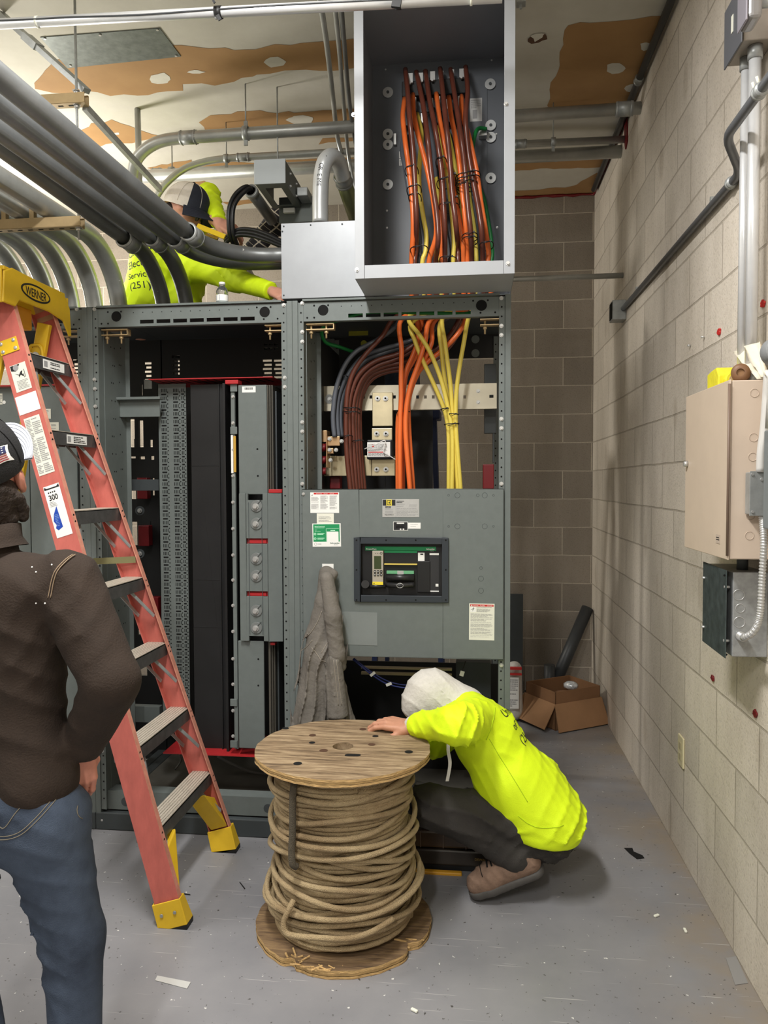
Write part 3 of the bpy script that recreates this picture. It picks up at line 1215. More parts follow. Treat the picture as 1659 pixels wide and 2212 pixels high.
# bezel and breaker
mb = MB()
grid_plate(mb, *pxr(764, 969, 1161, 1302, YF - 0.024), [pxr(778, 955, 1175, 1288, YF - 0.024)], YF - 0.024, YN)
BZ = mb.build('breaker_bezel', mat('bezel_slate', (44, 50, 56), 0.5), PN, bev=0.002)
mb = MB()
for a in (770, 834, 898, 963):
    for b in (1167, 1296):
        mb.disc(W(a, b, Y=YF - 0.0246), (0, -1, 0), 0.0036, 10)
for a in (770, 963):
    mb.disc(W(a, 1231, Y=YF - 0.0246), (0, -1, 0), 0.0036, 10)
mb.build('bezel_screws', M_hole, BZ, split=False)
BK = MB()
pbox(BK, 777, 956, 1172, 1291, YF + 0.012, YF + 0.1)
pbox(BK, 901, 929, 1212, 1280, YF + 0.004, YF + 0.012)
BK = BK.build('circuit_breaker', M_black, PN, bev=0.002)
sh = Sheet(W(789, 1290, Y=YF + 0.0118), EX, EZ, 0.3, 0.23, M_black, thick=0.0002)


def bx(a, b):
    p = W(a, b, Y=YF + 0.0118)
    return (p - sh.o).dot(sh.u), (p - sh.o).dot(sh.v)


def br(a, b, c, d, m, lift=0.0006):
    q, r = bx(a, d), bx(c, b)
    sh.rect(q[0], q[1], r[0], r[1], m, lift)


br(789, 1181, 942, 1189, M_green)
br(830, 1189, 901, 1194, M_green)
u, v = bx(791, 1187.4)
sh.text('PowerPact', u, v, 0.0095, M_white, 0.0012, width=0.044, bold=True)
u, v = bx(921, 1187.6)
sh.text('Schneider', u, v, 0.0095, M_white, 0.0012, width=0.036, bold=True)
u, v = bx(929, 1190.6)
sh.text('Electric', u, v, 0.005, M_white, 0.0012)
br(903, 1194, 917, 1212, M_white)
u, v = bx(905, 1210)
sh.lines(u, v, u + 0.02, v + 0.018, 6, M_inkg, seed=8)
sh.rect(u + 0.006, v + 0.022, u + 0.018, v + 0.028, M_ink, 0.001)
br(905, 1212.5, 915, 1215.5, mat('lilac_seal', (170, 160, 220), 0.4))
# right hand instruction strip
u0, v0 = bx(928, 1278)
u1, v1 = bx(948, 1193)
sh.rect(u0, v0, u1, v1, mat('strip_grey', (44, 44, 46), 0.5), 0.0006)
br(928, 1195, 948, 1199, M_white, 0.001)
br(928, 1276, 948, 1278, M_white, 0.001)
sh.lines(u0 + .002, v0 + 0.008, u1 - .002, v1 - 0.016, 20, mat('strip_print', (190, 190, 190), 0.5), seed=9, fill=0.35)
br(941, 1261, 947, 1267, M_white, 0.0012)
sh.build('breaker_front', BK)
# trip unit
mb = MB()
pbox(mb, 804, 828, 1190, 1264, YF - 0.006, YF + 0.012)
TU = mb.build('trip_unit', mat('trip_beige', (168, 160, 146), 0.45), BK, bev=0.002)
YT = YF - 0.0062
mb = MB()
pbox(mb, 808, 823.5, 1201, 1229, YT - 0.001, YT)
mb.build('screen', mat('lcd_green', (58, 68, 40), 0.25), TU)
for k in range(6):
    a, b = 807.5 + (k % 3) * 6.8, 1232 + (k // 3) * 7
    mb = MB()
    pbox(mb, a, a + 4.6, b, b + 5, YT - 0.003, YT)
    bt = mb.build('key', M_black, TU)
    p = W(a + 2.3, b + 2.5, Y=YT - 0.0034)
    MB().disc(p, (0, -1, 0), 0.0022, 4 if k in (1, 2) else 8).build('key_symbol', M_white, bt)
mb = MB()
pbox(mb, 804.5, 827.5, 1256.5, 1263.5, YT - 0.0008, YT)
mb.m(1).add([W(806.5, 1261.6, Y=YT - .0012), W(809.5, 1261.6, Y=YT - .0012), W(808, 1258.4, Y=YT - .0012)], [(0, 1, 2)])
mb.build('warning_strip', [M_yellowink, M_ink], TU)
mb = MB()
for a in (811, 815, 819):
    mb.disc(W(a, 1195.5, Y=YT - 0.0005), (0, -1, 0), 0.0015, 6)
mb.tube([W(823.5 + 2.0 * math.cos(t * pi / 6), 1195 + 2.6 * math.sin(t * pi / 6), Y=YT - .0005) for t in range(12)], 0.0008, 4, closed=True)
mb.build('unit_print', M_ink, TU)
# operating handle
mb = MB()
pbox(mb, 830, 901, 1217.5, 1220.5, YF - 0.004, YF + 0.012)
mb.build('yellow_stripe', mat('handle_yellow', (216, 192, 96), 0.45), BK)
mb = MB()
pbox(mb, 835, 894, 1233, 1240, YF - 0.006, YF + 0.012)
mb.m(1)
pbox(mb, 858, 872, 1232.6, 1240.4, YF - 0.0066, YF - 0.0058)
mb.build('green_status_flag', [mat('flag_green', (104, 168, 124), 0.3), M_silver], BK, bev=0.002)
mb = MB().tube([W(834, 1248, Y=YF - 0.004), W(895, 1248, Y=YF - 0.004)], 0.016, 16)
mb.tube(spline([W(836, 1263, Y=YF - 0.012), W(862, 1265, Y=YF - 0.03), W(894, 1263, Y=YF - 0.012)], 6), 0.011, 12)
mb.tube([W(789, 1267, Y=YF), W(833, 1266, Y=YF)], 0.008, 12)
mb.cyl(W(789, 1262, Y=YF + .012), W(789, 1262, Y=YF - 0.03), 0.017, n=22)
HD = mb.build('operating_handle', mat('handle_black', (34, 34, 35), 0.35), BK)
mb = MB()
mb.tube([W(864 + 7 * math.cos(t * pi / 8), 1265 + 5 * math.sin(t * pi / 8), Y=YF - 0.043) for t in range(16)], 0.0012, 5, closed=True)
mb.build('handle_emblem', M_silver, HD)
# labels on the panel
sh = Sheet(W(670.5, 1108, Y=YN), EX, EZ, 0.1235, 0.087, M_white)
sh.rect(0.015, 0.078, 0.12, 0.0855, M_redink)
sh.text('DANGER', 0.032, 0.0797, 0.0045, M_white).text('PELIGRO', 0.058, 0.0797, 0.0045, M_white).text('DANGER', 0.084, 0.0797, 0.0045, M_white)
sh.poly([(0.026, 0.0795), (0.0305, 0.0795), (0.0283, 0.084)], M_white, 0.0006)
sh.poly([(0.004, 0.072), (0.008, 0.078), (0.0095, 0.074), (0.012, 0.0805), (0.0105, 0.0725), (0.0085, 0.0745)], M_ink)
for k in range(3):
    sh.lines(0.004 + k * 0.0395, 0.016, 0.0365 + k * 0.0395, 0.074 if k else 0.068, 22, M_inkg, seed=20 + k, gap=0.12)
sh.build('danger_label', PN)
sh = Sheet(W(684.5, 1131, Y=YN), EX, EZ, 0.073, 0.043, M_cream)
sh.lines(0.008, 0.008, 0.064, 0.037, 11, M_inkg, seed=31, gap=0.25)
sh.build('notice_label', PN)
sh = Sheet(W(675.5, 1181, Y=YN - .0003), EX, EZ, 0.122, 0.0985, M_white, rot=0.012)
sh.rect(0.004, 0.021, 0.058, 0.095, M_green).rect(0.058, 0.021, 0.062, 0.095, M_green).rect(0.062, 0.064, 0.117, 0.095, M_green)
sh.rect(0.112, 0.021, 0.117, 0.066, M_green)
sh.text('EasyConnect', 0.010, 0.083, 0.0075, M_mint, width=0.044, bold=True)
sh.rect(0.010, 0.079, 0.052, 0.0805, M_mint, .0006)
sh.text('Scan', 0.011, 0.070, 0.0055, M_mint).text('QR code to:', 0.011, 0.064, 0.005, M_mint)
for k, yy in enumerate((0.051, 0.031)):
    sh.circ(0.0115, yy + 0.003, 0.0052, M_mint, 0.0006)
    sh.circ(0.0115, yy + 0.003, 0.003, M_green, 0.0009)
    sh.rect(0.021, yy + 0.004, 0.052, yy + 0.0062, M_mint, 0.0006).rect(0.021, yy, 0.047, yy + 0.0022, M_mint, 0.0006)
sh.rect(0.078, 0.0665, 0.098, 0.0695, M_mint, 0.0006)
sh.rect(0.060, 0.076, 0.114, 0.0772, M_mint, 0.0006).rect(0.0585, 0.022, 0.0597, 0.0765, M_mint, 0.0006)
sh.circ(0.013, 0.011, 0.006, M_inkg).circ(0.013, 0.011, 0.0046, M_white, 0.0007)
sh.lines(0.022, 0.009, 0.05, 0.014, 1, M_inkg, seed=2, gap=0)
sh.text('Schneider', 0.076, 0.012, 0.009, mat('print_slate', (96, 116, 108), 0.5), width=0.041)
sh.text('Electric', 0.092, 0.006, 0.0055, MATS['print_slate'])
sh.build('green_label', PN)
# nameplate with the square D emblem
sh = Sheet(W(826, 1117, Y=YN), EX, EZ, 0.1545, 0.0755, M_silver, thick=0.001)
sh.rect(0.002, 0.048, 0.055, 0.073, M_ink)
sh.rect(0.017, 0.048, 0.040, 0.0735, M_yellowink, 0.0007)
sh.rect(0.020, 0.051, 0.037, 0.0705, M_ink, 0.001)
sh.rect(0.0225, 0.0535, 0.0345, 0.068, M_yellowink, 0.0013)
sh.rect(0.0265, 0.0565, 0.0320, 0.0650, M_ink, 0.0016)
sh.rect(0.013, 0.0375, 0.036, 0.0455, M_ink)
sh.text('QED', 0.0145, 0.039, 0.0062, M_silver, width=0.020, bold=True)
sh.lines(0.012, 0.016, 0.046, 0.034, 7, M_inkg, seed=40)
sh.text('SQUARE D', 0.010, 0.0075, 0.0062, M_ink, width=0.038, bold=True)
sh.rect(0.0565, 0.002, 0.0572, 0.0735, M_inkg).rect(0.002, 0.0145, 0.0565, 0.015, M_inkg)
sh.lines(0.060, 0.058, 0.092, 0.070, 2, M_ink, seed=41, gap=0)
sh.lines(0.060, 0.042, 0.096, 0.056, 5, M_inkg, seed=42)
sh.lines(0.112, 0.042, 0.146, 0.056, 5, M_inkg, seed=43)
sh.lines(0.060, 0.006, 0.15, 0.038, 10, M_inkg, seed=44)
sh.build('nameplate', PN)
sh = Sheet(W(849.5, 1146, Y=YN), EX, EZ, 0.062, 0.0375, M_white)
sh.rect(0.0018, 0.0018, 0.060, 0.0357, M_ink)
sh.rect(0.015, 0.0285, 0.046, 0.033, M_white, 0.0006).rect(0.028, 0.0035, 0.034, 0.008, M_white, 0.0006).rect(0.040, 0.0035, 0.046, 0.008, M_white, 0.0006)
sh.lines(0.012, 0.010, 0.050, 0.026, 7, M_inkg, seed=45)
sh.build('black_plate', PN)
sh = Sheet(W(881.5, 1142, Y=YN), EX, EZ, 0.0525, 0.025, M_white)
sh.lines(0.01, 0.008, 0.042, 0.019, 4, M_inkg, seed=46)
sh.build('small_label', PN)
sh = Sheet(W(1013, 1382, Y=YN), EX, EZ, 0.1045, 0.1525, M_cream, rot=-0.006)
sh.rect(0.004, 0.1405, 0.1005, 0.149, M_redink)
sh.poly([(0.007, 0.1415), (0.014, 0.1415), (0.0105, 0.1482)], M_white, 0.0006)
sh.text('DANGER', 0.016, 0.1423, 0.0055, M_white).text('PELIGRO', 0.044, 0.1423, 0.0055, M_white).text('DANGER', 0.074, 0.1423, 0.0055, M_white)
sh.rect(0.005, 0.117, 0.028, 0.139, M_white)
sh.poly([(0.012, 0.119), (0.0165, 0.129), (0.006, 0.126), (0.018, 0.133), (0.016, 0.138), (0.026, 0.128), (0.0195, 0.1335), (0.0185, 0.128)], M_ink, 0.0007)
sh.lines(0.031, 0.117, 0.094, 0.138, 7, M_inkg, seed=50, gap=0.1)
sh.lines(0.006, 0.006, 0.097, 0.114, 36, M_inkg, seed=51, gap=0.25, fill=0.42)
sh.build('warning_label', PN)
sh = Sheet(W(696, 1229, Y=YN), EX, EZ, 0.049, 0.022, M_white)
sh.build('paper_tag', PN)
mb = MB()
p = W(741, 1392, Y=YN)
mb.prism([(0, 0), (0.147, -0.002), (0.147, 0.139), (-0.002, 0.141)], p, EX, EZ, (0, -0.0012, 0))
mb.build('clear_pocket', mat('clear_vinyl', (124, 130, 128), 0.18, 0, 0.06, 8, 0.1, 14, coat=0.4), PN)

# -------- right section: inside the upper bay
Y = 3.60
mb = MB()
hl = [pxr(a - 3, a + 3, 854, 861, Y) for a in (785, 801, 852, 902, 919, 936, 1004)] + [pxr(1057, 1066, 853, 859, Y)]
grid_plate(mb, *pxr(688, 1073, 836, 881, Y), hl, Y, Y + 0.003)
x0, x1, z0, z1 = pxr(688, 1073, 836, 881, Y)
mb.box(x0, x1, Y, Y + 0.04, z1, z1 + 0.003).box(x0, x1, Y, Y + 0.04, z0 - 0.003, z0)
MBAR = mb.build('mounting_bar', mat('bar_zinc', (205, 198, 178), 0.38, 0.6, 0.06, 10), S3)
for a, b in ((1033, 845), (1033, 869)):
    bolt(MBAR, W(a, b, Y=Y), s=1.1)
mb = MB().cyl(W(711, 862, Y=Y), W(711, 862, Y=Y - 0.005), 0.022, n=24)
ww = mb.build('washer', M_galv, MBAR)
bolt(ww, W(712, 862, Y=Y - 0.005), s=1.2)
mb = MB()
pbox(mb, 804, 848, 848, 920, Y - 0.03, Y)
pbox(mb, 803, 847, 925, 955, Y - 0.034, Y - 0.01)
pbox(mb, 803, 853, 985, 1028, Y - 0.034, Y - 0.01)
pbox(mb, 700, 803, 985, 1028, Y - 0.02, Y - 0.01)
LK = mb.build('bus_link', M_copper, S3, bev=0.002)
for a, b in ((816, 861), (833, 861), (814, 937), (834, 937), (814, 1014), (834, 1014)):
    p = W(a, b, Y=Y - (0.03 if b < 900 else 0.034))
    mb = MB().cyl(p, p + Vector((0, -0.006, 0)), 0.0125, n=18)
    mb.cyl(p + Vector((0, -.006, 0)), p + Vector((0, -0.012, 0)), 0.009, n=6)
    mb.m(1).cyl(p + Vector((0, -.012, 0)), p + Vector((0, -0.0125, 0)), 0.005, n=8)
    mb.build('link_bolt', [M_steel, M_hole], LK)
mb = MB()
pbox(mb, 792, 848, 950, 992, Y - 0.09, Y - 0.036)
CT = mb.build('current_transformer', M_black, S3, bev=0.006)
sh = Sheet(W(793.5, 987, Y=Y - 0.091), EX, EZ, 0.106, 0.067, M_white)
sh.rect(0.004, 0.019, 0.075, 0.024, M_redink)
sh.lines(0.004, 0.026, 0.095, 0.06, 8, M_inkg, seed=60).lines(0.004, 0.004, 0.095, 0.017, 4, M_ink, seed=61)
sh.rect(0.022, 0.045, 0.032, 0.056, M_redink, .0006)
sh.build('rating_label', CT)
mb = MB().tube(spline([W(787, 970, Y=Y - .1), W(812, 960, Y=Y - .12), W(832, 952, Y=Y - .11), W(828, 975, Y=Y - .11), W(842, 985, Y=Y - .1), W(858, 995, Y=Y - .09)], 6), 0.0022, 6)
mb.build('white_lead', M_white, CT)
mb = MB()
for a, b, c, d in ((679, 704, 957, 977), (679, 704, 984, 1003), (682, 704, 1009, 1027)):
    p, q = W(a, (c + d) / 2, Y=3.5), W(b, (c + d) / 2, Y=3.5)
    r = (d - c) / 2 / 1655 * 3.5
    n = 6
    prof = []
    for i in range(13):
        prof.append((r * (1.0 if i % 4 < 2 else 0.82), (q - p).length * i / 12))
    mb.lathe([(0.001, 0)] + prof + [(0.001, (q - p).length)], p, q - p, 18)
mb.build('red_standoff', M_dkred, S3)
mb = MB()
pbox(mb, 704, 707, 930, 1010, 3.46, 3.54)
pbox(mb, 688, 707, 930, 955, 3.50, 3.504)
pbox(mb, 708, 734, 943, 963, 3.48, 3.50)
pbox(mb, 708, 720, 968, 980, 3.48, 3.50)
LG = mb.build('lug_bracket', mat('copper_bar', (196, 160, 120), 0.35, 0.7, 0.1, 10), S3, bev=0.002)
for a, b in ((712, 948), (712, 972), (714, 994), (726, 972), (738, 953)):
    bolt(LG, W(a, b, Y=3.475), s=1.1)
mb = MB()
pbox(mb, 1046, 1072, 786, 936, 3.70, 3.73)
pbox(mb, 1064, 1068, 936, 1000, 3.70, 3.72)
mb.build('side_bracket', M_cabd, S3, bev=0.003)
mb = MB()
pbox(mb, 1043, 1067, 1003, 1056, 3.62, 3.68)
pbox(mb, 1027, 1044, 828, 838, 3.66, 3.70)
pbox(mb, 712, 735, 1029, 1056, 3.62, 3.68)
mb.build('red_insulator', M_dkred, S3, bev=0.004)
# black rear header, and black sheets added to make the bay dark
mb = MB()
pbox(mb, 712, 832, 775, 1060, 4.02, 4.03)
pbox(mb, 832, 935, 880, 1060, 4.02, 4.03)
pbox(mb, 714, 1076, 690, 772, 4.075, 4.085)
mb.build('rear_dark_sheet', M_black, S3)
mb = MB()
for a, b in ((1027, 733), (1027, 763)):
    mb.cyl(W(a, b, Y=4.074), W(a, b, Y=4.07), 0.021, n=22)
mb.build('knockout_plugs', M_cab, S3)
mb = MB()
pbox(mb, 753, 795, 703, 724, 3.9, 3.905)
mb.cyl(W(786, 742, Y=3.9), W(786, 742, Y=3.905), 0.016, n=20)
mb.build('yellow_card', mat('dull_yellow', (150, 148, 40), 0.6), S3)
MB().box(XC + 0.053, XC + 0.056, 3.465, 4.02, 0.1, HS - 0.1).build('bay_divider', M_black, S3)
# lower bay
mb = MB()
pbox(mb, 702, 1085, 1426, 1790, 3.86, 3.87)
mb.build('lower_dark_sheet', M_black, S3)  # black sheet added so the open lower bay looks dark
mb = MB()
pbox(mb, 780, 976, 1441, 1449, 3.5, 3.53)
pbox(mb, 780, 976, 1452, 1462, 3.52, 3.54)
mb.build('tinned_bus', M_copper, S3)
mb = MB()
pbox(mb, 985, 1060, 1430, 1620, 3.6, 3.66)
pbox(mb, 690, 870, 1560, 1600, 3.55, 3.62)
mb.build('lower_frame', M_cabd, S3)
mb = MB().tube(spline([W(762, 1424, Y=3.3), W(800, 1455, Y=3.3), W(838, 1478, Y=3.3), W(885, 1486, Y=3.3), W(930, 1476, Y=3.32)], 6), 0.0035, 8)
mb.tube(spline([W(764, 1422, Y=3.31), W(803, 1452, Y=3.31), W(842, 1473, Y=3.31), W(885, 1480, Y=3.31), W(930, 1472, Y=3.33)], 6), 0.003, 8)
WR = mb.build('blue_control_wire', mat('navy_wire', (30, 44, 110), 0.4), S3)
mb = MB()
for a, b, r in ((805, 1456, .5), (840, 1478, .2)):
    mb.obox(W(a, b, Y=3.295), (0.026, 0.004, 0.012), Matrix.Rotation(-r - .2, 3, 'Y') @ Matrix.Identity(3))
mb.build('wire_tag', M_white, WR)
mb = MB().tube(spline([W(1006, 1428, Y=3.3), W(1000, 1445, Y=3.3), W(990, 1462, Y=3.3), W(975, 1474, Y=3.3)], 6), 0.0025, 6)
WR = mb.build('black_control_wire', M_black, S3)
mb = MB().obox(W(998, 1455, Y=3.295), (0.018, 0.003, 0.022), Matrix.Rotation(0.3, 3, 'Y'))
mb.build('wire_tag', M_cream, WR)
MB().box(XC + 0.06, XD - 0.06, 3.3, 4.05, 0.08, 0.085).build('bay_floor', MATS['bay_floor'], S3)
# ================================================================== wireway box, pull box and cables
ORD = ['first', 'second', 'third', 'fourth', 'fifth', 'sixth', 'seventh', 'eighth', 'ninth', 'tenth', 'eleventh', 'twelfth', 'thirteenth', 'fourteenth', 'fifteenth', 'sixteenth', 'seventeenth', 'eighteenth', 'nineteenth', 'twentieth']
TX0, TX1, TY0, TY1, TZ0, TZ1 = -0.450, 0.152, 2.93, 3.455, 2.3235, 3.40
WW = thing('wireway_box', 'tall open-fronted grey wireway box on the right switchboard section, full of cables', 'wireway', ((TX0 + TX1) / 2, TY0, TZ0))
MB().box(TX0, TX0 + 0.002, TY0 + 0.002, TY1, TZ0, TZ1).build('side_panel', mat('wireway_sheet_shaded', (120, 123, 128), 0.42, 0, 0.04, 6), WW)  # same sheet as the flanges, darkened in colour for the shade inside
MB().box(TX1 - 0.002, TX1, TY0 + 0.002, TY1, TZ0, TZ1).build('side_panel', mat('wireway_sheet_shaded', (120, 123, 128), 0.42, 0, 0.04, 6), WW)
MB().box(TX0 + .002, TX1 - .002, TY1 - 0.003, TY1, TZ0, TZ1).build('back_panel', mat('wireway_inner_shaded', (92, 96, 102), 0.45, 0, 0.04, 6), WW)  # darkened further in colour for the shade at the back
MB().box(TX0 + .002, TX1 - .002, TY0 + .002, TY1 - .003, TZ1 - 0.003, TZ1).build('top_panel', MATS['wireway_sheet_shaded'], WW)
MB().box(TX0 + .002, TX1 - .002, TY0 + .002, 3.20, TZ0, TZ0 + 0.003).build('bottom_panel', M_trough, WW)
for nm, a, b, c, d in (('left_flange', TX0, TX0 + 0.036, TZ0, TZ1), ('right_flange', TX1 - 0.040, TX1, TZ0, TZ1), ('bottom_flange', TX0 + 0.037, TX1 - 0.041, TZ0, TZ0 + 0.050)):
    MB().box(a, b, TY0 - 0.003, TY0, c, d).build('front_flange', M_trough, WW, bev=0.001)
for a, b in ((764, 248), (771, 583), (1093, 225), (1097, 569)):
    bolt(WW, W(a, b, Y=TY0 - 0.003), s=1.0)
YI = TY1 - 0.003
sp = MB()
pbox(sp, 838, 1052, 196, 600, YI - 0.004, YI)
sp.m(1)
for a, b in ((833, 150), (1062, 130)):
    sp.disc(W(a, b, Y=YI - 0.0006), (0, -1, 0), 0.004, 8)
SP_ = sp.build('inner_panel', [MATS['wireway_inner_shaded'], M_silver], WW, split=False)
for a, b in ((838, 200), (1059, 182), (838, 290), (838, 313), (1060, 271), (1060, 297), (838, 399), (1060, 385)):
    p = W(a, b, Y=YI - 0.004)
    w = MB().cyl(p, p + Vector((0, -0.004, 0)), 0.0235, n=28).build('large_washer', mat('zinc_washer', (196, 198, 198), 0.35, 0.5, 0.06, 30), WW, bev=0.001)
    MB().cyl(p + Vector((0, -.004, 0)), p + Vector((0, -0.0075, 0)), 0.0065, n=8).build('nut', M_cabd, w)
for a, b in ((836, 455), (1072, 290), (1074, 491), (836, 492), (1074, 565), (840, 577)):
    bolt(WW, W(a, b, Y=YI - 0.001), s=.55)
sh = Sheet(W(1015, 263, Y=YI - 0.0045), EX, EZ, 0.053, 0.1, M_silver)
sh.lines(0.004, 0.055, 0.048, 0.094, 5, M_inkg, seed=70).rect(0.012, 0.012, 0.032, 0.05, M_inkg)
sh.build('inner_label', WW)
for a, b, c, d in ((862, 327, 872, 342), (862, 344, 872, 358)):
    sh = Sheet(W(a, d, Y=YI - 0.0045), EX, EZ, 0.02, 0.03, M_white)
    sh.lines(0.003, 0.004, 0.017, 0.026, 4, M_inkg, seed=a)
    sh.build('wire_label', WW)
mb = MB()
pbox(mb, 868, 1006, 176, 200, 3.40, 3.45)
pbox(mb, 884, 1004, 243, 262, 3.40, 3.45)
mb.build('lug_block', M_black, WW, bev=0.003)
for a, b, c in [(886, 158, 20), (908, 157, 19), (934, 154, 18), (952, 153, 17), (975, 150, 18), (997, 148, 18), (893, 210, 26), (930, 212, 20), (945, 208, 24), (968, 214, 18), (994, 207, 34), (914, 244, 18)]:
    mb = MB()
    pbox(mb, a - 5, a + 6, b, b + c, 3.385, 3.40)
    p = W(a, b + c + 3, Y=3.39)
    mb.cyl(p, p + Vector((0, -0.012, 0)), 0.006, n=6)
    mb.build('cable_lug', mat('tinned_lug', (214, 214, 212), 0.3, 0.6), WW, bev=0.001)
mb = MB()
pbox(mb, 1034, 1052, 277, 292, 3.41, 3.45)
pbox(mb, 850, 856, 288, 312, 3.43, 3.45)
mb.build('ground_lug', MATS['tinned_lug'], WW, bev=0.001)

PB = thing('pull_box', 'pale grey steel pull box between the big elbows and the wireway box', 'pull box', (-0.63, 3.2, 2.3235))
MB().box(-0.806, -0.4525, 3.203, 3.95, 2.3235, 2.632).build('enclosure', M_pullbox, PB, bev=0.003)
x0, x1, z0, z1 = pxr(606.5, 790, 482, 645, 3.2)
FC = MB().box(-0.806, -0.4525, 3.200, 3.2028, 2.3235, z1 - .002).build('front_cover', M_pullbox, PB, bev=0.001)
for a, b in ((613, 489), (671, 486), (739, 484), (610, 500), (613, 638)):
    MB().cyl(W(a, b, Y=3.2), W(a, b, Y=3.198), 0.0035, n=8).build('cover_screw', M_cabd, FC)

C_or = mat('cable_orange', (232, 112, 52), 0.34, 0, 0.03, 20)
C_br = mat('cable_brown', (98, 52, 40), 0.3, 0, 0.04, 20)
C_ye = mat('cable_yellow', (226, 204, 88), 0.38, 0, 0.03, 20)
C_gr = mat('cable_grey', (92, 96, 104), 0.34, 0, 0.03, 20)
C_gn = mat('cable_green', (30, 128, 62), 0.36, 0, 0.03, 20)
C_bk = mat('cable_black', (26, 26, 28), 0.35)


def cpts(top, bay, yt, yb, first=3.40):
    """cable centre line: from the lug, down the wireway box (depth yt), through the floor opening, down the bay (depth yb)"""
    out = []
    n = len(top)
    for i, (a, b) in enumerate(top):
        y = first if i == 0 else (first + yt) / 2 if i == 1 and n > 5 else yt
        if b > 1450:
            y = max(y, 3.26)
        out.append(W(740 + a / 2.765, b / 2.765, Y=y))
    if top and bay:
        p = W(740 + top[-1][0] / 2.765, 600, Y=3.27)
        q = W(640 + bay[0][0] / 3.456, 690, Y=yb)
        out.append(Vector((p.x, 3.30, 2.318)))
    for i, (a, b) in enumerate(bay):
        out.append(W(640 + a / 3.456, 640 + b / 3.456, Y=yb))
    if bay and bay[-1][1] > 1400:
        out.append(out[-1] + Vector((0, 0, -0.06)))
    return out


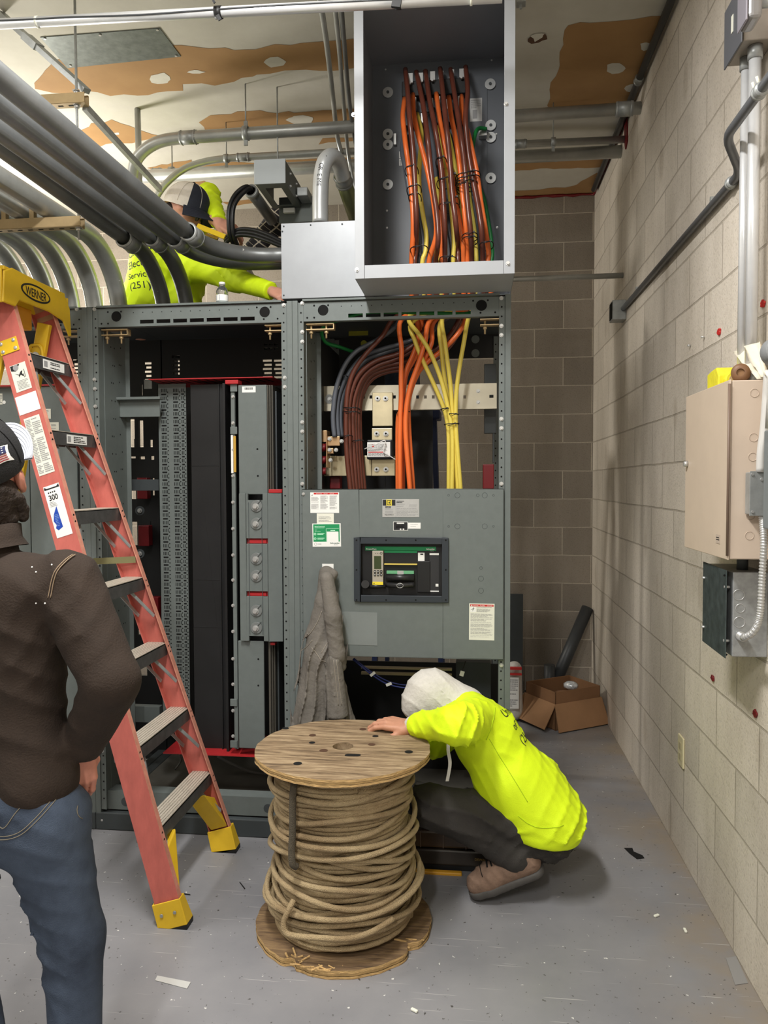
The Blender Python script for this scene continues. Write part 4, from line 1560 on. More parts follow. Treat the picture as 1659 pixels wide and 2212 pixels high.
CAB = {
    'brown': [
        ([(375, 415), (390, 560), (400, 700), (420, 900), (432, 1100), (440, 1300), (440, 1480), (430, 1575)],
         [(720, 175), (640, 300), (520, 430), (430, 560), (385, 700), (372, 850), (370, 1000), (378, 1200), (402, 1435)], 3.16, 3.44),
        ([(440, 430), (480, 620), (505, 800), (520, 950), (540, 1120), (565, 1300), (570, 1450), (556, 1575)],
         [(985, 165), (950, 260), (880, 360), (760, 430), (600, 480), (480, 570), (415, 700), (392, 850), (394, 1000), (402, 1200), (424, 1435)], 3.15, 3.46),
        ([(495, 425), (520, 600), (550, 750), (575, 900), (590, 1020), (600, 1150), (610, 1350), (612, 1575)],
         [(1010, 165), (960, 290), (870, 400), (740, 470), (600, 520), (500, 600), (445, 720), (422, 850), (425, 1100), (446, 1435)], 3.17, 3.48),
        ([(583, 410), (600, 560), (620, 750), (640, 950), (655, 1150), (678, 1350), (690, 1480), (690, 1575)],
         [(1215, 165), (1130, 310), (1020, 410), (850, 480), (660, 520), (540, 580), (472, 690), (442, 850), (445, 1100), (468, 1435)], 3.15, 3.50),
        ([(645, 415), (675, 600), (705, 800), (730, 1000), (745, 1200), (765, 1400), (772, 1575)],
         [(1235, 165), (1150, 330), (1030, 440), (860, 510), (690, 540), (560, 590), (490, 700), (462, 850), (464, 1100), (488, 1435)], 3.16, 3.52),
        ([(735, 400), (748, 550), (735, 700), (750, 900), (780, 1080), (812, 1250), (832, 1400), (838, 1575)],
         [(1255, 165), (1170, 340), (1040, 470), (870, 540), (700, 560), (575, 610), (505, 710), (474, 850), (482, 1150), (508, 1435)], 3.17, 3.54)],
    'orange': [
        ([(370, 590), (360, 700), (375, 850), (395, 1000), (412, 1150), (422, 1350), (412, 1575)],
         [(900, 165), (905, 330), (870, 440), (822, 550), (800, 680), (778, 850), (758, 950), (758, 1435)], 3.21, 3.44),
        ([(420, 565), (425, 680), (455, 820), (490, 950), (520, 1080), (545, 1220), (560, 1400), (515, 1575)],
         [(940, 165), (930, 330), (890, 450), (825, 570), (804, 700), (795, 850), (795, 1100), (795, 1435)], 3.22, 3.46),
        ([(560, 560), (575, 680), (595, 800), (625, 950), (650, 1050), (665, 1150), (690, 1280), (718, 1450), (724, 1575)],
         [(1265, 165), (1200, 290), (1080, 410), (980, 490), (890, 600), (840, 750), (838, 900), (848, 1100), (872, 1435)], 3.22, 3.43),
        ([(600, 900), (598, 1000), (596, 1100), (588, 1300), (594, 1450), (592, 1575)],
         [(790, 165), (786, 400), (782, 600), (782, 750), (776, 900), (772, 1100), (774, 1435)], 3.24, 3.38),
        ([(635, 580), (650, 700), (680, 850), (700, 1000), (715, 1150), (735, 1350), (746, 1575)],
         [(1010, 165), (960, 350), (905, 520), (850, 680), (820, 850), (818, 1050), (848, 1435)], 3.21, 3.38),
        ([(710, 575), (715, 680), (750, 800), (785, 950), (805, 1050), (825, 1200), (850, 1350), (872, 1500), (868, 1575)],
         [(1050, 165), (1010, 350), (940, 510), (870, 660), (832, 820), (824, 1050), (836, 1250), (858, 1435)], 3.20, 3.43)],
    'yellow': [
        ([(445, 680), (472, 800), (462, 950), (458, 1100), (480, 1280), (500, 1400), (496, 1500), (476, 1575)],
         [(838, 165), (920, 290), (1000, 420), (1080, 620), (1130, 820), (1160, 980), (1167, 1150), (1162, 1435)], 3.26, 3.36),
        ([(535, 940), (555, 1050), (570, 1150), (580, 1280), (584, 1450), (580, 1575)],
         [(860, 200), (885, 330), (940, 470), (1010, 620), (1085, 790), (1120, 900), (1138, 1050), (1138, 1435)], 3.27, 3.39),
        ([(565, 760), (600, 880), (620, 1000), (640, 1150), (655, 1300), (665, 1450), (660, 1575)],
         [(1090, 165), (1110, 350), (1150, 650), (1165, 850), (1180, 1000), (1207, 1435)], 3.25, 3.37),
        ([(620, 760), (645, 860), (668, 980), (688, 1100), (700, 1300), (690, 1500), (680, 1575)],
         [(1074, 200), (1086, 420), (1112, 650), (1142, 820), (1166, 960), (1178, 1100), (1184, 1435)], 3.28, 3.40),
        ([(690, 720), (712, 860), (735, 1000), (760, 1200), (790, 1400), (800, 1575)],
         [(1285, 165), (1250, 350), (1220, 520), (1197, 700), (1190, 900), (1200, 1100), (1226, 1435)], 3.29, 3.36)],
    'grey': [
        ([(380, 760), (356, 890), (375, 1000), (400, 1150), (450, 1350), (464, 1500), (455, 1575)],
         [(775, 185), (700, 260), (580, 340), (450, 410), (360, 520), (300, 680), (276, 850), (276, 960), (286, 1050)], 3.30, 3.47),
        ([(520, 700), (545, 900), (560, 1100), (620, 1300), (655, 1500), (640, 1575)],
         [(1040, 170), (960, 280), (800, 350), (640, 395), (500, 450), (390, 580), (325, 720), (304, 850), (308, 960), (318, 1050)], 3.32, 3.50),
        ([(700, 900), (730, 1050), (768, 1150), (790, 1300), (804, 1450), (806, 1575)],
         [(1090, 180), (980, 300), (820, 370), (660, 420), (520, 480), (420, 590), (365, 680), (332, 820), (330, 960), (338, 1050)], 3.31, 3.52)],
}
for col, m in (('brown', C_br), ('orange', C_or), ('yellow', C_ye), ('grey', C_gr)):
    for i, (t, b, yt, yb) in enumerate(CAB[col]):
        pts = spline(cpts(t, b, yt, yb), 5)
        o = MB().tube(pts, 0.0108 if col != 'yellow' else 0.0098, 10).build('power_cable', m)
        tag(o, '%s power cable in the open wireway box, %s %s one counted from the left' % (col, ORD[i], col), 'cable', 'power cables in the wireway box')
pts = cpts([(858, 770), (812, 768), (790, 810), (775, 900), (775, 1000), (800, 1090), (842, 1180), (870, 1320), (890, 1450), (890, 1560)], [], 3.36, 3.4)
pts += [Vector((0.03, 3.33, 2.325)), W(1015, 676, Y=3.27), W(930, 676, Y=3.262), W(800, 674, Y=3.262), W(735, 690, Y=3.30), W(697, 708, Y=3.4), W(702, 738, Y=3.5), W(735, 750, Y=3.55), W(768, 762, Y=3.6)]
tag(MB().tube(spline(pts, 5), 0.0085, 10).build('ground_cable', C_gn), 'thin green ground cable along the right side of the wireway box', 'cable')

TIES = [('w', 413, 1025, 38), ('w', 428, 1140, 42), ('w', 433, 1188, 36), ('w', 458, 1495, 52), ('w', 590, 975, 32), ('w', 612, 1095, 48), ('w', 660, 1075, 26),
        ('w', 748, 1060, 72), ('w', 748, 1084, 72), ('w', 742, 1108, 66), ('w', 718, 1126, 36), ('w', 672, 1210, 26), ('w', 637, 1240, 60), ('w', 760, 1418, 46),
        ('w', 760, 1440, 46), ('w', 858, 1470, 42), ('w', 632, 1556, 52)]
TIEB = [('b', 415, 838, 60, 3.47), ('b', 415, 868, 60, 3.47), ('b', 388, 1045, 28, 3.45), ('b', 462, 1080, 40, 3.49), ('b', 797, 860, 50, 3.42), ('b', 1112, 842, 32, 3.375),
        ('b', 1176, 882, 34, 3.365), ('b', 1160, 955, 54, 3.375), ('b', 365, 600, 22, 3.5)]


def tie(i, c, hx, hy, tilt, lab, grp):
    ring = []
    for k in range(28):
        a = 2 * pi * k / 28
        ca, sa = math.cos(a), math.sin(a)
        s = 2 / 2.6
        x = hx * abs(ca) ** s * (1 if ca > 0 else -1)
        y = hy * abs(sa) ** s * (1 if sa > 0 else -1)
        ring.append(c + Vector((x, y, x * tilt)))
    mb = MB().tube(ring, 0.0021, 6, closed=True)
    mb.obox(c + Vector((hx * 0.5, -hy - 0.001, hx * .5 * tilt)), (0.007, 0.006, 0.007))
    e = c + Vector((-hx * .7, -hy - 0.003, 0))
    mb.tube([c + Vector((hx * 0.5, -hy - 0.003, 0)), e + Vector((0.006, -0.004, -0.01))], 0.0015, 5)
    tag(mb.build('cable_tie', M_black), lab, 'cable tie', grp)


rd = random.Random(5)
for i, (k, a, b, w) in enumerate(sorted(TIES, key=lambda q: q[2])):
    c = W(740 + a / 2.765, b / 2.765, Y=3.215)
    tie(i, c, w / 2.765 / 1655 * 3.2, 0.062, rd.uniform(-.05, .2), 'black cable tie round cables in the wireway box, %s tie counted from the top' % ORD[i], 'black cable ties in the wireway box')
for i, (k, a, b, w, y) in enumerate(TIEB):
    c = W(640 + a / 3.456, 640 + b / 3.456, Y=y)
    tie(i, c, w / 3.456 / 1655 * 3.42, 0.050 if i < 4 else 0.034, rd.uniform(-.1, .15),
        'black cable tie round %s' % ['the brown cable bundle, upper one of a close pair', 'the brown cable bundle, lower one of a close pair', 'the left brown cables just above the breaker panel', 'the right brown cables just above the breaker panel', 'the orange cable bundle in front of the zinc bar', 'the left yellow cables just below the zinc bar', 'the right yellow cables below the zinc bar', 'the whole yellow bundle, lowest of its three ties', 'the grey cables where they curve'][i],
        'black cable ties in the upper bay')
# ================================================================== conduits and supports overhead
def coupling(parent, p0, p1, r, screws=True, m=None):
    p0, p1 = Vector(p0), Vector(p1)
    L = (p1 - p0).length
    mb = MB().lathe([(r - 0.003, 0), (r + 0.0035, 0), (r + 0.0035, L), (r - 0.003, L)], p0, p1 - p0, 24)
    t = (p1 - p0).normalized()
    for k in (0.008, L - 0.010):
        mb.lathe([(r + 0.0035, k - 0.003), (r + 0.0065, k), (r + 0.0035, k + 0.003)], p0, t, 24)
    return mb.build('coupling', m or M_galv, parent)


def conduit(pts, r, label, mat_=None, group=None, couplings=(), n=18, cat='conduit', name='conduit', cr=None):
    """a run of tubing with its couplings as parts"""
    pts = [Vector(p) for p in pts]
    if not couplings:
        o = MB().tube(pts, r, n).build(name, mat_ or M_emt)
        tag(o, label, cat, group)
        return o
    t = thing(name, label, cat, pts[0], group)
    MB().tube(pts, r, n).build('tubing', mat_ or M_emt, t)
    for a, b in couplings:
        coupling(t, a, b, r)
    return t


R25 = 0.0365
# four big ones running over the aisle into the pull box and the middle section
spec = [
    ((-1.317, 2.05, 2.686), 'box', (3.30, -1.220, 2.628), 3.61, 'big grey conduit bending into the pull box, nearest of the four to the aisle'),
    ((-1.413, 2.197, 2.688), 'box', (3.39, -1.315, 2.631), 3.725, 'big grey conduit bending into the pull box just behind the nearest one'),
    ((-1.519, 2.358, 2.690), 'down', (3.39, -1.422, 2.639), 3.73, 'big grey conduit bending down into the middle section, beside the water bottle'),
    ((-1.599, 2.480, 2.692), 'down', (3.34, -1.529, 2.624), 3.70, 'big grey conduit bending down into the middle section, farther from the bottle'),
]
M_cond = mat('big_conduit', (118, 120, 120), 0.4, 0.5, 0.16, 6, 0.03, 30)
for (a, kind, (yc, xc, zc), ye, lab) in spec:
    a = Vector(a)
    c = Vector((xc, yc, zc))
    d = (c - a).normalized()
    start = a - d * 1.5
    if kind == 'box':
        pts = fillet([start, Vector((xc, ye, zc)), Vector((-0.812, ye, zc))], 0.30, 12)
    else:
        pts = fillet([start, Vector((xc, ye, zc)), Vector((xc, ye, 2.3235))], 0.30, 12)
    t = thing('conduit', lab, 'conduit', c, 'big conduits over the switchboard')
    MB().tube(pts, R25, 24).build('tubing', M_cond, t)
    coupling(t, c - d * 0.075, c + d * 0.02, R25)
    if kind == 'box':
        mb = MB().lathe([(R25, 0), (R25 + 0.005, 0), (R25 + 0.005, 0.05), (R25, 0.05)], Vector((-0.862, ye, zc)), EX, 24)
        mb.build('connector', M_galv, t)
    # small oval stamp on the elbow
    k = len(pts) - 6
    q = pts[k]
    n = Vector((0, -1, 0.25)).normalized()
    tg = (pts[k + 1] - pts[k - 1]).normalized()
    x = (tg - n * tg.dot(n)).normalized()
    y = n.cross(x)
    MB().add([q + n * (R25 + 0.0006) + x * 0.016 * math.cos(i * pi / 8) + y * 0.007 * math.sin(i * pi / 8) for i in range(16)], [list(range(16))]).build('oval_stamp', M_silver, t)

# six further ones beyond them, each with an elbow down into the left section
R3 = 0.0425
for i, x in enumerate((-1.792, -1.922, -2.046, -2.166, -2.290, -2.415)):
    ye = 3.76
    z = W(169, 481, Y=3.12).z + 0.065
    pts = fillet([Vector((x - 0.06, 1.2, z + 0.02)), Vector((x, ye, z)), Vector((x, ye, 2.3235))], 0.34, 14)
    t = thing('conduit', 'elbowed conduit entering the left section, %s of six on the gold strut from the aisle' % ORD[i], 'conduit', (x, ye, 2.3235), 'elbowed conduits on the strut')
    MB().tube(pts, R3, 22).build('tubing', M_emt, t)
    q = pts[10]
    n = Vector((0.75, -0.6, 0.2)).normalized()
    tg = (pts[11] - pts[9]).normalized()
    xx = (tg - n * tg.dot(n)).normalized()
    yy = n.cross(xx)
    MB().add([q + n * (R3 + 0.0006) + xx * 0.016 * math.cos(k * pi / 8) + yy * 0.007 * math.sin(k * pi / 8) for k in range(16)], [list(range(16))]).build('oval_stamp', M_silver, t)


def strut(p0, p1, name, label, m=M_strut, up=(0, 0, 1), holes=True):
    p0, p1 = Vector(p0), Vector(p1)
    t = (p1 - p0).normalized()
    u = Vector(up)
    s = t.cross(u).normalized()
    u = s.cross(t)
    h, w, k = 0.041, 0.041, 0.0025
    mb = MB()
    mb.bar(p0 - u * (h / 2), p1 - u * (h / 2), w, k, u)
    for sg in (-1, 1):
        mb.bar(p0 + s * sg * (w / 2 - k / 2), p1 + s * sg * (w / 2 - k / 2), k, h, u)
        mb.bar(p0 + s * sg * (w / 2 - .005) + u * (h / 2), p1 + s * sg * (w / 2 - .005) + u * (h / 2), 0.009, k, u)
    if holes:
        L = (p1 - p0).length
        mb.m(1)
        q = 0.03
        while q < L - 0.03:
            c = p0 + t * q - u * (h / 2 + k / 2 + 0.0006)
            mb.add([c - t * 0.011 - s * 0.005, c + t * 0.011 - s * 0.005, c + t * 0.011 + s * 0.005, c - t * 0.011 + s * 0.005], [(0, 1, 2, 3)])
            q += 0.047
    o = mb.build(name, [m, M_hole])
    return tag(o, label, 'strut')


yr = 3.12
zr = W(169, 481, Y=yr).z
xr = W(178, 481, Y=yr).x
lower = strut((-2.85, yr, zr), (xr, yr, zr), 'strut_channel', 'gold-coloured strut channel under the row of large conduits')
for k, x in enumerate((-1.868, -1.995, -2.117)):
    mb = MB().box(x - 0.010, x + 0.010, yr - 0.012, yr + 0.012, zr + 0.021, zr + 0.13)
    tag(mb.build('pipe_strap', M_strut), 'upright strap between conduits on the gold strut, %s from the aisle end' % ORD[k], 'strap', 'straps on the gold strut')
zu = W(150, 217, Y=yr).z
upper = strut((-2.75, yr, zu), (W(187, 217, Y=yr).x, yr, zu), 'strut_channel', 'upper tan strut channel hung by a threaded rod under the ceiling')
xrod = W(167, 300, Y=yr).x
t = thing('threaded_rod', 'threaded rod hanging from the ceiling through both strut channels', 'rod', (xrod, yr, zr))
MB().cyl((xrod, yr, zr - 0.07), (xrod, yr, CEIL), 0.0055, n=10).build('rod', M_galv, t)
for z in (zr - 0.028, zu - 0.028, zu + 0.03):
    mb = MB().cyl((xrod, yr, z - 0.006), (xrod, yr, z + 0.006), 0.011, n=6)
    mb.cyl((xrod, yr, z + 0.0062), (xrod, yr, z + 0.0082), 0.016, n=14)
    mb.build('nut', M_steel, t)
# braces
a = W(0, 28, Z=CEIL - 0.01)
b = Vector((xrod + 0.03, yr + 0.03, zu + 0.05))
d = (a - b).normalized()
mb = MB().bar(b, a, 0.021, 0.041, (0.3, 1, 0.2))
mid = b.lerp(a, 0.62)
mb.bar(mid - d * 0.04, mid + d * 0.04, 0.03, 0.05, (0.3, 1, 0.2))
tag(mb.build('brace_channel', M_galv), 'grey diagonal brace from the upper strut up to the ceiling', 'brace')
a = Vector((W(178, 222, Y=yr).x, yr + 0.02, zu - 0.02))
b = W(346, 409, Y=3.95)
mb = MB().bar(a, b, 0.021, 0.03, (0, 1, 0.3))
tag(mb.build('brace_channel', M_galv), 'greenish diagonal brace from the upper strut down behind the white cap', 'brace')

# pipes near the rear wall
YA = 3.875
pa = [W(286, 470, Y=4.05), W(285, 395, Y=4.0), W(292, 352, Y=3.97), W(312, 325, Y=3.95), W(345, 306, Y=3.93), W(390, 298, Y=3.92), W(430, 295.5, Y=3.91)]
pts = spline(pa, 6) + [W(1384, 233, X=WX - 0.0)]
t = conduit(pts, 0.031, 'upper strapped conduit under the ceiling, bent at its left end and reaching the right wall', couplings=[(W(390, 298, Y=3.92), W(426, 296, Y=3.915)), (W(1330, 236.8, Y=3.89), W(1368, 234.2, Y=3.88))])
p = W(531, 288, Y=3.9)
mb = MB().lathe([(0.0315, -0.014), (0.036, -0.014), (0.036, 0.014), (0.0315, 0.014)], p, EX, 20)
mb.box(p.x - 0.010, p.x + 0.010, p.y - 0.004, p.y + 0.004, p.z - 0.062, p.z - 0.034).box(p.x - 0.010, p.x + 0.010, p.y - 0.004, p.y + 0.004, p.z + 0.034, p.z + 0.062)
mb.cyl(p + Vector((0, 0, 0.05)), Vector((p.x, p.y, CEIL)), 0.004, n=8)
mb.build('pipe_hanger', M_galv, t)
YB_ = 4.29
pa = [W(318, 470, Y=4.29), W(338, 425, Y=4.29), W(362, 393, Y=4.29), W(400, 364, Y=4.29), W(445, 349, Y=4.29), W(490, 342.5, Y=4.29), W(520, 340, Y=4.29), W(720, 329, Y=4.29)]
pts = spline(pa, 6)
t = conduit(pts + [W(1352, 301, X=WX)], 0.0195, 'slim conduit with a long sweep at its left end, below the upper conduit', couplings=[(W(512, 340.5, Y=4.29), W(540, 338.8, Y=4.29)), (W(1112, 311.5, Y=4.29), W(1138, 310.2, Y=4.29))])
for a, b in ((489, 342.5), (1195, 307)):
    p = W(a, b, Y=4.29)
    mb = MB().lathe([(0.020, -0.012), (0.024, -0.012), (0.024, 0.012), (0.020, 0.012)], p, EX, 18)
    mb.box(p.x - 0.008, p.x + 0.008, p.y - 0.003, p.y + 0.003, p.z - 0.05, p.z - 0.022)
    mb.cyl(p + Vector((0, 0, 0.02)), Vector((p.x, p.y, CEIL)), 0.0032, n=8)
    mb.build('pipe_hanger', M_galv, t)
YC_ = 4.42
t = conduit([W(290, 382, Y=YC_), W(1342, 327.5, X=WX)], 0.036, 'thick conduit near the back wall, lowest of the three that reach the right wall', couplings=[(W(330, 379, Y=YC_ + .04), W(350, 378, Y=YC_ + .04))])
p = W(372, 376, Y=YC_ + .03)
mb = MB().lathe([(0.0365, -0.014), (0.041, -0.014), (0.041, 0.014), (0.0365, 0.014)], p, EX, 20)
mb.cyl(p + Vector((0, 0, 0.036)), Vector((p.x, p.y, CEIL)), 0.004, n=8)
mb.build('pipe_hanger', M_galv, t)
# drop from a torn hole in the ceiling
p = W(297, 236, Z=CEIL - 0.002)
conduit([p, Vector((p.x + .01, p.y, 2.7))], 0.0165, 'plain vertical conduit dropping from a torn hole in the ceiling', M_emt)
# small pipe into the right wall
conduit([W(1346, 595, X=WX), Vector((-0.6, W(1346, 595, X=WX).y, W(1346, 595, X=WX).z))], 0.0155, 'thin shiny conduit across the corner below the wireway box')
# crossing pipe in front with its ties and a thin cable
a, b = W(-70, 55.5, Y=2.62), W(1085, -6, Y=2.62)
t = thing('conduit', 'long bright conduit crossing in front of the wireway box under the ceiling', 'conduit', a)
MB().tube([a, b], 0.0172, 18).build('tubing', mat('emt_bright', (214, 215, 216), 0.3, 0.35, 0.05, 12), t)
c = W(472, 27, Y=2.60)
dd = (b - a).normalized()
mb = MB().lathe([(0.0172, -0.012), (0.0205, -0.012), (0.0205, 0.012), (0.0172, 0.012)], W(472, 27, Y=2.62), dd, 16)
mb.bar(c + Vector((0.003, -0.02, -0.02)), c + Vector((0.012, -0.02, -0.038)), 0.004, 0.012)
mb.bar(c + Vector((-0.006, -0.02, 0.02)), c + Vector((-0.012, -0.02, 0.03)), 0.004, 0.008)
mb.build('black_tape', M_black, t)
mb = MB().lathe([(0.0172, -0.004), (0.0195, -0.004), (0.0195, 0.004), (0.0172, 0.004)], W(81, 47.5, Y=2.62), dd, 16)
mb.build('nylon_tie', M_cream, t)
mb = MB().lathe([(0.0172, -0.004), (0.0195, -0.004), (0.0195, 0.004), (0.0172, 0.004)], W(1018, -2, Y=2.62), dd, 16)
mb.build('nylon_tie', M_cream, t)
cab = [W(x, y, Y=2.602) for x, y in ((-70, 47), (60, 42), (150, 37), (300, 32), (470, 20), (640, 9), (860, -2), (1000, -8))]
tag(MB().tube(spline(cab, 6), 0.0028, 6).build('thin_cable', mat('cable_slate', (70, 72, 74), 0.4)), 'thin grey cable tied along the long bright conduit', 'cable')
c = W(858, 8, Y=2.60)
mb = MB().bar(c + Vector((0, -0.022, 0.03)), c + Vector((-0.006, -0.022, -0.022)), 0.012, 0.006, (0, 1, 0))
mb.obox(c + Vector((0, -0.022, -0.012)), (0.03, 0.012, 0.028), Matrix.Rotation(0.2, 3, 'Y'))
mb.lathe([(0.0172, -0.010), (0.021, -0.010), (0.021, 0.010), (0.0172, 0.010)], W(860, 6, Y=2.62), dd, 16)
tag(mb.build('tape_wrap', M_black), 'black tape wrap hanging off the bright conduit above the wireway box', 'tape')
p = W(1125, 4, Z=CEIL - 0.001)
mb = MB().prism([(-0.02, -0.025), (0.02, -0.025), (0.022, 0.02), (-0.018, 0.025)], p, EX, EY, (0, 0, -0.012)).cyl(p, p + Vector((0, 0, -0.03)), 0.006, n=8)
tag(mb.build('ceiling_clip', M_galv, bev=0.002), 'small bracket screwed to the ceiling right of the wireway box', 'bracket')
# slim tubes along the ceiling towards the aisle
for k, (px, pts_) in enumerate(((0, [(690, -10, 3.1), (705, 90, 3.45), (718, 200, 3.85), (728, 290, 4.2), (738, 332, 4.285)]),
                                (1, [(722, 0, 3.1), (733, 110, 3.5), (742, 220, 3.9), (752, 330, 4.25), (768, 420, 4.3)]),
                                (2, [(736, 0, 3.1), (745, 110, 3.5), (757, 240, 3.9), (775, 350, 4.2)]))):
    conduit(spline([W(a, b, Y=y) for a, b, y in pts_], 6), 0.0125 if k == 0 else 0.0105, ['slim tube beside the wireway box, nearest the gold strut', 'slim tube beside the wireway box, between the two others', 'slim dark tube touching the side of the wireway box, hindmost of the three'][k],
            M_emt if k < 2 else M_emtd, 'slim tubes beside the wireway box')
# sheet-metal patch screwed to the ceiling
pl = [W(a, b, Z=CEIL - 0.001) for a, b in ((87, 80), (345, 60), (391, 121), (146, 146))]
mb = MB()
vs = [p - Vector((0, 0, 0.003)) for p in pl] + [p + Vector((0, 0, 0.0005)) for p in pl]
mb.add(vs, [(0, 1, 2, 3), (7, 6, 5, 4), (0, 4, 5, 1), (1, 5, 6, 2), (2, 6, 7, 3), (3, 7, 4, 0)])
t = thing('ceiling_plate', 'grey galvanized sheet screwed flat to the ceiling above the strut', 'metal plate', pl[0])
mb.build('sheet', mat('sheet_galv', (108, 114, 110), 0.5, 0.5, 0.22, 26), t)
for a, b in ((97, 83), (216, 75), (340, 64), (380, 120), (152, 141)):
    p = W(a, b, Z=CEIL - 0.004)
    MB().cyl(p, p - Vector((0, 0, 0.004)), 0.006, n=8).build('screw', M_steel, t)

# candy-cane conduit on the pull box
pts = fillet([W(692, 482, Y=3.5), W(693, 420, Y=3.5), W(712, 300, Y=3.52), W(742, 385, Y=3.72)], 0.14, 12)
t = thing('conduit', 'conduit elbow rising from the pull box and hooking over with handwriting on it', 'conduit', W(692, 482, Y=3.5))
pts = spline([W(692, 482, Y=3.5), W(692, 430, Y=3.5), W(694, 385, Y=3.5), W(701, 352, Y=3.5), W(716, 338, Y=3.54), W(732, 352, Y=3.62), W(741, 384, Y=3.70)], 8)
MB().tube(pts, R25, 22).build('tubing', mat('emt_pale', (196, 198, 198), 0.36, 0.4, 0.08, 12), t)
p = W(692, 480, Y=3.5)
mb = MB().lathe([(R25, 0), (R25 + 0.006, 0), (R25 + 0.006, 0.042), (R25 + 0.003, 0.045), (R25, 0.045)], Vector((p.x, p.y, 2.633)), EZ, 24)
mb.build('connector', mat('diecast', (206, 206, 204), 0.35, 0.6), t)
# pencilled note along the elbow
v, f = text2d('EMERG TIE')
sh = MB()
for k, ch in enumerate('EMERG TIE'):
    if ch == ' ':
        continue
    vv, ff = text2d(ch)
    c = pts[12 + int(k * 2.4)] if 12 + int(k * 2.4) < len(pts) else pts[-1]
    sh.add([Vector((c.x - 0.010 + q[1] * 0.028, c.y - R25 * 1.012, c.z + 0.008 - q[0] * 0.026)) for q in vv], ff)
sh.build('pencil_lettering', M_ink, t)
t = conduit([W(738, 378, Y=3.72), W(775, 490, Y=4.05)], R25 + 0.002, 'greenish conduit sloping down behind the wireway box below the hooked elbow', mat('emt_olive', (126, 130, 92), 0.4, 0.6, 0.12, 9), couplings=[(W(738, 378, Y=3.72), W(745, 398, Y=3.78))])

# junction trough seen from below
JX0, JY0 = W(551, 396, Y=3.7), W(616, 396, Y=3.7)
jx0, jx1 = JX0.x, JY0.x
jz0, jz1 = W(583, 396, Y=3.7).z, W(583, 346, Y=3.7).z
t = thing('junction_box', 'long grey junction box hung near the ceiling with an open slot underneath', 'junction box', (jx0, 3.7, jz0))
MB().box(jx0 - 0.003, jx1 + 0.003, 3.694, 3.70, jz0 - 0.004, jz1 + 0.003).build('end_cap', mat('cap_paint', (170, 176, 178), 0.4), t, bev=0.002)
M_jb = mat('junction_grey', (96, 102, 98), 0.5)
mb = MB().box(jx0, jx0 + 0.004, 3.7, 4.04, jz0, jz1).box(jx1 - 0.004, jx1, 3.7, 4.04, jz0, jz1).box(jx0 + .004, jx1 - .004, 3.7, 4.04, jz1 - 0.004, jz1)
mb.box(jx0 + .004, jx0 + 0.035, 3.7, 4.04, jz0, jz0 + 0.004).box(jx1 - 0.035, jx1 - .004, 3.7, 4.04, jz0, jz0 + 0.004).box(jx0 + .035, jx1 - .035, 3.7, 3.76, jz0, jz0 + 0.004).box(jx0 + .035, jx1 - .035, 4.0, 4.04, jz0, jz0 + 0.004)
mb.build('body', M_jb, t)
MB().box(jx0 + 0.03, jx1 + 0.09, 4.045, 4.2, jz0 - 0.075, jz0 + 0.06).build('rear_box', M_jb, t, bev=0.003)
MB().box(jx0 + 0.06, jx0 + 0.12, 4.02, 4.043, jz0 - 0.03, jz0 - 0.006).build('white_tab', M_white, t)
for y in (3.80, 3.93):
    for z in (jz0 + 0.02, jz1 - 0.03):
        bolt(t, (jx1 + 0.0005, y, z), face=(1, 0, 0), s=0.9)
MB().box(jx1 + 0.004, jx1 + 0.06, 3.93, 4.043, jz0 + 0.02, jz0 + 0.065).build('side_clamp', M_galv, t, bev=0.004)
MB().cyl((jx0 + 0.05, 3.95, jz1), (jx0 + 0.05, 3.95, CEIL), 0.004, n=8).build('hanger_rod', M_galv, t)
# stub with two black cables looping out
p0, p1 = W(541, 411, Y=3.95), W(588, 476, Y=4.25)
t = thing('conduit', 'short dark conduit stub with black cables looping out of its mouth', 'conduit', p0)
d = (p1 - p0).normalized()
L = (p1 - p0).length
MB().lathe([(0.026, 0.02), (0.026, 0.0), (0.031, 0.0), (0.031, L), (0.0, L)], p0, d, 22).build('tubing', M_emtd, t)
MB().lathe([(0.031, 0.002), (0.036, 0.002), (0.036, 0.03), (0.031, 0.03)], p0, d, 22).build('bushing', M_galv, t)
for k in range(2):
    q = [p0 + d * 0.05, p0 + Vector((-0.01 + k * .012, -0.02, 0.012 - k * .012)), W(510 + 10 * k, 418 + 4 * k, Y=3.90), W(496 + 9 * k, 446, Y=3.88), W(494 + 8 * k, 480, Y=3.88), W(497 + 8 * k, 510, Y=3.90), W(505 + 8 * k, 530, Y=3.95)]
    tag(MB().tube(spline(q, 7), 0.0115, 12).build('black_cable', C_bk), 'black cable looping out of the conduit stub, %s one' % ('left' if k == 0 else 'right'), 'cable', 'black cables over the switchboard')
for k in range(3):
    q = [W(486, 515 + k * 5, Y=3.93), W(512, 497 + k * 6, Y=3.9), W(545, 496 + k * 7, Y=3.88), W(580, 507 + k * 7, Y=3.86), W(604, 519 + k * 6, Y=3.85), W(616, 524 + k * 6, Y=3.85)]
    tag(MB().tube(spline(q, 7), 0.0105, 12).build('black_cable', C_bk), 'black cable from the worker\'s hand into the pull box, %s of three' % ('topmost', 'middle', 'lowest')[k], 'cable', 'black cables over the switchboard')
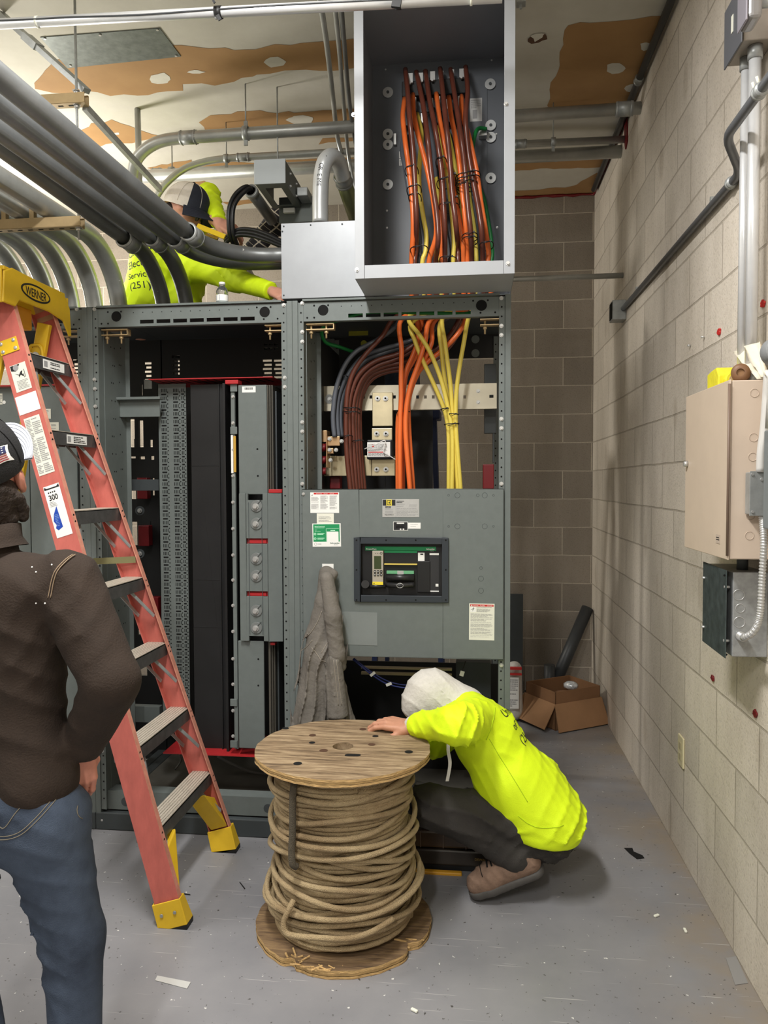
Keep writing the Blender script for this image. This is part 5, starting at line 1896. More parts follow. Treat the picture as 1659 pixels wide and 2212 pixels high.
# yellow level under the cap
a, b = W(426, 488, Y=3.87), W(486, 512, Y=3.87)
d = (b - a).normalized()
mb = MB().bar(a, b, 0.012, 0.028, (0, 0.2, 1))
t = thing('spirit_level', 'small yellow tool held under the white cap', 'tool', a)
mb.build('body', mat('tool_yellow', (232, 196, 30), 0.45), t, bev=0.003)
MB().bar(a + d * 0.05 + Vector((0, -.002, -0.028)), a + d * 0.12 + Vector((0, -.002, -0.024)), 0.014, 0.014, (0, 0.2, 1)).build('clip', mat('brass', (150, 120, 50), 0.35, 0.8), t, bev=0.002)
# rear elbow behind the arm
conduit(spline([W(520, 560, Y=4.5), W(535, 590, Y=4.5), W(552, 618, Y=4.5), W(575, 640, Y=4.5), W(600, 655, Y=4.5)], 6), 0.03, 'curved grey conduit behind the outstretched yellow sleeve')
# water bottle on top of the section
p = W(476, 645, Y=3.22)
c = Vector((p.x, 3.245, HS + 0.0005))
s_ = 0.0275
t = thing('water_bottle', 'small clear plastic water bottle on the edge of the middle section', 'bottle', c)
prof = [(0.001, 0.001), (0.022, 0.001), (0.026, 0.006), (0.026, 0.03), (0.025, 0.034), (0.026, 0.038), (0.026, 0.055), (0.020, 0.068), (0.0125, 0.076), (0.0115, 0.084)]
mb = MB().lathe(prof, c, EZ, 22)
mb.build('bottle_body', mat('clear_pet', (238, 244, 244), 0.06, 0, trans=0.95, ior=1.2), t)
MB().lathe([(0.0263, 0.012), (0.0263, 0.038)], c, EZ, 22).m(1).add([c + Vector((0.0268 * math.sin(q), -0.0268 * math.cos(q), 0.0 + z)) for q, z in ((-.9, .014), (-.1, .014), (-.1, .036), (-.9, .036))], [(0, 1, 2, 3)]).build('wrap_label', [M_white, mat('print_navy', (30, 40, 90), 0.4)], t)
MB().lathe([(0.0001, 0.094), (0.013, 0.094), (0.0135, 0.092), (0.0135, 0.083), (0.0001, 0.083)], c, EZ, 22).build('cap', M_white, t)
# ================================================================== right wall
XF = WX - 0.0006


def wall_box(name, label, cat, xf, y0, y1, z0, z1, m, fm=None, lid=0.003):
    t = thing(name, label, cat, (WX - 0.02, (y0 + y1) / 2, z0))
    MB().box(xf + lid, XF, y0, y1, z0, z1).build('body', m, t, bev=0.003)
    return t


# beige enclosure
EXF, EY0, EY1 = 0.708, 2.243, 2.68
z1, z0 = W(1546, 822, Y=EY0).z, W(1546, 1208, Y=EY0).z
EN = wall_box('control_enclosure', 'beige metal enclosure on the block wall with round knockouts and a hinged door', 'enclosure', EXF + 0.004, EY0, EY1, z0, z1, mat('enclosure_beige', (206, 188, 170), 0.42, 0, 0.03, 10))
dr = MB().box(EXF, EXF + 0.0055, EY0 - 0.002, EY1 + 0.002, z0 - 0.002, z1 + 0.002).build('door', mat('door_beige', (210, 192, 172), 0.42, 0, 0.03, 10), EN, bev=0.002)
MB().cyl((EXF - 0.001, EY0 - 0.003, z0 + 0.01), (EXF - 0.001, EY0 - 0.003, z1 - 0.01), 0.004, n=8).build('hinge', mat('hinge_brown', (120, 100, 86), 0.5), EN)
p = Vector((EXF - 0.001, EY1 - 0.025, W(1463, 1004, X=EXF).z))
MB().cyl(p, p + Vector((-0.012, 0, 0)), 0.011, 0.008, n=16).build('lock', M_steel, dr)
sh = Sheet(Vector((EXF - 0.0005, EY0 + 0.10, W(1520, 1166, X=EXF).z)), -EY, EZ, 0.036, 0.026, mat('plate_beige', (196, 180, 164), 0.4))
sh.lines(0.003, 0.008, 0.033, 0.02, 2, M_ink, seed=3, gap=0)
sh.build('door_plate', dr)
M_kn = mat('knockout_beige', (196, 178, 160), 0.45)
for a, b in ((1630, 849), (1628, 945), (1626, 987), (1623, 1028), (1622, 1070), (1621, 1114), (1619, 1157)):
    c = W(a, b, Y=EY0 - 0.0004)
    MB().tube([c + Vector((0.0115 * math.cos(k * pi / 10), 0, 0.0115 * math.sin(k * pi / 10))) for k in range(20)], 0.0009, 4, closed=True).build('knockout', M_kn, EN)
zt = z1 + 0.0025
# things on top of it
c = Vector((0.775, 2.50, zt))
t = thing('tape_box', 'crumpled yellow plastic wrapper on top of the beige enclosure', 'wrapper', c)
M_yw = mat('wrapper_yellow', (232, 222, 60), 0.35, 0, 0.05, 20, 0.3, 30)
MB().prism([(-0.05, 0.001), (0.06, 0.001), (0.062, 0.055), (0.02, 0.062), (-0.03, 0.066), (-0.052, 0.04)], c + Vector((-0.035, 0, 0)), EY, EZ, (0.07, 0, 0)).build('wrapper', M_yw, t, bev=0.004)
MB().tube([c + Vector((0.0, -0.085 - 0.0, 0.022)), c + Vector((0.0, -0.04, 0.022))], 0.021, 18).build('roll_end', M_yw, t)
MB().cyl(c + Vector((0, -0.0855, 0.022)), c + Vector((0, -0.088, 0.022)), 0.014, n=16).build('roll_core', mat('core_tan', (186, 160, 110), 0.6), t)
c = Vector((0.765, 2.325, zt + 0.026))
t = thing('tape_roll', 'brown tape roll lying on the beige enclosure beside a white rag', 'tape roll', c)
d = Vector((-0.35, -0.94, 0)).normalized()
MB().lathe([(0.011, -0.028), (0.0255, -0.028), (0.0255, 0.03), (0.011, 0.03)], c, d, 26).build('roll', mat('tape_brown', (118, 84, 56), 0.5, 0, 0.15, 20), t, bev=0.001)
MB().lathe([(0.0115, -0.028), (0.0, -0.028), (0.0, 0.024), (0.0115, 0.024)], c, d, 20).build('core', mat('core_brown', (146, 108, 72), 0.7), t)
# rag
rag = MB()
g = {}
rd = random.Random(8)
q = [W(1590, 762, X=0.80), W(1636, 738, X=0.80), W(1659, 810, X=0.79), W(1640, 818, X=0.79)]
n = 9
for i in range(n + 1):
    for j in range(n + 1):
        a = q[0].lerp(q[1], i / n)
        b = q[3].lerp(q[2], i / n)
        p = a.lerp(b, j / n)
        p += Vector((-0.014 * math.sin(i * 1.35 + j * .25) * (1 - 0.4 * j / n), 0.006 * math.sin(i * 1.35), 0.003 * math.sin(j * 1.1)))
        g[i, j] = p
        rag.v.append(p)
for i in range(n):
    for j in range(n):
        rag.f.append([i * (n + 1) + j, (i + 1) * (n + 1) + j, (i + 1) * (n + 1) + j + 1, i * (n + 1) + j + 1])
        rag.mi.append(0)
        rag.sm.append(True)
o = rag.build('rag', mat('rag_cream', (226, 218, 198), 0.8, 0, 0.04, 20))
sm = o.modifiers.new('thick', 'SOLIDIFY')
sm.thickness = 0.002
tag(o, 'cream paper rag tucked behind a conduit above the beige enclosure', 'rag')
# lower galvanized box
LXF, LY0, LY1 = 0.736, 2.325, 2.565
z1, z0 = W(1600, 1236, Y=LY0).z, W(1590, 1419, Y=LY0).z
LB = wall_box('junction_box', 'galvanized junction box with a dark loose cover below the beige enclosure', 'junction box', LXF + 0.012, LY0, LY1, z0, z1, mat('spangle_galv', (158, 160, 160), 0.45, 0.45, 0.2, 34))
mb = MB().obox(((LXF), (LY0 + LY1) / 2 + .003, (z0 + z1) / 2), (0.003, LY1 - LY0 + 0.012, z1 - z0 + 0.01), Matrix.Rotation(-0.03, 3, 'Z'))
lc = mb.build('cover', mat('cover_dark_galv', (74, 84, 84), 0.5, 0.4, 0.35, 30), LB, bev=0.001)
for y in (LY0 + 0.012, LY1 - 0.012):
    for z in (z0 + 0.045, z1 - 0.045):
        MB().cyl((LXF - 0.006, y, z), (LXF + 0.01, y, z), 0.004, n=8).build('cover_screw', M_steel, LB)
for a, b, r in ((1596, 1285, .0155), (1599, 1314, .0125), (1597, 1344, .0155)):
    c = W(a, b, Y=LY0 - 0.0005)
    MB().tube([c + Vector((r * math.cos(k * pi / 10), 0, r * math.sin(k * pi / 10))) for k in range(20)], 0.0012, 4, closed=True).build('knockout', M_steel, LB)
for a, b in ((1565, 1243), (1569, 1414)):
    MB().disc(W(a, b, Y=LY0 - 0.0006), (0, -1, 0), 0.0035, 8).build('hole', M_hole, LB)
c = W(1598, 1373, Y=LY0)
MB().lathe([(0.010, 0), (0.014, 0), (0.014, 0.012), (0.0125, 0.012), (0.0125, 0.03), (0.009, 0.03)], c, (0, -1, 0), 16).build('connector', M_steel, LB)
MB().cyl((0.80, LY0 + 0.07, z1), (0.80, LY0 + 0.07, W(1546, 1208, Y=EY0).z + .001), 0.016, n=14).build('nipple', M_cabd, LB)
# small galvanized switch box near the frame edge
SY = 2.20
a, b = W(1621, 1020, Y=SY), W(1648, 1112, Y=SY)
SB = thing('outlet_box', 'small galvanized box with a blank cover beside the beige enclosure', 'junction box', (a.x, SY, b.z))
MB().box(a.x, WX - 0.001, SY, SY + 0.04, b.z, a.z).build('body', M_galv, SB, bev=0.003)
MB().box(a.x - 0.002, b.x + 0.004, SY - 0.003, SY - 0.0002, b.z - 0.003, a.z + 0.003).build('cover', M_galv, SB, bev=0.001)
for u, v in ((a.x + 0.004, a.z - 0.006), (b.x - .006, a.z - 0.02), (a.x + 0.006, b.z + 0.008)):
    MB().cyl((u, SY - 0.003, v), (u, SY - 0.006, v), 0.004, n=8).build('cover_screw', M_steel, SB)
# flexible whip
top = W(1646, 1112, Y=SY + 0.015)
path = spline([top, W(1650, 1170, Y=2.19), W(1646, 1250, Y=2.2), W(1641, 1330, Y=2.21), W(1628, 1364, Y=2.225), W(1610, 1376, Y=2.26), c + Vector((0, -0.028, 0))], 40)
rs = [0.0088 + 0.0016 * math.sin(i * 1.9) for i in range(len(path))]
tag(MB().tube(path, rs, 12).build('flexible_conduit', mat('flex_alum', (206, 206, 204), 0.35, 0.5)), 'white ribbed flexible conduit looping down into the galvanized junction box', 'conduit')
# painted stub above the small box, and the edge of the grey disconnect
conduit(spline([W(1660, 800, Y=2.2), W(1655, 880, Y=2.2), W(1651, 930, Y=2.2), W(1645, 975, Y=2.2), W(1643, 1020, Y=2.2)], 5), 0.012, 'white painted conduit with a kick running down into the small galvanized box', mat('emt_painted', (214, 212, 208), 0.4, 0.2))
t = thing('disconnect_switch', 'grey disconnect switch box at the edge of the wall beside the beige enclosure', 'switch box', W(1665, 1140, Y=2.12))
a, b = W(1650, 930, Y=2.12), W(1650, 1142, Y=2.12)
MB().box(a.x, WX - 0.002, 1.75, 2.12, b.z, a.z).build('body', mat('disconnect_grey', (122, 128, 130), 0.45), t, bev=0.004)
sh = Sheet(W(1653, 1003, Y=2.1195), EX, EZ, 0.02, 0.012, M_green)
sh.rect(0.002, 0.003, 0.006, 0.009, M_white)
sh.build('green_sticker', t)
MB().cyl(W(1672, 762, Y=2.05), W(1672, 762, Y=2.05) + Vector((0, -0.05, 0)), 0.036, n=26).build('round_hub', mat('hub_grey', (140, 142, 144), 0.45), t, bev=0.004)
MB().cyl(W(1672, 762, Y=2.04) + Vector((0, -0.02, -0.02)), Vector((W(1672, 762, Y=2.04).x, 2.04, a.z)), 0.018, n=16).build('riser', mat('emt_painted', (214, 212, 208)), t)

# twin vertical conduits with their box at the top
tz = W(1600, 815, Y=2.42).z
bx0 = W(1577, 90, X=0.775)
BZ0 = W(1600, 100, Y=2.36).z
BB = wall_box('junction_box', 'square junction box near the ceiling with a dark cover and red edge', 'junction box', 0.757, 2.33, 2.47, BZ0, BZ0 + 0.155, mat('box_warm_grey', (150, 142, 132), 0.45, 0.3, 0.08, 14))
MB().box(0.752, 0.7565, 2.322, 2.475, BZ0 - 0.008, BZ0 + 0.163).build('cover', mat('cover_slate', (104, 106, 112), 0.45, 0.3), BB, bev=0.002)
MB().box(0.750, 0.7518, 2.39, 2.405, BZ0 + 0.06, BZ0 + 0.11).build('label', M_cream, BB)
MB().box(WX - 0.016, WX - 0.001, 2.326, 2.3295, BZ0 - 0.005, BZ0 + 0.16).build('red_edge', M_redink, BB, bev=0.001)
for z in (BZ0 + 0.05, BZ0 + 0.10):
    MB().disc((0.768, 2.3294, z), (0, -1, 0), 0.003, 8).build('screw_hole', M_hole, BB)
for k, (y, x, r) in enumerate(((2.365, 0.805, 0.0165), (2.425, 0.800, 0.0135))):
    t = thing('conduit', ['thicker of the two bright vertical conduits above the beige enclosure', 'thinner of the two bright vertical conduits above the beige enclosure'][k], 'conduit', (x, y, zt), 'bright vertical conduits')
    MB().cyl((x, y, zt + .001), (x, y, BZ0 - 0.001), r, n=20).build('tubing', MATS['emt_bright'], t)
    MB().lathe([(r, 0), (r + 0.004, 0), (r + 0.004, 0.035), (r, 0.035)], (x, y, BZ0 - 0.037), EZ, 20).build('connector', M_galv, t)
    MB().lathe([(r, 0), (r + 0.004, 0), (r + 0.004, 0.02), (r, 0.02)], (x, y, zt + .001), EZ, 20).build('connector', M_galv, t)
# elbow body over the box
c = W(1622, 22, Y=2.20)
t = thing('conduit_elbow', 'cast conduit elbow body at the corner of the wall above the square box', 'conduit body', c)
mb = MB().obox(c + Vector((0, 0.0, 0.02)), (0.036, 0.08, 0.12))
mb.build('body', mat('cast_grey', (150, 148, 148), 0.4, 0.4), t, bev=0.012, seg=3)
MB().obox(c + Vector((-0.021, 0.0, 0.02)), (0.006, 0.07, 0.125)).build('cover', mat('cast_lilac', (156, 152, 162), 0.4, 0.4), t, bev=0.003)
MB().cyl(c + Vector((0.015, 0, 0.02)), c + Vector((0.09, 0, 0.02)), 0.016, n=18).build('stub', MATS['emt_pale'], t)
# conduit along the wall with an offset over the twin conduits
ZW = 2.515
xw, xo = 0.832, 0.745
pts = [Vector((xw, 4.455, ZW)), Vector((xw, 2.56, ZW)), Vector((xo, 2.42, ZW + 0.052)), Vector((xo, 1.2, ZW + 0.052))]
t = thing('conduit', 'dark conduit along the block wall with an offset bend over the twin conduits', 'conduit', pts[0])
MB().tube(fillet(pts, 0.14, 10), 0.0135, 18).build('tubing', mat('emt_dark', (112, 114, 118), 0.4, 0.45, 0.12, 8), t)
coupling(t, (xw, 2.63, ZW), (xw, 2.66, ZW), 0.0135)
coupling(t, (xo, 2.13, ZW + .052), (xo, 2.17, ZW + .052), 0.0135)
for y in (2.85, 4.1):
    MB().box(xw - 0.006, WX - .0005, y - 0.006, y + 0.006, ZW + 0.014, ZW + 0.030).build('strap', M_galv, t)
for k in range(2):
    MB().cyl((xo - .005, 2.14 + 0.03 * k, ZW + 0.062), (xo - 0.012, 2.14 + 0.03 * k, ZW + 0.085), 0.004, n=8).build('set_screw', M_cream, t)
a, b = W(1313, 648, Y=4.46), W(1340, 690, Y=4.46)
t = thing('outlet_box', 'small galvanized outlet box at the far end of the dark wall conduit', 'junction box', (WX - .03, 4.5, b.z))
MB().box(WX - 0.075, WX - 0.001, 4.46, 4.56, b.z, a.z).build('body', M_galv, t, bev=0.003)
MB().box(WX - 0.0775, WX - 0.0755, 4.47, 4.55, b.z + .01, a.z - .01).build('opening', M_hole, t)
# dark pipe along the top of the wall
conduit([(0.822, 1.0, CEIL - 0.03), (0.822, 5.5, CEIL - 0.03)], 0.017, 'dark pipe running along the corner between ceiling and block wall', mat('pipe_dark', (74, 74, 74), 0.45, 0.5, 0.1, 8), couplings=[((0.822, 4.02, CEIL - .03), (0.822, 4.07, CEIL - .03))])
# receptacle plate
c = W(1472, 1622, X=WX - 0.004)
t = thing('wall_outlet', 'ivory receptacle plate low on the block wall', 'outlet', (WX, c.y, c.z - 0.057))
MB().box(WX - 0.009, WX - 0.0008, c.y - 0.039, c.y + 0.039, c.z - 0.062, c.z + 0.062).build('plate', mat('ivory', (206, 196, 160), 0.4), t, bev=0.003)
for dz in (-0.022, 0.022):
    MB().box(WX - 0.0115, WX - 0.0088, c.y - 0.016, c.y + 0.016, c.z + dz - 0.014, c.z + dz + 0.014).build('socket', mat('ivory_dark', (170, 160, 128), 0.4), t, bev=0.002)
# red plugs left in the blocks
for k, (a, b, lab) in enumerate(((1555, 716, 'red plug in the block wall, farther one above the beige enclosure'), (1650, 656, 'red plug in the block wall beside the twin conduits, at the frame edge'),
                                 (1541, 1465, 'dark red plug in the block wall just below the galvanized box'), (1633, 1541, 'dark red plug in the block wall, lowest of the four'))):
    p = W(a, b, X=WX - 0.0005)
    rd = random.Random(k)
    poly = [(0.017 * math.cos(i * pi / 6) * rd.uniform(.6, 1.1), 0.013 * math.sin(i * pi / 6) * rd.uniform(.6, 1.1)) for i in range(12)]
    o = MB().prism(poly, p, EY, EZ, (-0.006, 0, 0)).build('wall_plug', M_redink if k < 2 else M_dkred, bev=0.001)
    tag(o, lab, 'wall plug', 'red plugs in the block wall')
for k, (a, b, y) in enumerate(((1366, 255, 0),)):
    pass
p = W(1352, 290, X=WX - 0.004)
o = MB().prism([(-0.05, -0.06), (0.0, -0.085), (0.035, -0.02), (0.03, 0.09), (-0.02, 0.10), (-0.045, 0.02)], Vector((WX - 0.0005, p.y, p.z)), EY, EZ, (-0.008, 0, 0)).build('sealant_patch', M_dkred, bev=0.003)
tag(o, 'red fire sealant patch where the slim conduit meets the block wall', 'sealant')
for k, (a, b) in enumerate(((1492, 746), (1522, 728))):
    p = W(a, b, X=WX - 0.0005)
    o = MB().cyl(p, p + Vector((-0.012, 0, 0)), 0.004, n=8).build('masonry_screw', M_steel)
    tag(o, 'small screw stub in the block wall, %s one above the enclosure' % ('left' if k == 0 else 'right'), 'screw', 'screw stubs in the block wall')
# ================================================================== soft shapes: distance fields meshed with surface nets
def cap(a, b, ra, rb=None, pl=(), k=None):
    return dict(t='c', a=np.array(a, float), b=np.array(b, float), ra=ra, rb=ra if rb is None else rb, pl=pl, k=k)


def ell(c, r, R=None, pl=(), k=None):
    return dict(t='e', c=np.array(c, float), r=np.array(r, float), R=np.array(R if R is not None else Matrix.Identity(3), float), pl=pl, k=k)


def field_mesh(prims, h, k=0.02, fold=None, pad=0.03, grow=0.0, smooth=2):
    lo, hi = np.full(3, 1e9), np.full(3, -1e9)
    bbs = []
    for q in prims:
        if q['t'] == 'c':
            r = max(q['ra'], q['rb']) + grow
            l, u = np.minimum(q['a'], q['b']) - r, np.maximum(q['a'], q['b']) + r
        else:
            r = q['r'].max() + grow
            l, u = q['c'] - r, q['c'] + r
        bbs.append((l, u))
        lo, hi = np.minimum(lo, l), np.maximum(hi, u)
    lo -= pad
    hi += pad
    n = np.ceil((hi - lo) / h).astype(int) + 1
    ax = [lo[i] + h * np.arange(n[i]) for i in range(3)]
    V = np.full(n, 0.5, np.float32)
    for q, (l, u) in zip(prims, bbs):
        kk = q['k'] or k
        m = kk + 0.03
        i0 = np.maximum(((l - m - lo) / h).astype(int), 0)
        i1 = np.minimum(((u + m - lo) / h).astype(int) + 2, n)
        sl = tuple(slice(i0[i], i1[i]) for i in range(3))
        X, Y, Z = np.meshgrid(ax[0][sl[0]], ax[1][sl[1]], ax[2][sl[2]], indexing='ij')
        if q['t'] == 'c':
            a, ba = q['a'], q['b'] - q['a']
            px, py, pz = X - a[0], Y - a[1], Z - a[2]
            t = np.clip((px * ba[0] + py * ba[1] + pz * ba[2]) / max(ba @ ba, 1e-9), 0, 1)
            d = np.sqrt((px - t * ba[0]) ** 2 + (py - t * ba[1]) ** 2 + (pz - t * ba[2]) ** 2) - (q['ra'] + (q['rb'] - q['ra']) * t) - grow
        else:
            R, c, r = q['R'], q['c'], q['r'] + grow
            px, py, pz = X - c[0], Y - c[1], Z - c[2]
            u_ = [(px * R[0][j] + py * R[1][j] + pz * R[2][j]) for j in range(3)]
            k0 = np.sqrt(sum((u_[j] / r[j]) ** 2 for j in range(3)))
            k1 = np.sqrt(sum((u_[j] / r[j] ** 2) ** 2 for j in range(3))) + 1e-9
            d = k0 * (k0 - 1) / k1
        for p0, nn in q['pl']:
            d = np.maximum(d, (X - p0[0]) * nn[0] + (Y - p0[1]) * nn[1] + (Z - p0[2]) * nn[2])
        o = V[sl]
        hh = np.clip(0.5 + 0.5 * (o - d) / kk, 0, 1)
        V[sl] = o * (1 - hh) + d * hh - kk * hh * (1 - hh)
    if fold is not None:
        X, Y, Z = np.meshgrid(*ax, indexing='ij')
        near = np.abs(V) < 0.05
        f = np.zeros_like(V)
        f[near] = fold(X[near], Y[near], Z[near])
        for q in prims:
            for p0, nn in q['pl']:      # leave hems and cuffs clean
                dp = np.abs((X - p0[0]) * nn[0] + (Y - p0[1]) * nn[1] + (Z - p0[2]) * nn[2])
                f *= np.clip((dp - 0.006) / 0.03, 0, 1)
        V = V + f
    return nets(V, lo, h, smooth)


def nets(V, lo, h, smooth=2):
    S = V < 0
    n = np.array(V.shape)
    c = np.zeros(n - 1, np.int8)
    for dx in (0, 1):
        for dy in (0, 1):
            for dz in (0, 1):
                c += S[dx:n[0] - 1 + dx, dy:n[1] - 1 + dy, dz:n[2] - 1 + dz]
    act = (c > 0) & (c < 8)
    I = np.argwhere(act)
    idx = np.full(n - 1, -1, np.int64)
    idx[tuple(I.T)] = np.arange(len(I))
    pos = np.zeros((len(I), 3))
    cnt = np.zeros(len(I))
    for axis in range(3):
        o1, o2 = [(1, 2), (0, 2), (0, 1)][axis]
        for u in (0, 1):
            for v in (0, 1):
                off = np.zeros(3, int)
                off[o1], off[o2] = u, v
                a = I + off
                b = a.copy()
                b[:, axis] += 1
                va, vb = V[tuple(a.T)], V[tuple(b.T)]
                x = (va < 0) != (vb < 0)
                t = va[x] / (va[x] - vb[x])
                p = off + np.zeros((x.sum(), 3))
                p[:, axis] += t
                pos[x] += p
                cnt[x] += 1
    P = (I + pos / cnt[:, None]) * h + lo
    F = []
    for axis in range(3):
        o1, o2 = [(1, 2), (2, 0), (0, 1)][axis]
        sl_a = [slice(1, m - 1) for m in n]
        A = np.argwhere(S[:n[0] - 1, :n[1] - 1, :n[2] - 1] != np.roll(S, -1, axis)[:n[0] - 1, :n[1] - 1, :n[2] - 1])
        A = A[(A[:, o1] > 0) & (A[:, o2] > 0)]
        ins = S[tuple(A.T)]
        e1, e2 = np.zeros(3, int), np.zeros(3, int)
        e1[o1], e2[o2] = 1, 1
        q = np.stack([idx[tuple((A - e1 - e2).T)], idx[tuple((A - e2).T)], idx[tuple(A.T)], idx[tuple((A - e1).T)]], 1)
        q[~ins] = q[~ins][:, ::-1]
        F.append(q)
    F = np.concatenate(F)
    F = F[(F >= 0).all(1)]
    E = np.concatenate([F[:, [0, 1]], F[:, [1, 2]], F[:, [2, 3]], F[:, [3, 0]]])
    for _ in range(smooth):
        s = np.zeros_like(P)
        w = np.zeros(len(P))
        np.add.at(s, E[:, 0], P[E[:, 1]])
        np.add.at(w, E[:, 0], 1)
        np.add.at(s, E[:, 1], P[E[:, 0]])
        np.add.at(w, E[:, 1], 1)
        P = P * 0.5 + 0.5 * s / np.maximum(w, 1)[:, None]
    return P, F


def soft(name, m, parent, groups, label=None, mats=None):
    """one mesh from one or more meshed fields; groups = [(P, F)]"""
    me = bpy.data.meshes.new(name)
    vs, fs = [], []
    o = 0
    for P, F in groups:
        vs.append(P)
        fs.append(F + o)
        o += len(P)
    P, F = np.concatenate(vs), np.concatenate(fs)
    org = np.array(PW[parent.name]) if parent else P.mean(0)
    me.from_pydata((P - org).tolist(), [], F.tolist())
    me.polygons.foreach_set('use_smooth', [True] * len(F))
    me.materials.append(m)
    me.update()
    ob = bpy.data.objects.new(name, me)
    COL.objects.link(ob)
    if parent:
        ob.parent = parent
    else:
        ob.location = org
    PW[ob.name] = Vector(org)
    if label:
        ob['label'] = label
    return ob


def folds(amp, fx, fy, fz, seed=0.0, warp=2.0, sharp=1.5):
    """cloth creases: ridges of a warped wave"""
    def f(x, y, z):
        w = np.sin(x * 9 + seed) + np.sin(y * 11 + seed * 2.3) + np.sin(z * 8 + seed * 1.7) + 0.5 * np.sin(x * 23 + z * 19 + seed)
        s = np.sin(x * fx + y * fy + z * fz + warp * w + seed)
        m = 0.5 + 0.5 * np.sin(x * 7.3 + y * 6.1 - z * 5.7 + seed * 3 + w)
        return -amp * (1 - np.abs(s)) ** (sharp * 1.6) * m + amp * 0.12
    return f


def shrink(o, pts, nrm, lift):
    """drop points along -nrm onto the surface of a mesh object (world space)"""
    me = o.data
    org = PW[o.name]
    bv = BVHTree.FromPolygons([v.co + org for v in me.vertices], [list(p.vertices) for p in me.polygons])
    out = []
    for p in pts:
        h = bv.ray_cast(p + nrm * 0.3, -nrm)
        out.append((h[0] + h[1] * lift) if h[0] is not None else None)
    return out


def word_on(o, parent, words_, org, u, v, nrm, m, name='print_lettering', lift=0.0015, shear=0.0):
    """lettering printed on cloth: words = [(text, u, v, size)] laid on the plane (org, u, v) and dropped onto the surface"""
    mb = MB()
    u, v, nrm = u.normalized(), v.normalized(), nrm.normalized()
    for st, a, b, size in words_:
        cur = a
        vv, ff = text2d(st)
        bm_v = [org + u * (a + (p[0] + shear * p[1]) * size) + v * (b + p[1] * size) for p in vv]
        hit = shrink(o, bm_v, nrm, lift)
        ok = [h is not None for h in hit]
        fs = [f for f in ff if all(ok[i] for i in f)]
        mb.add([h if h is not None else bm_v[i] for i, h in enumerate(hit)], fs)
    if mb.f:
        return mb.build(name, m, parent)


# ================================================================== stepladder
M_fib = mat('fiberglass_red', (192, 102, 92), 0.5, 0, 0.12, 30, 0.06, 90, stretch=(1, 1, 0.35))
M_fibedge = mat('fiberglass_worn', (206, 140, 120), 0.6, 0, 0.18, 30)
M_ylw = mat('ladder_yellow', (222, 182, 40), 0.45, 0, 0.05, 14)
M_alu = mat('ladder_aluminium', (120, 120, 120), 0.42, 0.75, 0.2, 24)
M_alut = mat('tread_worn', (196, 187, 172), 0.5, 0.35, 0.22, 40, stretch=(14, 1, 1))
LD = thing('stepladder', 'red fiberglass stepladder with a yellow top cap and grey steps', 'ladder', (-1.25, 2.77, 0))


def lx(z):
    return -0.986 - 0.3045 * z


def ly(z, far):
    return 3.10 - 0.077 * z if far else 2.505 + 0.053 * z


ZT = 2.25
WD = Vector((-1, 0, -0.312)).normalized()      # across the web, away from the climber
WEB, FLG, TH = 0.092, 0.026, 0.004


def rail(far):
    s = -1 if far else 1                         # flanges point inwards
    z0 = 0.03
    a = Vector((lx(z0), ly(z0, far), z0))
    b = Vector((lx(ZT), ly(ZT, far), ZT))
    yv = Vector((0, s, 0))
    prof = [(0, 0), (WEB, 0), (WEB, FLG), (WEB - TH, FLG), (WEB - TH, TH), (TH, TH), (TH, FLG), (0, FLG)]
    mb = MB()
    vs = []
    for p in (a, b):
        for w, f in prof:
            vs.append(p + WD * w + yv * f)
    n = len(prof)
    fs = [(i, (i + 1) % n, (i + 1) % n + n, i + n) for i in range(n)]
    for k, f in enumerate(fs):
        mb.m(1 if k in (6, 7) else 0).add([vs[i] for i in f], [(0, 1, 2, 3)])
    mb.m(0).add(vs[:n], [list(range(n))]).add(vs[n:], [list(range(n))])
    return mb.build('rail', [M_fib, M_fibedge], LD, split=False), a, b, yv


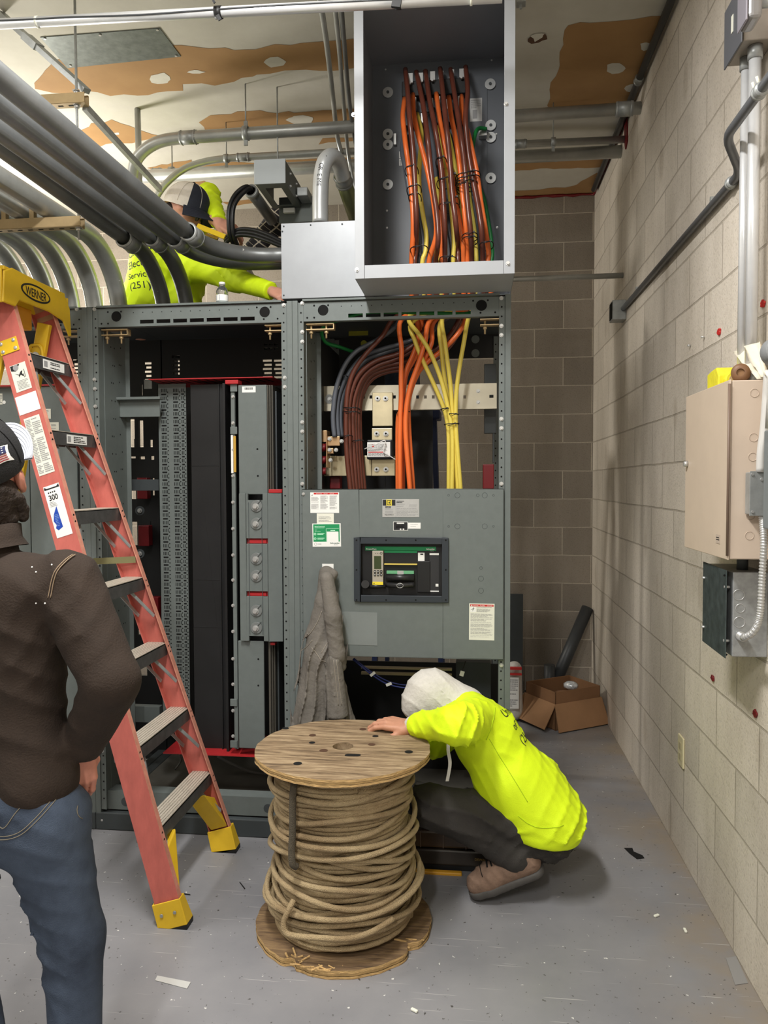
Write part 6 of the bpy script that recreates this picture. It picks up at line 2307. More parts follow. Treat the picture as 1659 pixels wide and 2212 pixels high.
RN, ra_, rb_, yn = rail(False)
RF, fa_, fb_, yf = rail(True)
RT = (rb_ - ra_).normalized()
for k, z in enumerate((0.335, 0.612, 0.888, 1.162, 1.448, 1.742, 2.026)):
    y0, y1 = ly(z, False) + 0.005, ly(z, True) - 0.005
    x = lx(z) - 0.004
    mb = MB()
    mb.m(1)
    for q in range(7):
        mb.box(x - 0.082 + q * 0.0118, x - 0.082 + q * 0.0118 + 0.0095, y0, y1, z - 0.003, z)
    mb.m(0)
    mb.box(x - 0.084, x, y0, y1, z - 0.006, z - 0.003)
    mb.box(x - 0.003, x, y0, y1, z - 0.052, z - 0.003).box(x - 0.084, x - 0.081, y0, y1, z - 0.052, z - 0.003)
    st = mb.build('step', [M_alu, M_alut], LD, split=False)
    for yy, s in ((y0, 1), (y1, -1)):
        q = Vector((x - 0.02, yy + s * 0.10, z - 0.045))
        e = Vector((lx(z - 0.16) - 0.01, yy + s * 0.012, z - 0.16))
        MB().bar(q, e, 0.014, 0.003, (1, 0, 0)).build('step_brace', M_galv, LD)
        if s < 0:
            q2, e2 = Vector((x - 0.075, yy + s * 0.10, z - 0.045)), Vector((lx(z - 0.16) - 0.075, yy + s * 0.012, z - 0.16))
            MB().bar(q2, e2, 0.014, 0.003, (1, 0, 0)).build('step_brace', M_galv, LD)
    mb = MB()
    for far in (0, 1):
        for dz in (0.015, 0.038):
            zz = z - dz
            s = -1 if far else 1
            c = Vector((lx(zz) + 0.0006, ly(zz, far) + s * 0.013, zz))
            mb.disc(c, (1, 0, 0), 0.0055, 10)
    mb.build('rivet_holes', M_hole, LD, split=False)
    if k in (5, 6):
        c = Vector((x + 0.0012, (y0 + y1) / 2 - 0.05, z - 0.045))
        sh = Sheet(c, EY, EZ, 0.15, 0.034, M_white, thick=0.0004)
        sh.lines(0.05, 0.004, 0.14, 0.03, 4, M_ink, seed=k, fill=0.55).rect(0.006, 0.006, 0.03, 0.028, M_inkg)
        sh.build('step_label', st)
# rear legs
for far in (0, 1):
    yt, yb = (2.655, 2.56) if not far else (2.89, 3.0)
    a, b = Vector((-1.69, yt, 2.18)), Vector((-2.22, yb, 0.0006))
    mb = MB().bar(a, b, 0.022, 0.052, (0, 1, 0) if False else (1, 0, 0.15))
    mb.build('rear_leg', M_ylw, LD, bev=0.003)
for z in (0.4, 1.0, 1.6):
    x = -1.69 - 0.53 * (2.18 - z) / 2.18 + 0.03
    MB().cyl((x - 0.03, 2.62, z), (x - 0.03, 2.94, z), 0.010, n=10).build('rear_bar', M_galv, LD)
# yellow bracket hanging between the rails
mb = MB()
p = W(79, 770, Y=2.88)
mb.tube(spline([p + Vector((-0.028, 0, -0.05)), p + Vector((-0.028, 0, 0.03)), p + Vector((-0.012, 0, 0.045)), p + Vector((0.02, 0, 0.035)), p + Vector((0.03, 0, -0.05))], 6), 0.006, 8)
mb.box(p.x - 0.028, p.x + 0.03, p.y + 0.002, p.y + 0.012, p.z - 0.05, p.z + 0.036)
yb_ = mb.build('rear_leg_bracket', M_ylw, LD)
MB().cyl(p + Vector((0, -0.002, 0.004)), p + Vector((0, -0.01, 0.004)), 0.013, n=16).build('bracket_bolt', M_steel, yb_)
# spreader
zs = 1.235
MB().bar(Vector((lx(zs) - 0.01, ly(zs, True) - 0.02, zs)), Vector((lx(zs) - 0.17, ly(zs, True) - 0.06, zs - .005)), 0.004, 0.026).build('spreader_bar', M_galv if False else mat('spreader_gold', (150, 146, 106), 0.4, 0.7), LD)
MB().bar(Vector((lx(zs) - 0.17, ly(zs, True) - 0.062, zs - .005)), Vector((-1.88, 2.92, zs + 0.01)), 0.004, 0.022).build('spreader_bar', MATS['spreader_gold'], LD)
# top cap with its oval badge
cx1 = lx(2.23) + 0.024
mb = MB()
y0, y1 = 2.545, 3.005
out = [(y0, 2.185), (y0 + 0.075, 2.185), (y0 + 0.10, 2.213), (y1 - 0.16, 2.215), (y1 - 0.06, 2.200), (y1 - 0.015, 2.147), (y1, 2.151), (y1 - 0.008, 2.260), (y1 - 0.05, 2.310), (y0 + 0.06, 2.320), (y0 + 0.01, 2.297)]
mb.prism([(a, b) for a, b in out], (cx1, 0, 0), EY, EZ, (-0.008, 0, 0))
mb.box(cx1 - 0.30, cx1 - 0.008, y0 + 0.02, y1 - 0.03, 2.303, 2.319)
mb.box(cx1 - 0.30, cx1 - 0.008, y0 + 0.002, y0 + 0.012, 2.185, 2.305).box(cx1 - 0.30, cx1 - 0.008, y1 - 0.014, y1 - 0.004, 2.235, 2.305).box(cx1 - 0.30, cx1 - 0.29, y0, y1, 2.205, 2.305)
CP = mb.build('top_cap', M_ylw, LD, bev=0.005, split=False)
MB().box(cx1 - 0.12, cx1 - 0.05, y0 + 0.10, y1 - 0.20, 2.135, 2.215).build('cap_bracket', mat('cap_amber', (206, 140, 30), 0.5), LD, bev=0.006)
sh = Sheet(Vector((cx1 + 0.0004, 2.655, 2.225)), EY, EZ, 0.0001, 0.0001, M_ylw, thick=0.0002)


def oval(ca, cb, ra, rb, m, l):
    sh.poly([(ca + ra * math.cos(2 * pi * i / 32), cb + rb * math.sin(2 * pi * i / 32)) for i in range(32)], m, l)


oval(0.095, 0.038, 0.098, 0.031, M_ink, 0.0003)
oval(0.095, 0.038, 0.088, 0.024, M_ylw, 0.0008)
sh.text('WERNER', 0.026, 0.021, 0.044, M_ink, 0.0013, width=0.138, bold=True)
sh.build('oval_badge', CP)
# stickers on the near rail (outer web)


def on_rail(z, across):
    return Vector((lx(z), ly(z, False) - 0.0007, z)) + WD * across


def rail_sheet(z, across, w, h, base):
    return Sheet(on_rail(z, across), -WD, RT, w, h, base, thick=0.0004)


zz = W(30, 835, Y=2.60).z
sh = rail_sheet(zz, 0.076, 0.062, 0.10, M_cream)
sh.poly([(0.002, 0.098), (0.002, 0.08), (0.02, 0.075), (0.04, 0.098)], M_ink)
sh.circ(0.022, 0.088, 0.011, M_inkg, 0.0006)
sh.poly([(0.012, 0.068), (0.028, 0.06), (0.036, 0.07), (0.044, 0.072), (0.04, 0.062), (0.046, 0.05), (0.04, 0.052), (0.034, 0.058), (0.024, 0.05), (0.026, 0.058)], M_ink)
sh.rect(0.049, 0.045, 0.051, 0.075, M_ink).rect(0.044, 0.045, 0.046, 0.06, M_ink)
sh.lines(0.012, 0.006, 0.056, 0.040, 7, M_inkg, seed=81, gap=0)
sh.build('warning_sticker', RN)
zz = W(50, 882, Y=2.595).z
sh = rail_sheet(zz, 0.088, 0.084, 0.068, M_white)
sh.build('blank_sticker', RN)
zz = W(85, 1015, Y=2.58).z
sh = rail_sheet(zz, 0.078, 0.062, 0.215, M_cream)
sh.lines(0.003, 0.006, 0.024, 0.209, 36, M_inkg, seed=82, gap=0.05, fill=.6).lines(0.027, 0.006, 0.059, 0.209, 30, M_inkg, seed=83, gap=0.15, fill=.6)
sh.build('instruction_sticker', RN)
zz = W(122, 1150, Y=2.565).z
sh = rail_sheet(zz, 0.076, 0.062, 0.19, M_white)
sh.poly([(0.002, 0.188), (0.002, 0.176), (0.06, 0.176), (0.06, 0.188), (0.05, 0.181), (0.012, 0.181)], M_ink)
for i in range(4):
    sh.rect(0.012 + i * 0.008, 0.162, 0.017 + i * 0.008, 0.167, M_ink)
sh.text('300', 0.010, 0.136, 0.028, M_ink, width=0.036, bold=True)
sh.lines(0.008, 0.112, 0.036, 0.132, 4, M_inkg, seed=84)
sh.poly([(0.012, 0.085), (0.022, 0.10), (0.030, 0.112), (0.034, 0.034), (0.014, 0.026), (0.006, 0.036), (0.012, 0.046), (0.005, 0.062)], M_blue)
sh.lines(0.013, 0.04, 0.030, 0.085, 8, mat('print_sky', (130, 160, 220), 0.5), seed=85, gap=0)
sh.build('capacity_sticker', RN)
zz = W(18, 752, Y=2.61).z
mb = MB().prism([(0, 0), (0.075, 0), (0.075, 0.052), (0, 0.052)], on_rail(zz, 0.095) + Vector((0, 0.0004, 0)), -WD, RT, (0, -0.003, 0))
bp = mb.build('rivet_plate', M_ylw, RN, bev=0.001)
for a, b in ((0.012, 0.011), (0.062, 0.011), (0.012, 0.041), (0.062, 0.041)):
    MB().ball(on_rail(zz, 0.095) - WD * a + RT * b + Vector((0, -0.003, 0)), (0.007, 0.004, 0.007)).build('rivet', M_steel, bp)
z1_, z2_ = W(130, 800, Y=2.94).z, W(130, 758, Y=2.94).z
mb = MB()
c = Vector((lx(z1_), ly(z1_, True) - TH - 0.0006, z1_))
mb.prism([(0.012, 0), (0.082, 0), (0.082, 0.075), (0.012, 0.075)], c, WD, RT, (0, -0.002, 0))
mb.build('metal_plate', M_silver, RF)
z1_ = W(95, 690, Y=2.95).z
c = Vector((lx(z1_), ly(z1_, True) - TH - 0.0006, z1_))
MB().prism([(0.012, 0), (0.082, 0), (0.082, 0.09), (0.012, 0.09)], c, WD, RT, (0, -0.002, 0)).build('metal_plate', mat('plate_tan', (176, 140, 110), 0.5), RF)
# yellow boots with black treads
for far in (0, 1):
    s = -1 if far else 1
    y = ly(0.05, far)
    zt = 0.105
    mb = MB()

    def corner(z, w, f):
        return Vector((lx(z), y, z)) + WD * w + Vector((0, s * f, 0))
    lo = [corner(0.016, -0.008, -0.010), corner(0.016, 0.101, -0.010), corner(0.016, 0.101, 0.048), corner(0.016, -0.008, 0.048)]
    up = [corner(zt, -0.008, -0.006), corner(zt, 0.099, -0.006), corner(zt, 0.099, 0.034), corner(zt, -0.008, 0.034)]
    lo2 = [corner(0.020, -0.007, -0.007), corner(0.020, 0.103, -0.007), corner(0.020, 0.103, 0.045), corner(0.020, -0.007, 0.045)]
    up2 = [corner(zt, -0.003, -0.0012), corner(zt, 0.094, -0.0012), corner(zt, 0.094, 0.029), corner(zt, -0.003, 0.029)]
    vs = lo + up + lo2 + up2
    fs = [(0, 3, 2, 1), (8, 9, 10, 11)]
    for i in range(4):
        j = (i + 1) % 4
        fs += [(i, j, j + 4, i + 4), (j + 8, i + 8, i + 12, j + 12), (i + 4, j + 4, j + 12, i + 12)]
    mb.add(vs, fs)
    bt = mb.build('boot', M_ylw, LD, bev=0.003)
    lo3 = [Vector((p.x, p.y, 0.0006)) for p in lo]
    MB().add(lo + lo3, [(0, 1, 2, 3), (7, 6, 5, 4), (0, 4, 5, 1), (1, 5, 6, 2), (2, 6, 7, 3), (3, 7, 4, 0)]).build('tread_pad', M_black, LD)
    for w in (0.022, 0.072):
        MB().cyl(corner(0.066, w, -0.010), corner(0.066, w, -0.0125), 0.006, n=14).build('boot_rivet', M_galv, bt)
    # gusset from the lowest step to the foot
    za, zb = (0.285, 0.108)
    g0 = Vector((lx(za) - 0.008, ly(za, far) + s * 0.16, za))
    mb = MB()
    for wx in (0.004, 0.078):
        pass
    A = [Vector((lx(za) - 0.008, ly(za, far) + s * 0.13, za)), Vector((lx(za) - 0.008, ly(za, far) + s * 0.006, za - 0.06)), Vector((lx(zb) - 0.004, ly(zb, far) + s * 0.03, zb))]
    B = [p + WD * 0.075 for p in A]
    mb.add(A + B, [(0, 1, 2), (5, 4, 3), (0, 2, 5, 3), (1, 0, 3, 4), (2, 1, 4, 5)])
    mb.build('foot_gusset', M_ylw, LD, bev=0.004)

# ================================================================== cable reel and rope
TOPC = W(741, 1612, Z=0.63)
RC = Vector((TOPC.x, TOPC.y, 0))


def wood_mat(name, c1, c2, c3, rot=0.12):
    m = mat(name, c1, 0.75, 0, 0)
    nt = m.node_tree
    N, L = nt.nodes, nt.links
    b = N['Principled BSDF']
    tc = N.new('ShaderNodeTexCoord')
    mp = N.new('ShaderNodeMapping')
    mp.inputs['Scale'].default_value = (6, 58, 10)
    mp.inputs['Rotation'].default_value = (0, 0, rot)
    L.new(tc.outputs['Object'], mp.inputs['Vector'])
    n1 = N.new('ShaderNodeTexNoise')
    n1.inputs['Scale'].default_value = 1.2
    n1.inputs['Detail'].default_value = 7
    n1.inputs['Roughness'].default_value = 0.68
    n1.inputs['Distortion'].default_value = 0.5
    L.new(mp.outputs[0], n1.inputs['Vector'])
    r = N.new('ShaderNodeValToRGB')
    e = r.color_ramp.elements
    e[0].position, e[0].color = 0.3, rgb(c2)
    e[1].position, e[1].color = 0.68, rgb(c3)
    k = e.new(0.48)
    k.color = rgb(c1)
    L.new(n1.outputs['Fac'], r.inputs['Fac'])
    L.new(r.outputs['Color'], b.inputs['Base Color'])
    bp = N.new('ShaderNodeBump')
    bp.inputs['Strength'].default_value = 0.6
    bp.inputs['Distance'].default_value = 0.004
    L.new(n1.outputs['Fac'], bp.inputs['Height'])
    L.new(bp.outputs['Normal'], b.inputs['Normal'])
    return m


M_wood = wood_mat('weathered_ply', (136, 114, 87), (70, 54, 38), (178, 156, 124))
M_woodd = wood_mat('dirty_ply', (106, 84, 60), (66, 50, 36), (140, 114, 80), 1.4)
M_split = mat('split_wood', (190, 156, 104), 0.8, 0, 0.3, 40, 0.4, 60, stretch=(1, 1, 6))
RL = thing('wooden_reel', 'weathered wooden cable reel with a chipped lower flange standing on the floor', 'reel', RC)


def flange(z0, z1, R, outline, hole=0.036):
    mb = MB()
    n = 120
    ro = [outline(2 * pi * i / n) * R for i in range(n)]
    vs = []
    for z, rr in ((z1, None), (z0, None)):
        for i in range(n):
            a = 2 * pi * i / n
            vs.append(RC + Vector((ro[i] * math.cos(a), ro[i] * math.sin(a), z)))
        for i in range(n):
            a = 2 * pi * i / n
            vs.append(RC + Vector((hole * math.cos(a), hole * math.sin(a), z)))
    fs = []
    for i in range(n):
        j = (i + 1) % n
        fs.append((i, j, n + j, n + i))
        fs.append((2 * n + j, 2 * n + i, 3 * n + i, 3 * n + j))
        fs.append((n + i, n + j, 3 * n + j, 3 * n + i))
    mb.add(vs, fs)
    mb.m(1)
    # three plies on the rim
    for z_a, z_b, inset in ((z1, z1 - (z1 - z0) * 0.34, 0), (z1 - (z1 - z0) * 0.34, z0 + (z1 - z0) * 0.3, 0.003), (z0 + (z1 - z0) * 0.3, z0, 0.001)):
        for i in range(n):
            j = (i + 1) % n
            p = []
            for (ii, z) in ((i, z_a), (j, z_a), (j, z_b), (i, z_b)):
                a = 2 * pi * ii / n
                p.append(RC + Vector(((ro[ii] - inset) * math.cos(a), (ro[ii] - inset) * math.sin(a), z)))
            mb.add(p, [(0, 1, 2, 3)])
    return mb


rd = random.Random(12)
ph = [rd.uniform(0, 6) for _ in range(8)]


def o_top(a):
    return 1 + 0.006 * math.sin(5 * a + ph[0]) + 0.004 * math.sin(17 * a + ph[1]) + 0.003 * math.sin(31 * a + ph[2])


def o_bot(a):
    r = 1 + 0.006 * math.sin(4 * a + ph[3]) + 0.005 * math.sin(23 * a + ph[4])
    for c, w, d in ((-2.02, 0.06, 0.07), (-0.52, 0.08, 0.10), (-1.86, 0.05, 0.03)):
        x = (a - c + pi) % (2 * pi) - pi
        r -= d * math.exp(-(x / w) ** 2)
    return r


mb = flange(0.606, 0.630, 0.302, o_top)
mb.m(2)
for px, py, r in ((675, 1588, 8), (803, 1608, 8), (699, 1621, 9), (784, 1575, 8), (700, 1577, 0)):
    if r:
        c = W(px, py, Z=0.6306)
        mb.disc(Vector((c.x, c.y, 0.6306)), EZ, r / 600, 14)
mb.m(3)
for px, py, r in ((643, 1649, 9), (883, 1624, 9), (617, 1573, 8), (826, 1553, 8), (811, 1590, 7), (674, 1604, 7)):
    c = W(px, py, Z=0.6308)
    mb.disc(Vector((c.x, c.y, 0.6308)), EZ, r / 620, 14)
c = W(762, 1631, Z=0.6308)
mb.add([Vector((c.x, c.y, 0.6308)) + Vector((math.copysign(0.016, math.cos(t)) + 0.011 * math.cos(t), 0.011 * math.sin(t) + 0.003 * math.cos(t), 0)) for t in [2 * pi * (i + 0.5) / 16 for i in range(16)]], [list(range(16))])
tf = mb.build('top_flange', [M_wood, M_split, mat('rusty_bolt', (92, 66, 50), 0.7, 0.3), M_hole], RL, split=False)
mb = flange(0.0006, 0.028, 0.303, o_bot, 0.03)
mb.m(1)
# torn fibres on the broken edge
for k in range(26):
    a = rd.choice((-2.02, -1.8, -1.95, -0.52, -1.55)) + rd.uniform(-0.16, 0.16)
    r0 = 0.303 * o_bot(a) - rd.uniform(0.0, 0.03)
    p = RC + Vector((r0 * math.cos(a), r0 * math.sin(a), rd.uniform(0.022, 0.031)))
    d = Vector((rd.uniform(-1, 1), rd.uniform(-0.3, 0.3), rd.uniform(-0.15, 0.15))).normalized()
    mb.bar(p - d * rd.uniform(0.01, 0.03), p + d * rd.uniform(0.01, 0.03), rd.uniform(0.003, 0.007), 0.003)
mb.build('bottom_flange', [M_woodd, M_split], RL, split=False)
MB().lathe([(0.19, 0.029), (0.19, 0.605)], RC, EZ, 40).lathe([(0.04, 0.03), (0.037, 0.606), (0.19, 0.6055)], RC, EZ, 24).build('drum', M_woodd, RL, split=False)
# rope: an inner close layer and a loose outer layer
rp = MB()
RR = 0.0092
path = []
turns = 30
for i in range(turns * 34):
    a = 2 * pi * i / 34
    t = i / (turns * 34)
    z = 0.042 + 0.545 * t
    r = 0.222 + 0.012 * math.cos(t * pi * 2) + 0.004 * math.sin(a * 1.37 + t * 40)
    path.append(RC + Vector((r * math.cos(a), r * math.sin(a), z)))
rp.tube(path, RR, 7)
path = []
turns = 21
zc = []
for i in range(turns * 40):
    a = 2 * pi * i / 40 - 1.2
    t = i / (turns * 40)
    base = 0.575 - 0.525 * t ** 0.95
    amp = 0.016 + 0.030 * (0.5 + 0.5 * math.sin(t * 26 + 1.0)) * math.sin(pi * t) ** 0.5
    z = base + amp * math.sin(a + 2.6 * math.sin(t * 9)) + 0.008 * math.sin(3 * a + t * 50)
    z = min(max(z, 0.041), 0.592)
    r = 0.240 + 0.010 * math.sin(t * 31) + 0.006 * math.sin(2 * a + t * 17) + (0.010 if t > 0.72 else 0) - 0.012 * math.exp(-((t - 0.35) / 0.2) ** 2)
    r = r - 0.03 * max(0.0, (t - 0.985) / 0.015)
    path.append(RC + Vector((r * math.cos(a), r * math.sin(a), z)))
rp.tube(path, RR, 8)
for ph_, zz_, am, rr_ in ((0.4, 0.185, 0.030, 0.262), (1.5, 0.165, 0.024, 0.268), (2.3, 0.33, 0.036, 0.252), (-0.3, 0.41, 0.03, 0.250)):
    pp = []
    for i in range(48):
        a = 2 * pi * i / 48
        pp.append(RC + Vector(((rr_ + 0.006 * math.sin(2 * a + ph_)) * math.cos(a), (rr_ + 0.006 * math.sin(2 * a + ph_)) * math.sin(a), zz_ + am * math.sin(a + ph_) + 0.006 * math.sin(3 * a + ph_))))
    rp.tube(pp, RR, 8, closed=True)
yy_ = RC.y - 0.252
q = [W(640, 1676, Y=RC.y - 0.20), W(634, 1700, Y=RC.y - 0.225), W(632, 1740, Y=RC.y - 0.235), W(632, 1790, Y=RC.y - 0.24), W(630, 1840, Y=RC.y - 0.245), W(632, 1866, Y=RC.y - 0.25), W(640, 1872, Y=RC.y - .24)]
rp.m(1).tube(spline(q, 6), RR * 1.25, 10)
rp.m(0)
q = [W(634, 1945, Y=RC.y - 0.24), W(624, 1965, Y=RC.y - 0.262), W(613, 1992, Y=RC.y - 0.268), W(617, 2014, Y=RC.y - 0.275), W(640, 2022, Y=RC.y - 0.285), W(690, 2026, Y=RC.y - 0.29), W(750, 2028, Y=RC.y - 0.285), W(800, 2014, Y=RC.y - 0.26), W(850, 1985, Y=RC.y - 0.2)]
rp.tube(spline(q, 6), RR, 9)
M_rope = mat('rope_tan', (200, 178, 138), 0.85, 0, 0.0, col2=(150, 126, 92), scale=5, bump=0.9, bscale=330)
o = rp.build('rope', [M_rope, mat('rope_dirty', (84, 76, 62), 0.85, 0, 0.15, 20, 0.8, 330)])
tag(o, 'long tan rope wound in loose coils round the wooden reel', 'rope')

# ================================================================== jacket on the breaker panel
JY = 3.13
JK = thing('work_jacket', 'grey-brown canvas work jacket hanging on the breaker panel', 'jacket', W(705, 1300, Y=3.186))


def jw(x, y, d=0.0):
    return W(x, y, Y=JY + d)


prims = [cap(jw(705, 1238, 0.02), jw(706, 1300), 0.034, 0.045), cap(jw(700, 1300), jw(690, 1420), 0.042, 0.062), cap(jw(690, 1420, .0), jw(672, 1575), 0.062, 0.072),
         cap(jw(700, 1400), jw(742, 1580), 0.052, 0.060), cap(jw(690, 1330, .015), jw(650, 1580, .01), 0.035, 0.046), cap(jw(706, 1250), jw(722, 1240, .02), 0.022, 0.02),
         cap(jw(715, 1290, .01), jw(735, 1430, .02), 0.028, 0.03)]
P, F = field_mesh(prims, 0.006, 0.02, folds(0.022, 70, 10, -14, 1.2, 1.1, 1.6))
M_canvas = mat('canvas_taupe', (112, 107, 100), 0.85, 0, 0.16, 9, 0.35, 60)
jb = soft('jacket_body', M_canvas, JK, [(P, F)])
pr = [cap(jw(706, 1250, -.045), jw(719, 1330, -.055), 0.030, 0.036), cap(jw(719, 1330, -.055), jw(728, 1415, -.05), 0.036, 0.034), cap(jw(728, 1415, -.05), jw(738, 1440, -.03), 0.034, 0.022)]
P, F = field_mesh(pr, 0.006, 0.015, folds(0.010, 40, 10, 60, 3.2, 1.4, 1.8))
soft('sleeve', M_canvas, JK, [(P, F)])
c0, c1 = jw(722, 1430, -.06), jw(730, 1548, -.06)
pr = [cap(c0, c1, 0.034, 0.046, pl=[(c1, np.array((c1 - c0).normalized()))])]
P, F = field_mesh(pr, 0.006, 0.015, folds(0.010, 90, 10, 10, 5.2, 1.0, 1.8))
sl = soft('sleeve', M_canvas, JK, [(P, F)])
for off in (-0.012, 0.0):
    pts = []
    for i in range(24):
        t = i / 23
        q = jw(716 + 12 * t, 1440 + 100 * t, -0.2)
        pts.append(q + Vector((off, 0, 0)))
    hit = [h for h in shrink(sl, [p + Vector((0, 0.2, 0)) for p in pts], Vector((0, -1, 0)), 0.001) if h is not None]
    if len(hit) > 3:
        MB().tube(hit, 0.0013, 5).build('seam_stitch', mat('stitch', (150, 142, 130), 0.8), sl)
for px0 in ([(664, 1372), (676, 1362), (690, 1340), (700, 1316)], [(652, 1404), (664, 1396), (680, 1378)], [(680, 1392), (700, 1416), (722, 1432)], [(700, 1404), (714, 1380)]):
    pts = spline([jw(a, b) for a, b in px0], 8)
    hit = [h for h in shrink(jb, pts, Vector((0, -1, 0)), 0.001) if h is not None]
    if len(hit) > 3:
        MB().tube(hit, 0.0016, 5).build('seam_stitch', MATS['stitch'], jb)

# ================================================================== corner clutter and floor bits
# cardboard box with folded flaps
M_card = mat('cardboard', (150, 112, 78), 0.8, 0, 0.08, 8)
M_cardd = mat('cardboard_inside', (128, 92, 62), 0.85, 0, 0.08, 8)
bc = W(1235, 1545, Z=0.0)
bc = Vector((0.575, 5.02, 0.0006))
rot = Matrix.Rotation(math.radians(33), 3, 'Z')
BXo = thing('cardboard_box', 'open brown cardboard box with its flaps folded out, in the far corner', 'box', bc)
wx_, wy_, hz = 0.36, 0.30, 0.24


def bl(x, y, z):
    return bc + rot @ Vector((x, y, z))


mb = MB()
th = 0.005
for (xa, ya, xb, yb) in ((-wx_ / 2, -wy_ / 2, wx_ / 2, -wy_ / 2), (wx_ / 2, -wy_ / 2, wx_ / 2, wy_ / 2), (wx_ / 2, wy_ / 2, -wx_ / 2, wy_ / 2), (-wx_ / 2, wy_ / 2, -wx_ / 2, -wy_ / 2)):
    p, q = bl(xa, ya, 0), bl(xb, yb, 0)
    d = (q - p).normalized()
    nn = Vector((-d.y, d.x, 0))
    mb.prism([(0, 0), ((q - p).length, 0), ((q - p).length, hz), (0, hz)], p, d, EZ, nn * th)
mb.prism([(-wx_ / 2, -wy_ / 2), (wx_ / 2, -wy_ / 2), (wx_ / 2, wy_ / 2), (-wx_ / 2, wy_ / 2)], bc, rot @ EX, rot @ EY, (0, 0, 0.005))
mb.build('box_body', M_cardd, BXo, split=False)
for (xa, ya, xb, yb, L, drop) in ((-wx_ / 2, -wy_ / 2, wx_ / 2, -wy_ / 2, 0.17, 70), (wx_ / 2, -wy_ / 2, wx_ / 2, wy_ / 2, 0.17, 72), (-wx_ / 2, wy_ / 2, -wx_ / 2, -wy_ / 2, 0.17, 55)):
    zf = hz * 0.70
    p, q = bl(xa, ya, zf), bl(xb, yb, zf)
    d = (q - p).normalized()
    outw = Vector((d.y, -d.x, 0))
    a = math.radians(drop)
    vv = outw * math.cos(a) - EZ * math.sin(a)
    n2 = d.cross(vv).normalized()
    Lw = (q - p).length
    mb = MB().prism([(-0.008, 0), (Lw + 0.008, 0), (Lw + 0.022, L), (-0.022, L)], p + outw * 0.006, d, vv, n2 * 0.005)
    mb.build('flap', M_card, BXo)
tag(MB().ball(bl(0.05, -0.02, 0.226), (0.05, 0.05, 0.028), nu=9, nv=5).build('plastic_bag', mat('shiny_plastic', (205, 208, 210), 0.15, 0.3, 0.3, 60, 0.8, 40)), 'scrap of shiny plastic wrapping inside the cardboard box', 'wrapping')
o = MB().ball(bl(0.0, -0.02, 0.10), (0.13, 0.10, 0.10), nu=11, nv=7).build('packing_paper', M_cardd)
tag(o, 'crumpled brown packing paper filling the cardboard box', 'paper')
# leaning pipe
M_pipe = mat('pipe_charcoal', (62, 64, 66), 0.45, 0.2, 0.1, 10)
a, b = W(1268, 1312, Y=5.60), Vector((0.52, 5.34, 0.06))
tag(MB().cyl(b, a + Vector((0, -.03, 0)), 0.042, n=24).build('leaning_pipe', M_pipe), 'dark pipe leaning into the far corner behind the cardboard box', 'pipe')
p = W(1187, 1436, Y=5.35)
tag(MB().cyl((p.x, 5.35, 0.0006), (p.x, 5.35, p.z), 0.037, n=22).build('pipe_offcut', M_pipe), 'short dark pipe standing upright behind the cardboard box', 'pipe')
p = W(1152, 1464, Y=5.2)
tag(MB().lathe([(0.001, 0), (0.06, 0), (0.062, 0.05), (0.058, 0.10), (0.064, 0.13), (0.05, 0.13), (0.05, 0.02), (0.001, 0.02)], (p.x, 5.2, 0.0006), EZ, 22).build('black_bucket', M_black), 'small black bucket beside the cardboard box, next to the cabinet', 'bucket')
a, b = W(1098, 1282, Y=5.55), W(1129, 1440, Y=5.55)
tag(MB().obox(((a.x - .12 + b.x) / 2, 5.55, a.z / 2), (b.x - a.x + 0.12, 0.02, a.z - 0.002), Matrix.Rotation(0.03, 3, 'X')).build('spare_panel', M_cabd), 'spare grey panel leaning against the back wall beside the cabinet', 'panel')
sk = thing('paper_sack', 'white and red printed sack standing beside the cabinet in the corner', 'sack', (0.27, 4.95, 0.0006))
a, b = W(1100, 1430, Y=4.9), W(1131, 1535, Y=4.9)
P, F = field_mesh([cap((a.x - .05, 4.98, 0.06), (a.x - .05, 4.98, a.z - 0.06), 0.055, 0.05), cap((b.x - 0.05, 4.98, 0.06), (b.x - 0.055, 4.98, a.z - 0.06), 0.055, 0.05)], 0.012, 0.03, folds(0.012, 50, 30, 20, 2.0))
sb = soft('sack_body', mat('sack_white', (196, 192, 186), 0.6, 0, 0.1, 20), sk, [(P, F)])
for z0_, z1_ in ((a.z - 0.05, a.z - 0.035), (a.z - 0.085, a.z - 0.075)):
    MB().box(a.x - 0.06, b.x - 0.012, 4.90, 4.925, z0_, z1_).build('red_band', M_redink, sk)
sh = Sheet((a.x - 0.03, 4.905, 0.10), EX, EZ, b.x - a.x, a.z - 0.2, M_white)
sh.lines(0.005, 0.01, b.x - a.x - 0.005, a.z - 0.21, 14, M_inkg, seed=90)
sh.build('printed_text', sk)
# tool case behind the reel
TBX = thing('tool_case', 'dark organizer case with a yellow handle on the floor behind the reel', 'tool case', (-0.03, 3.08, 0.0006))
x0, x1 = -0.36, 0.13
MB().box(x0, x1, 3.00, 3.185, 0.02, 0.085).build('case_base', mat('case_smoke', (52, 46, 40), 0.25, 0, 0.2, 10), TBX, bev=0.008)
MB().box(x0, x1, 3.00, 3.185, 0.090, 0.16).build('case_lid', mat('case_amber', (74, 58, 44), 0.22, 0, 0.25, 9), TBX, bev=0.01)
MB().box(x0 + 0.01, x1 - 0.01, 3.005, 3.18, 0.0006, 0.02).build('case_foot', M_black, TBX)
mb = MB()
p, q = W(905, 1878, Y=2.985), W(998, 1890, Y=2.985)
mb.box(p.x - 0.08, q.x, 2.965, 2.988, q.z, p.z + 0.004)
mb.build('handle', mat('handle_amber', (206, 150, 40), 0.45), TBX, bev=0.005)
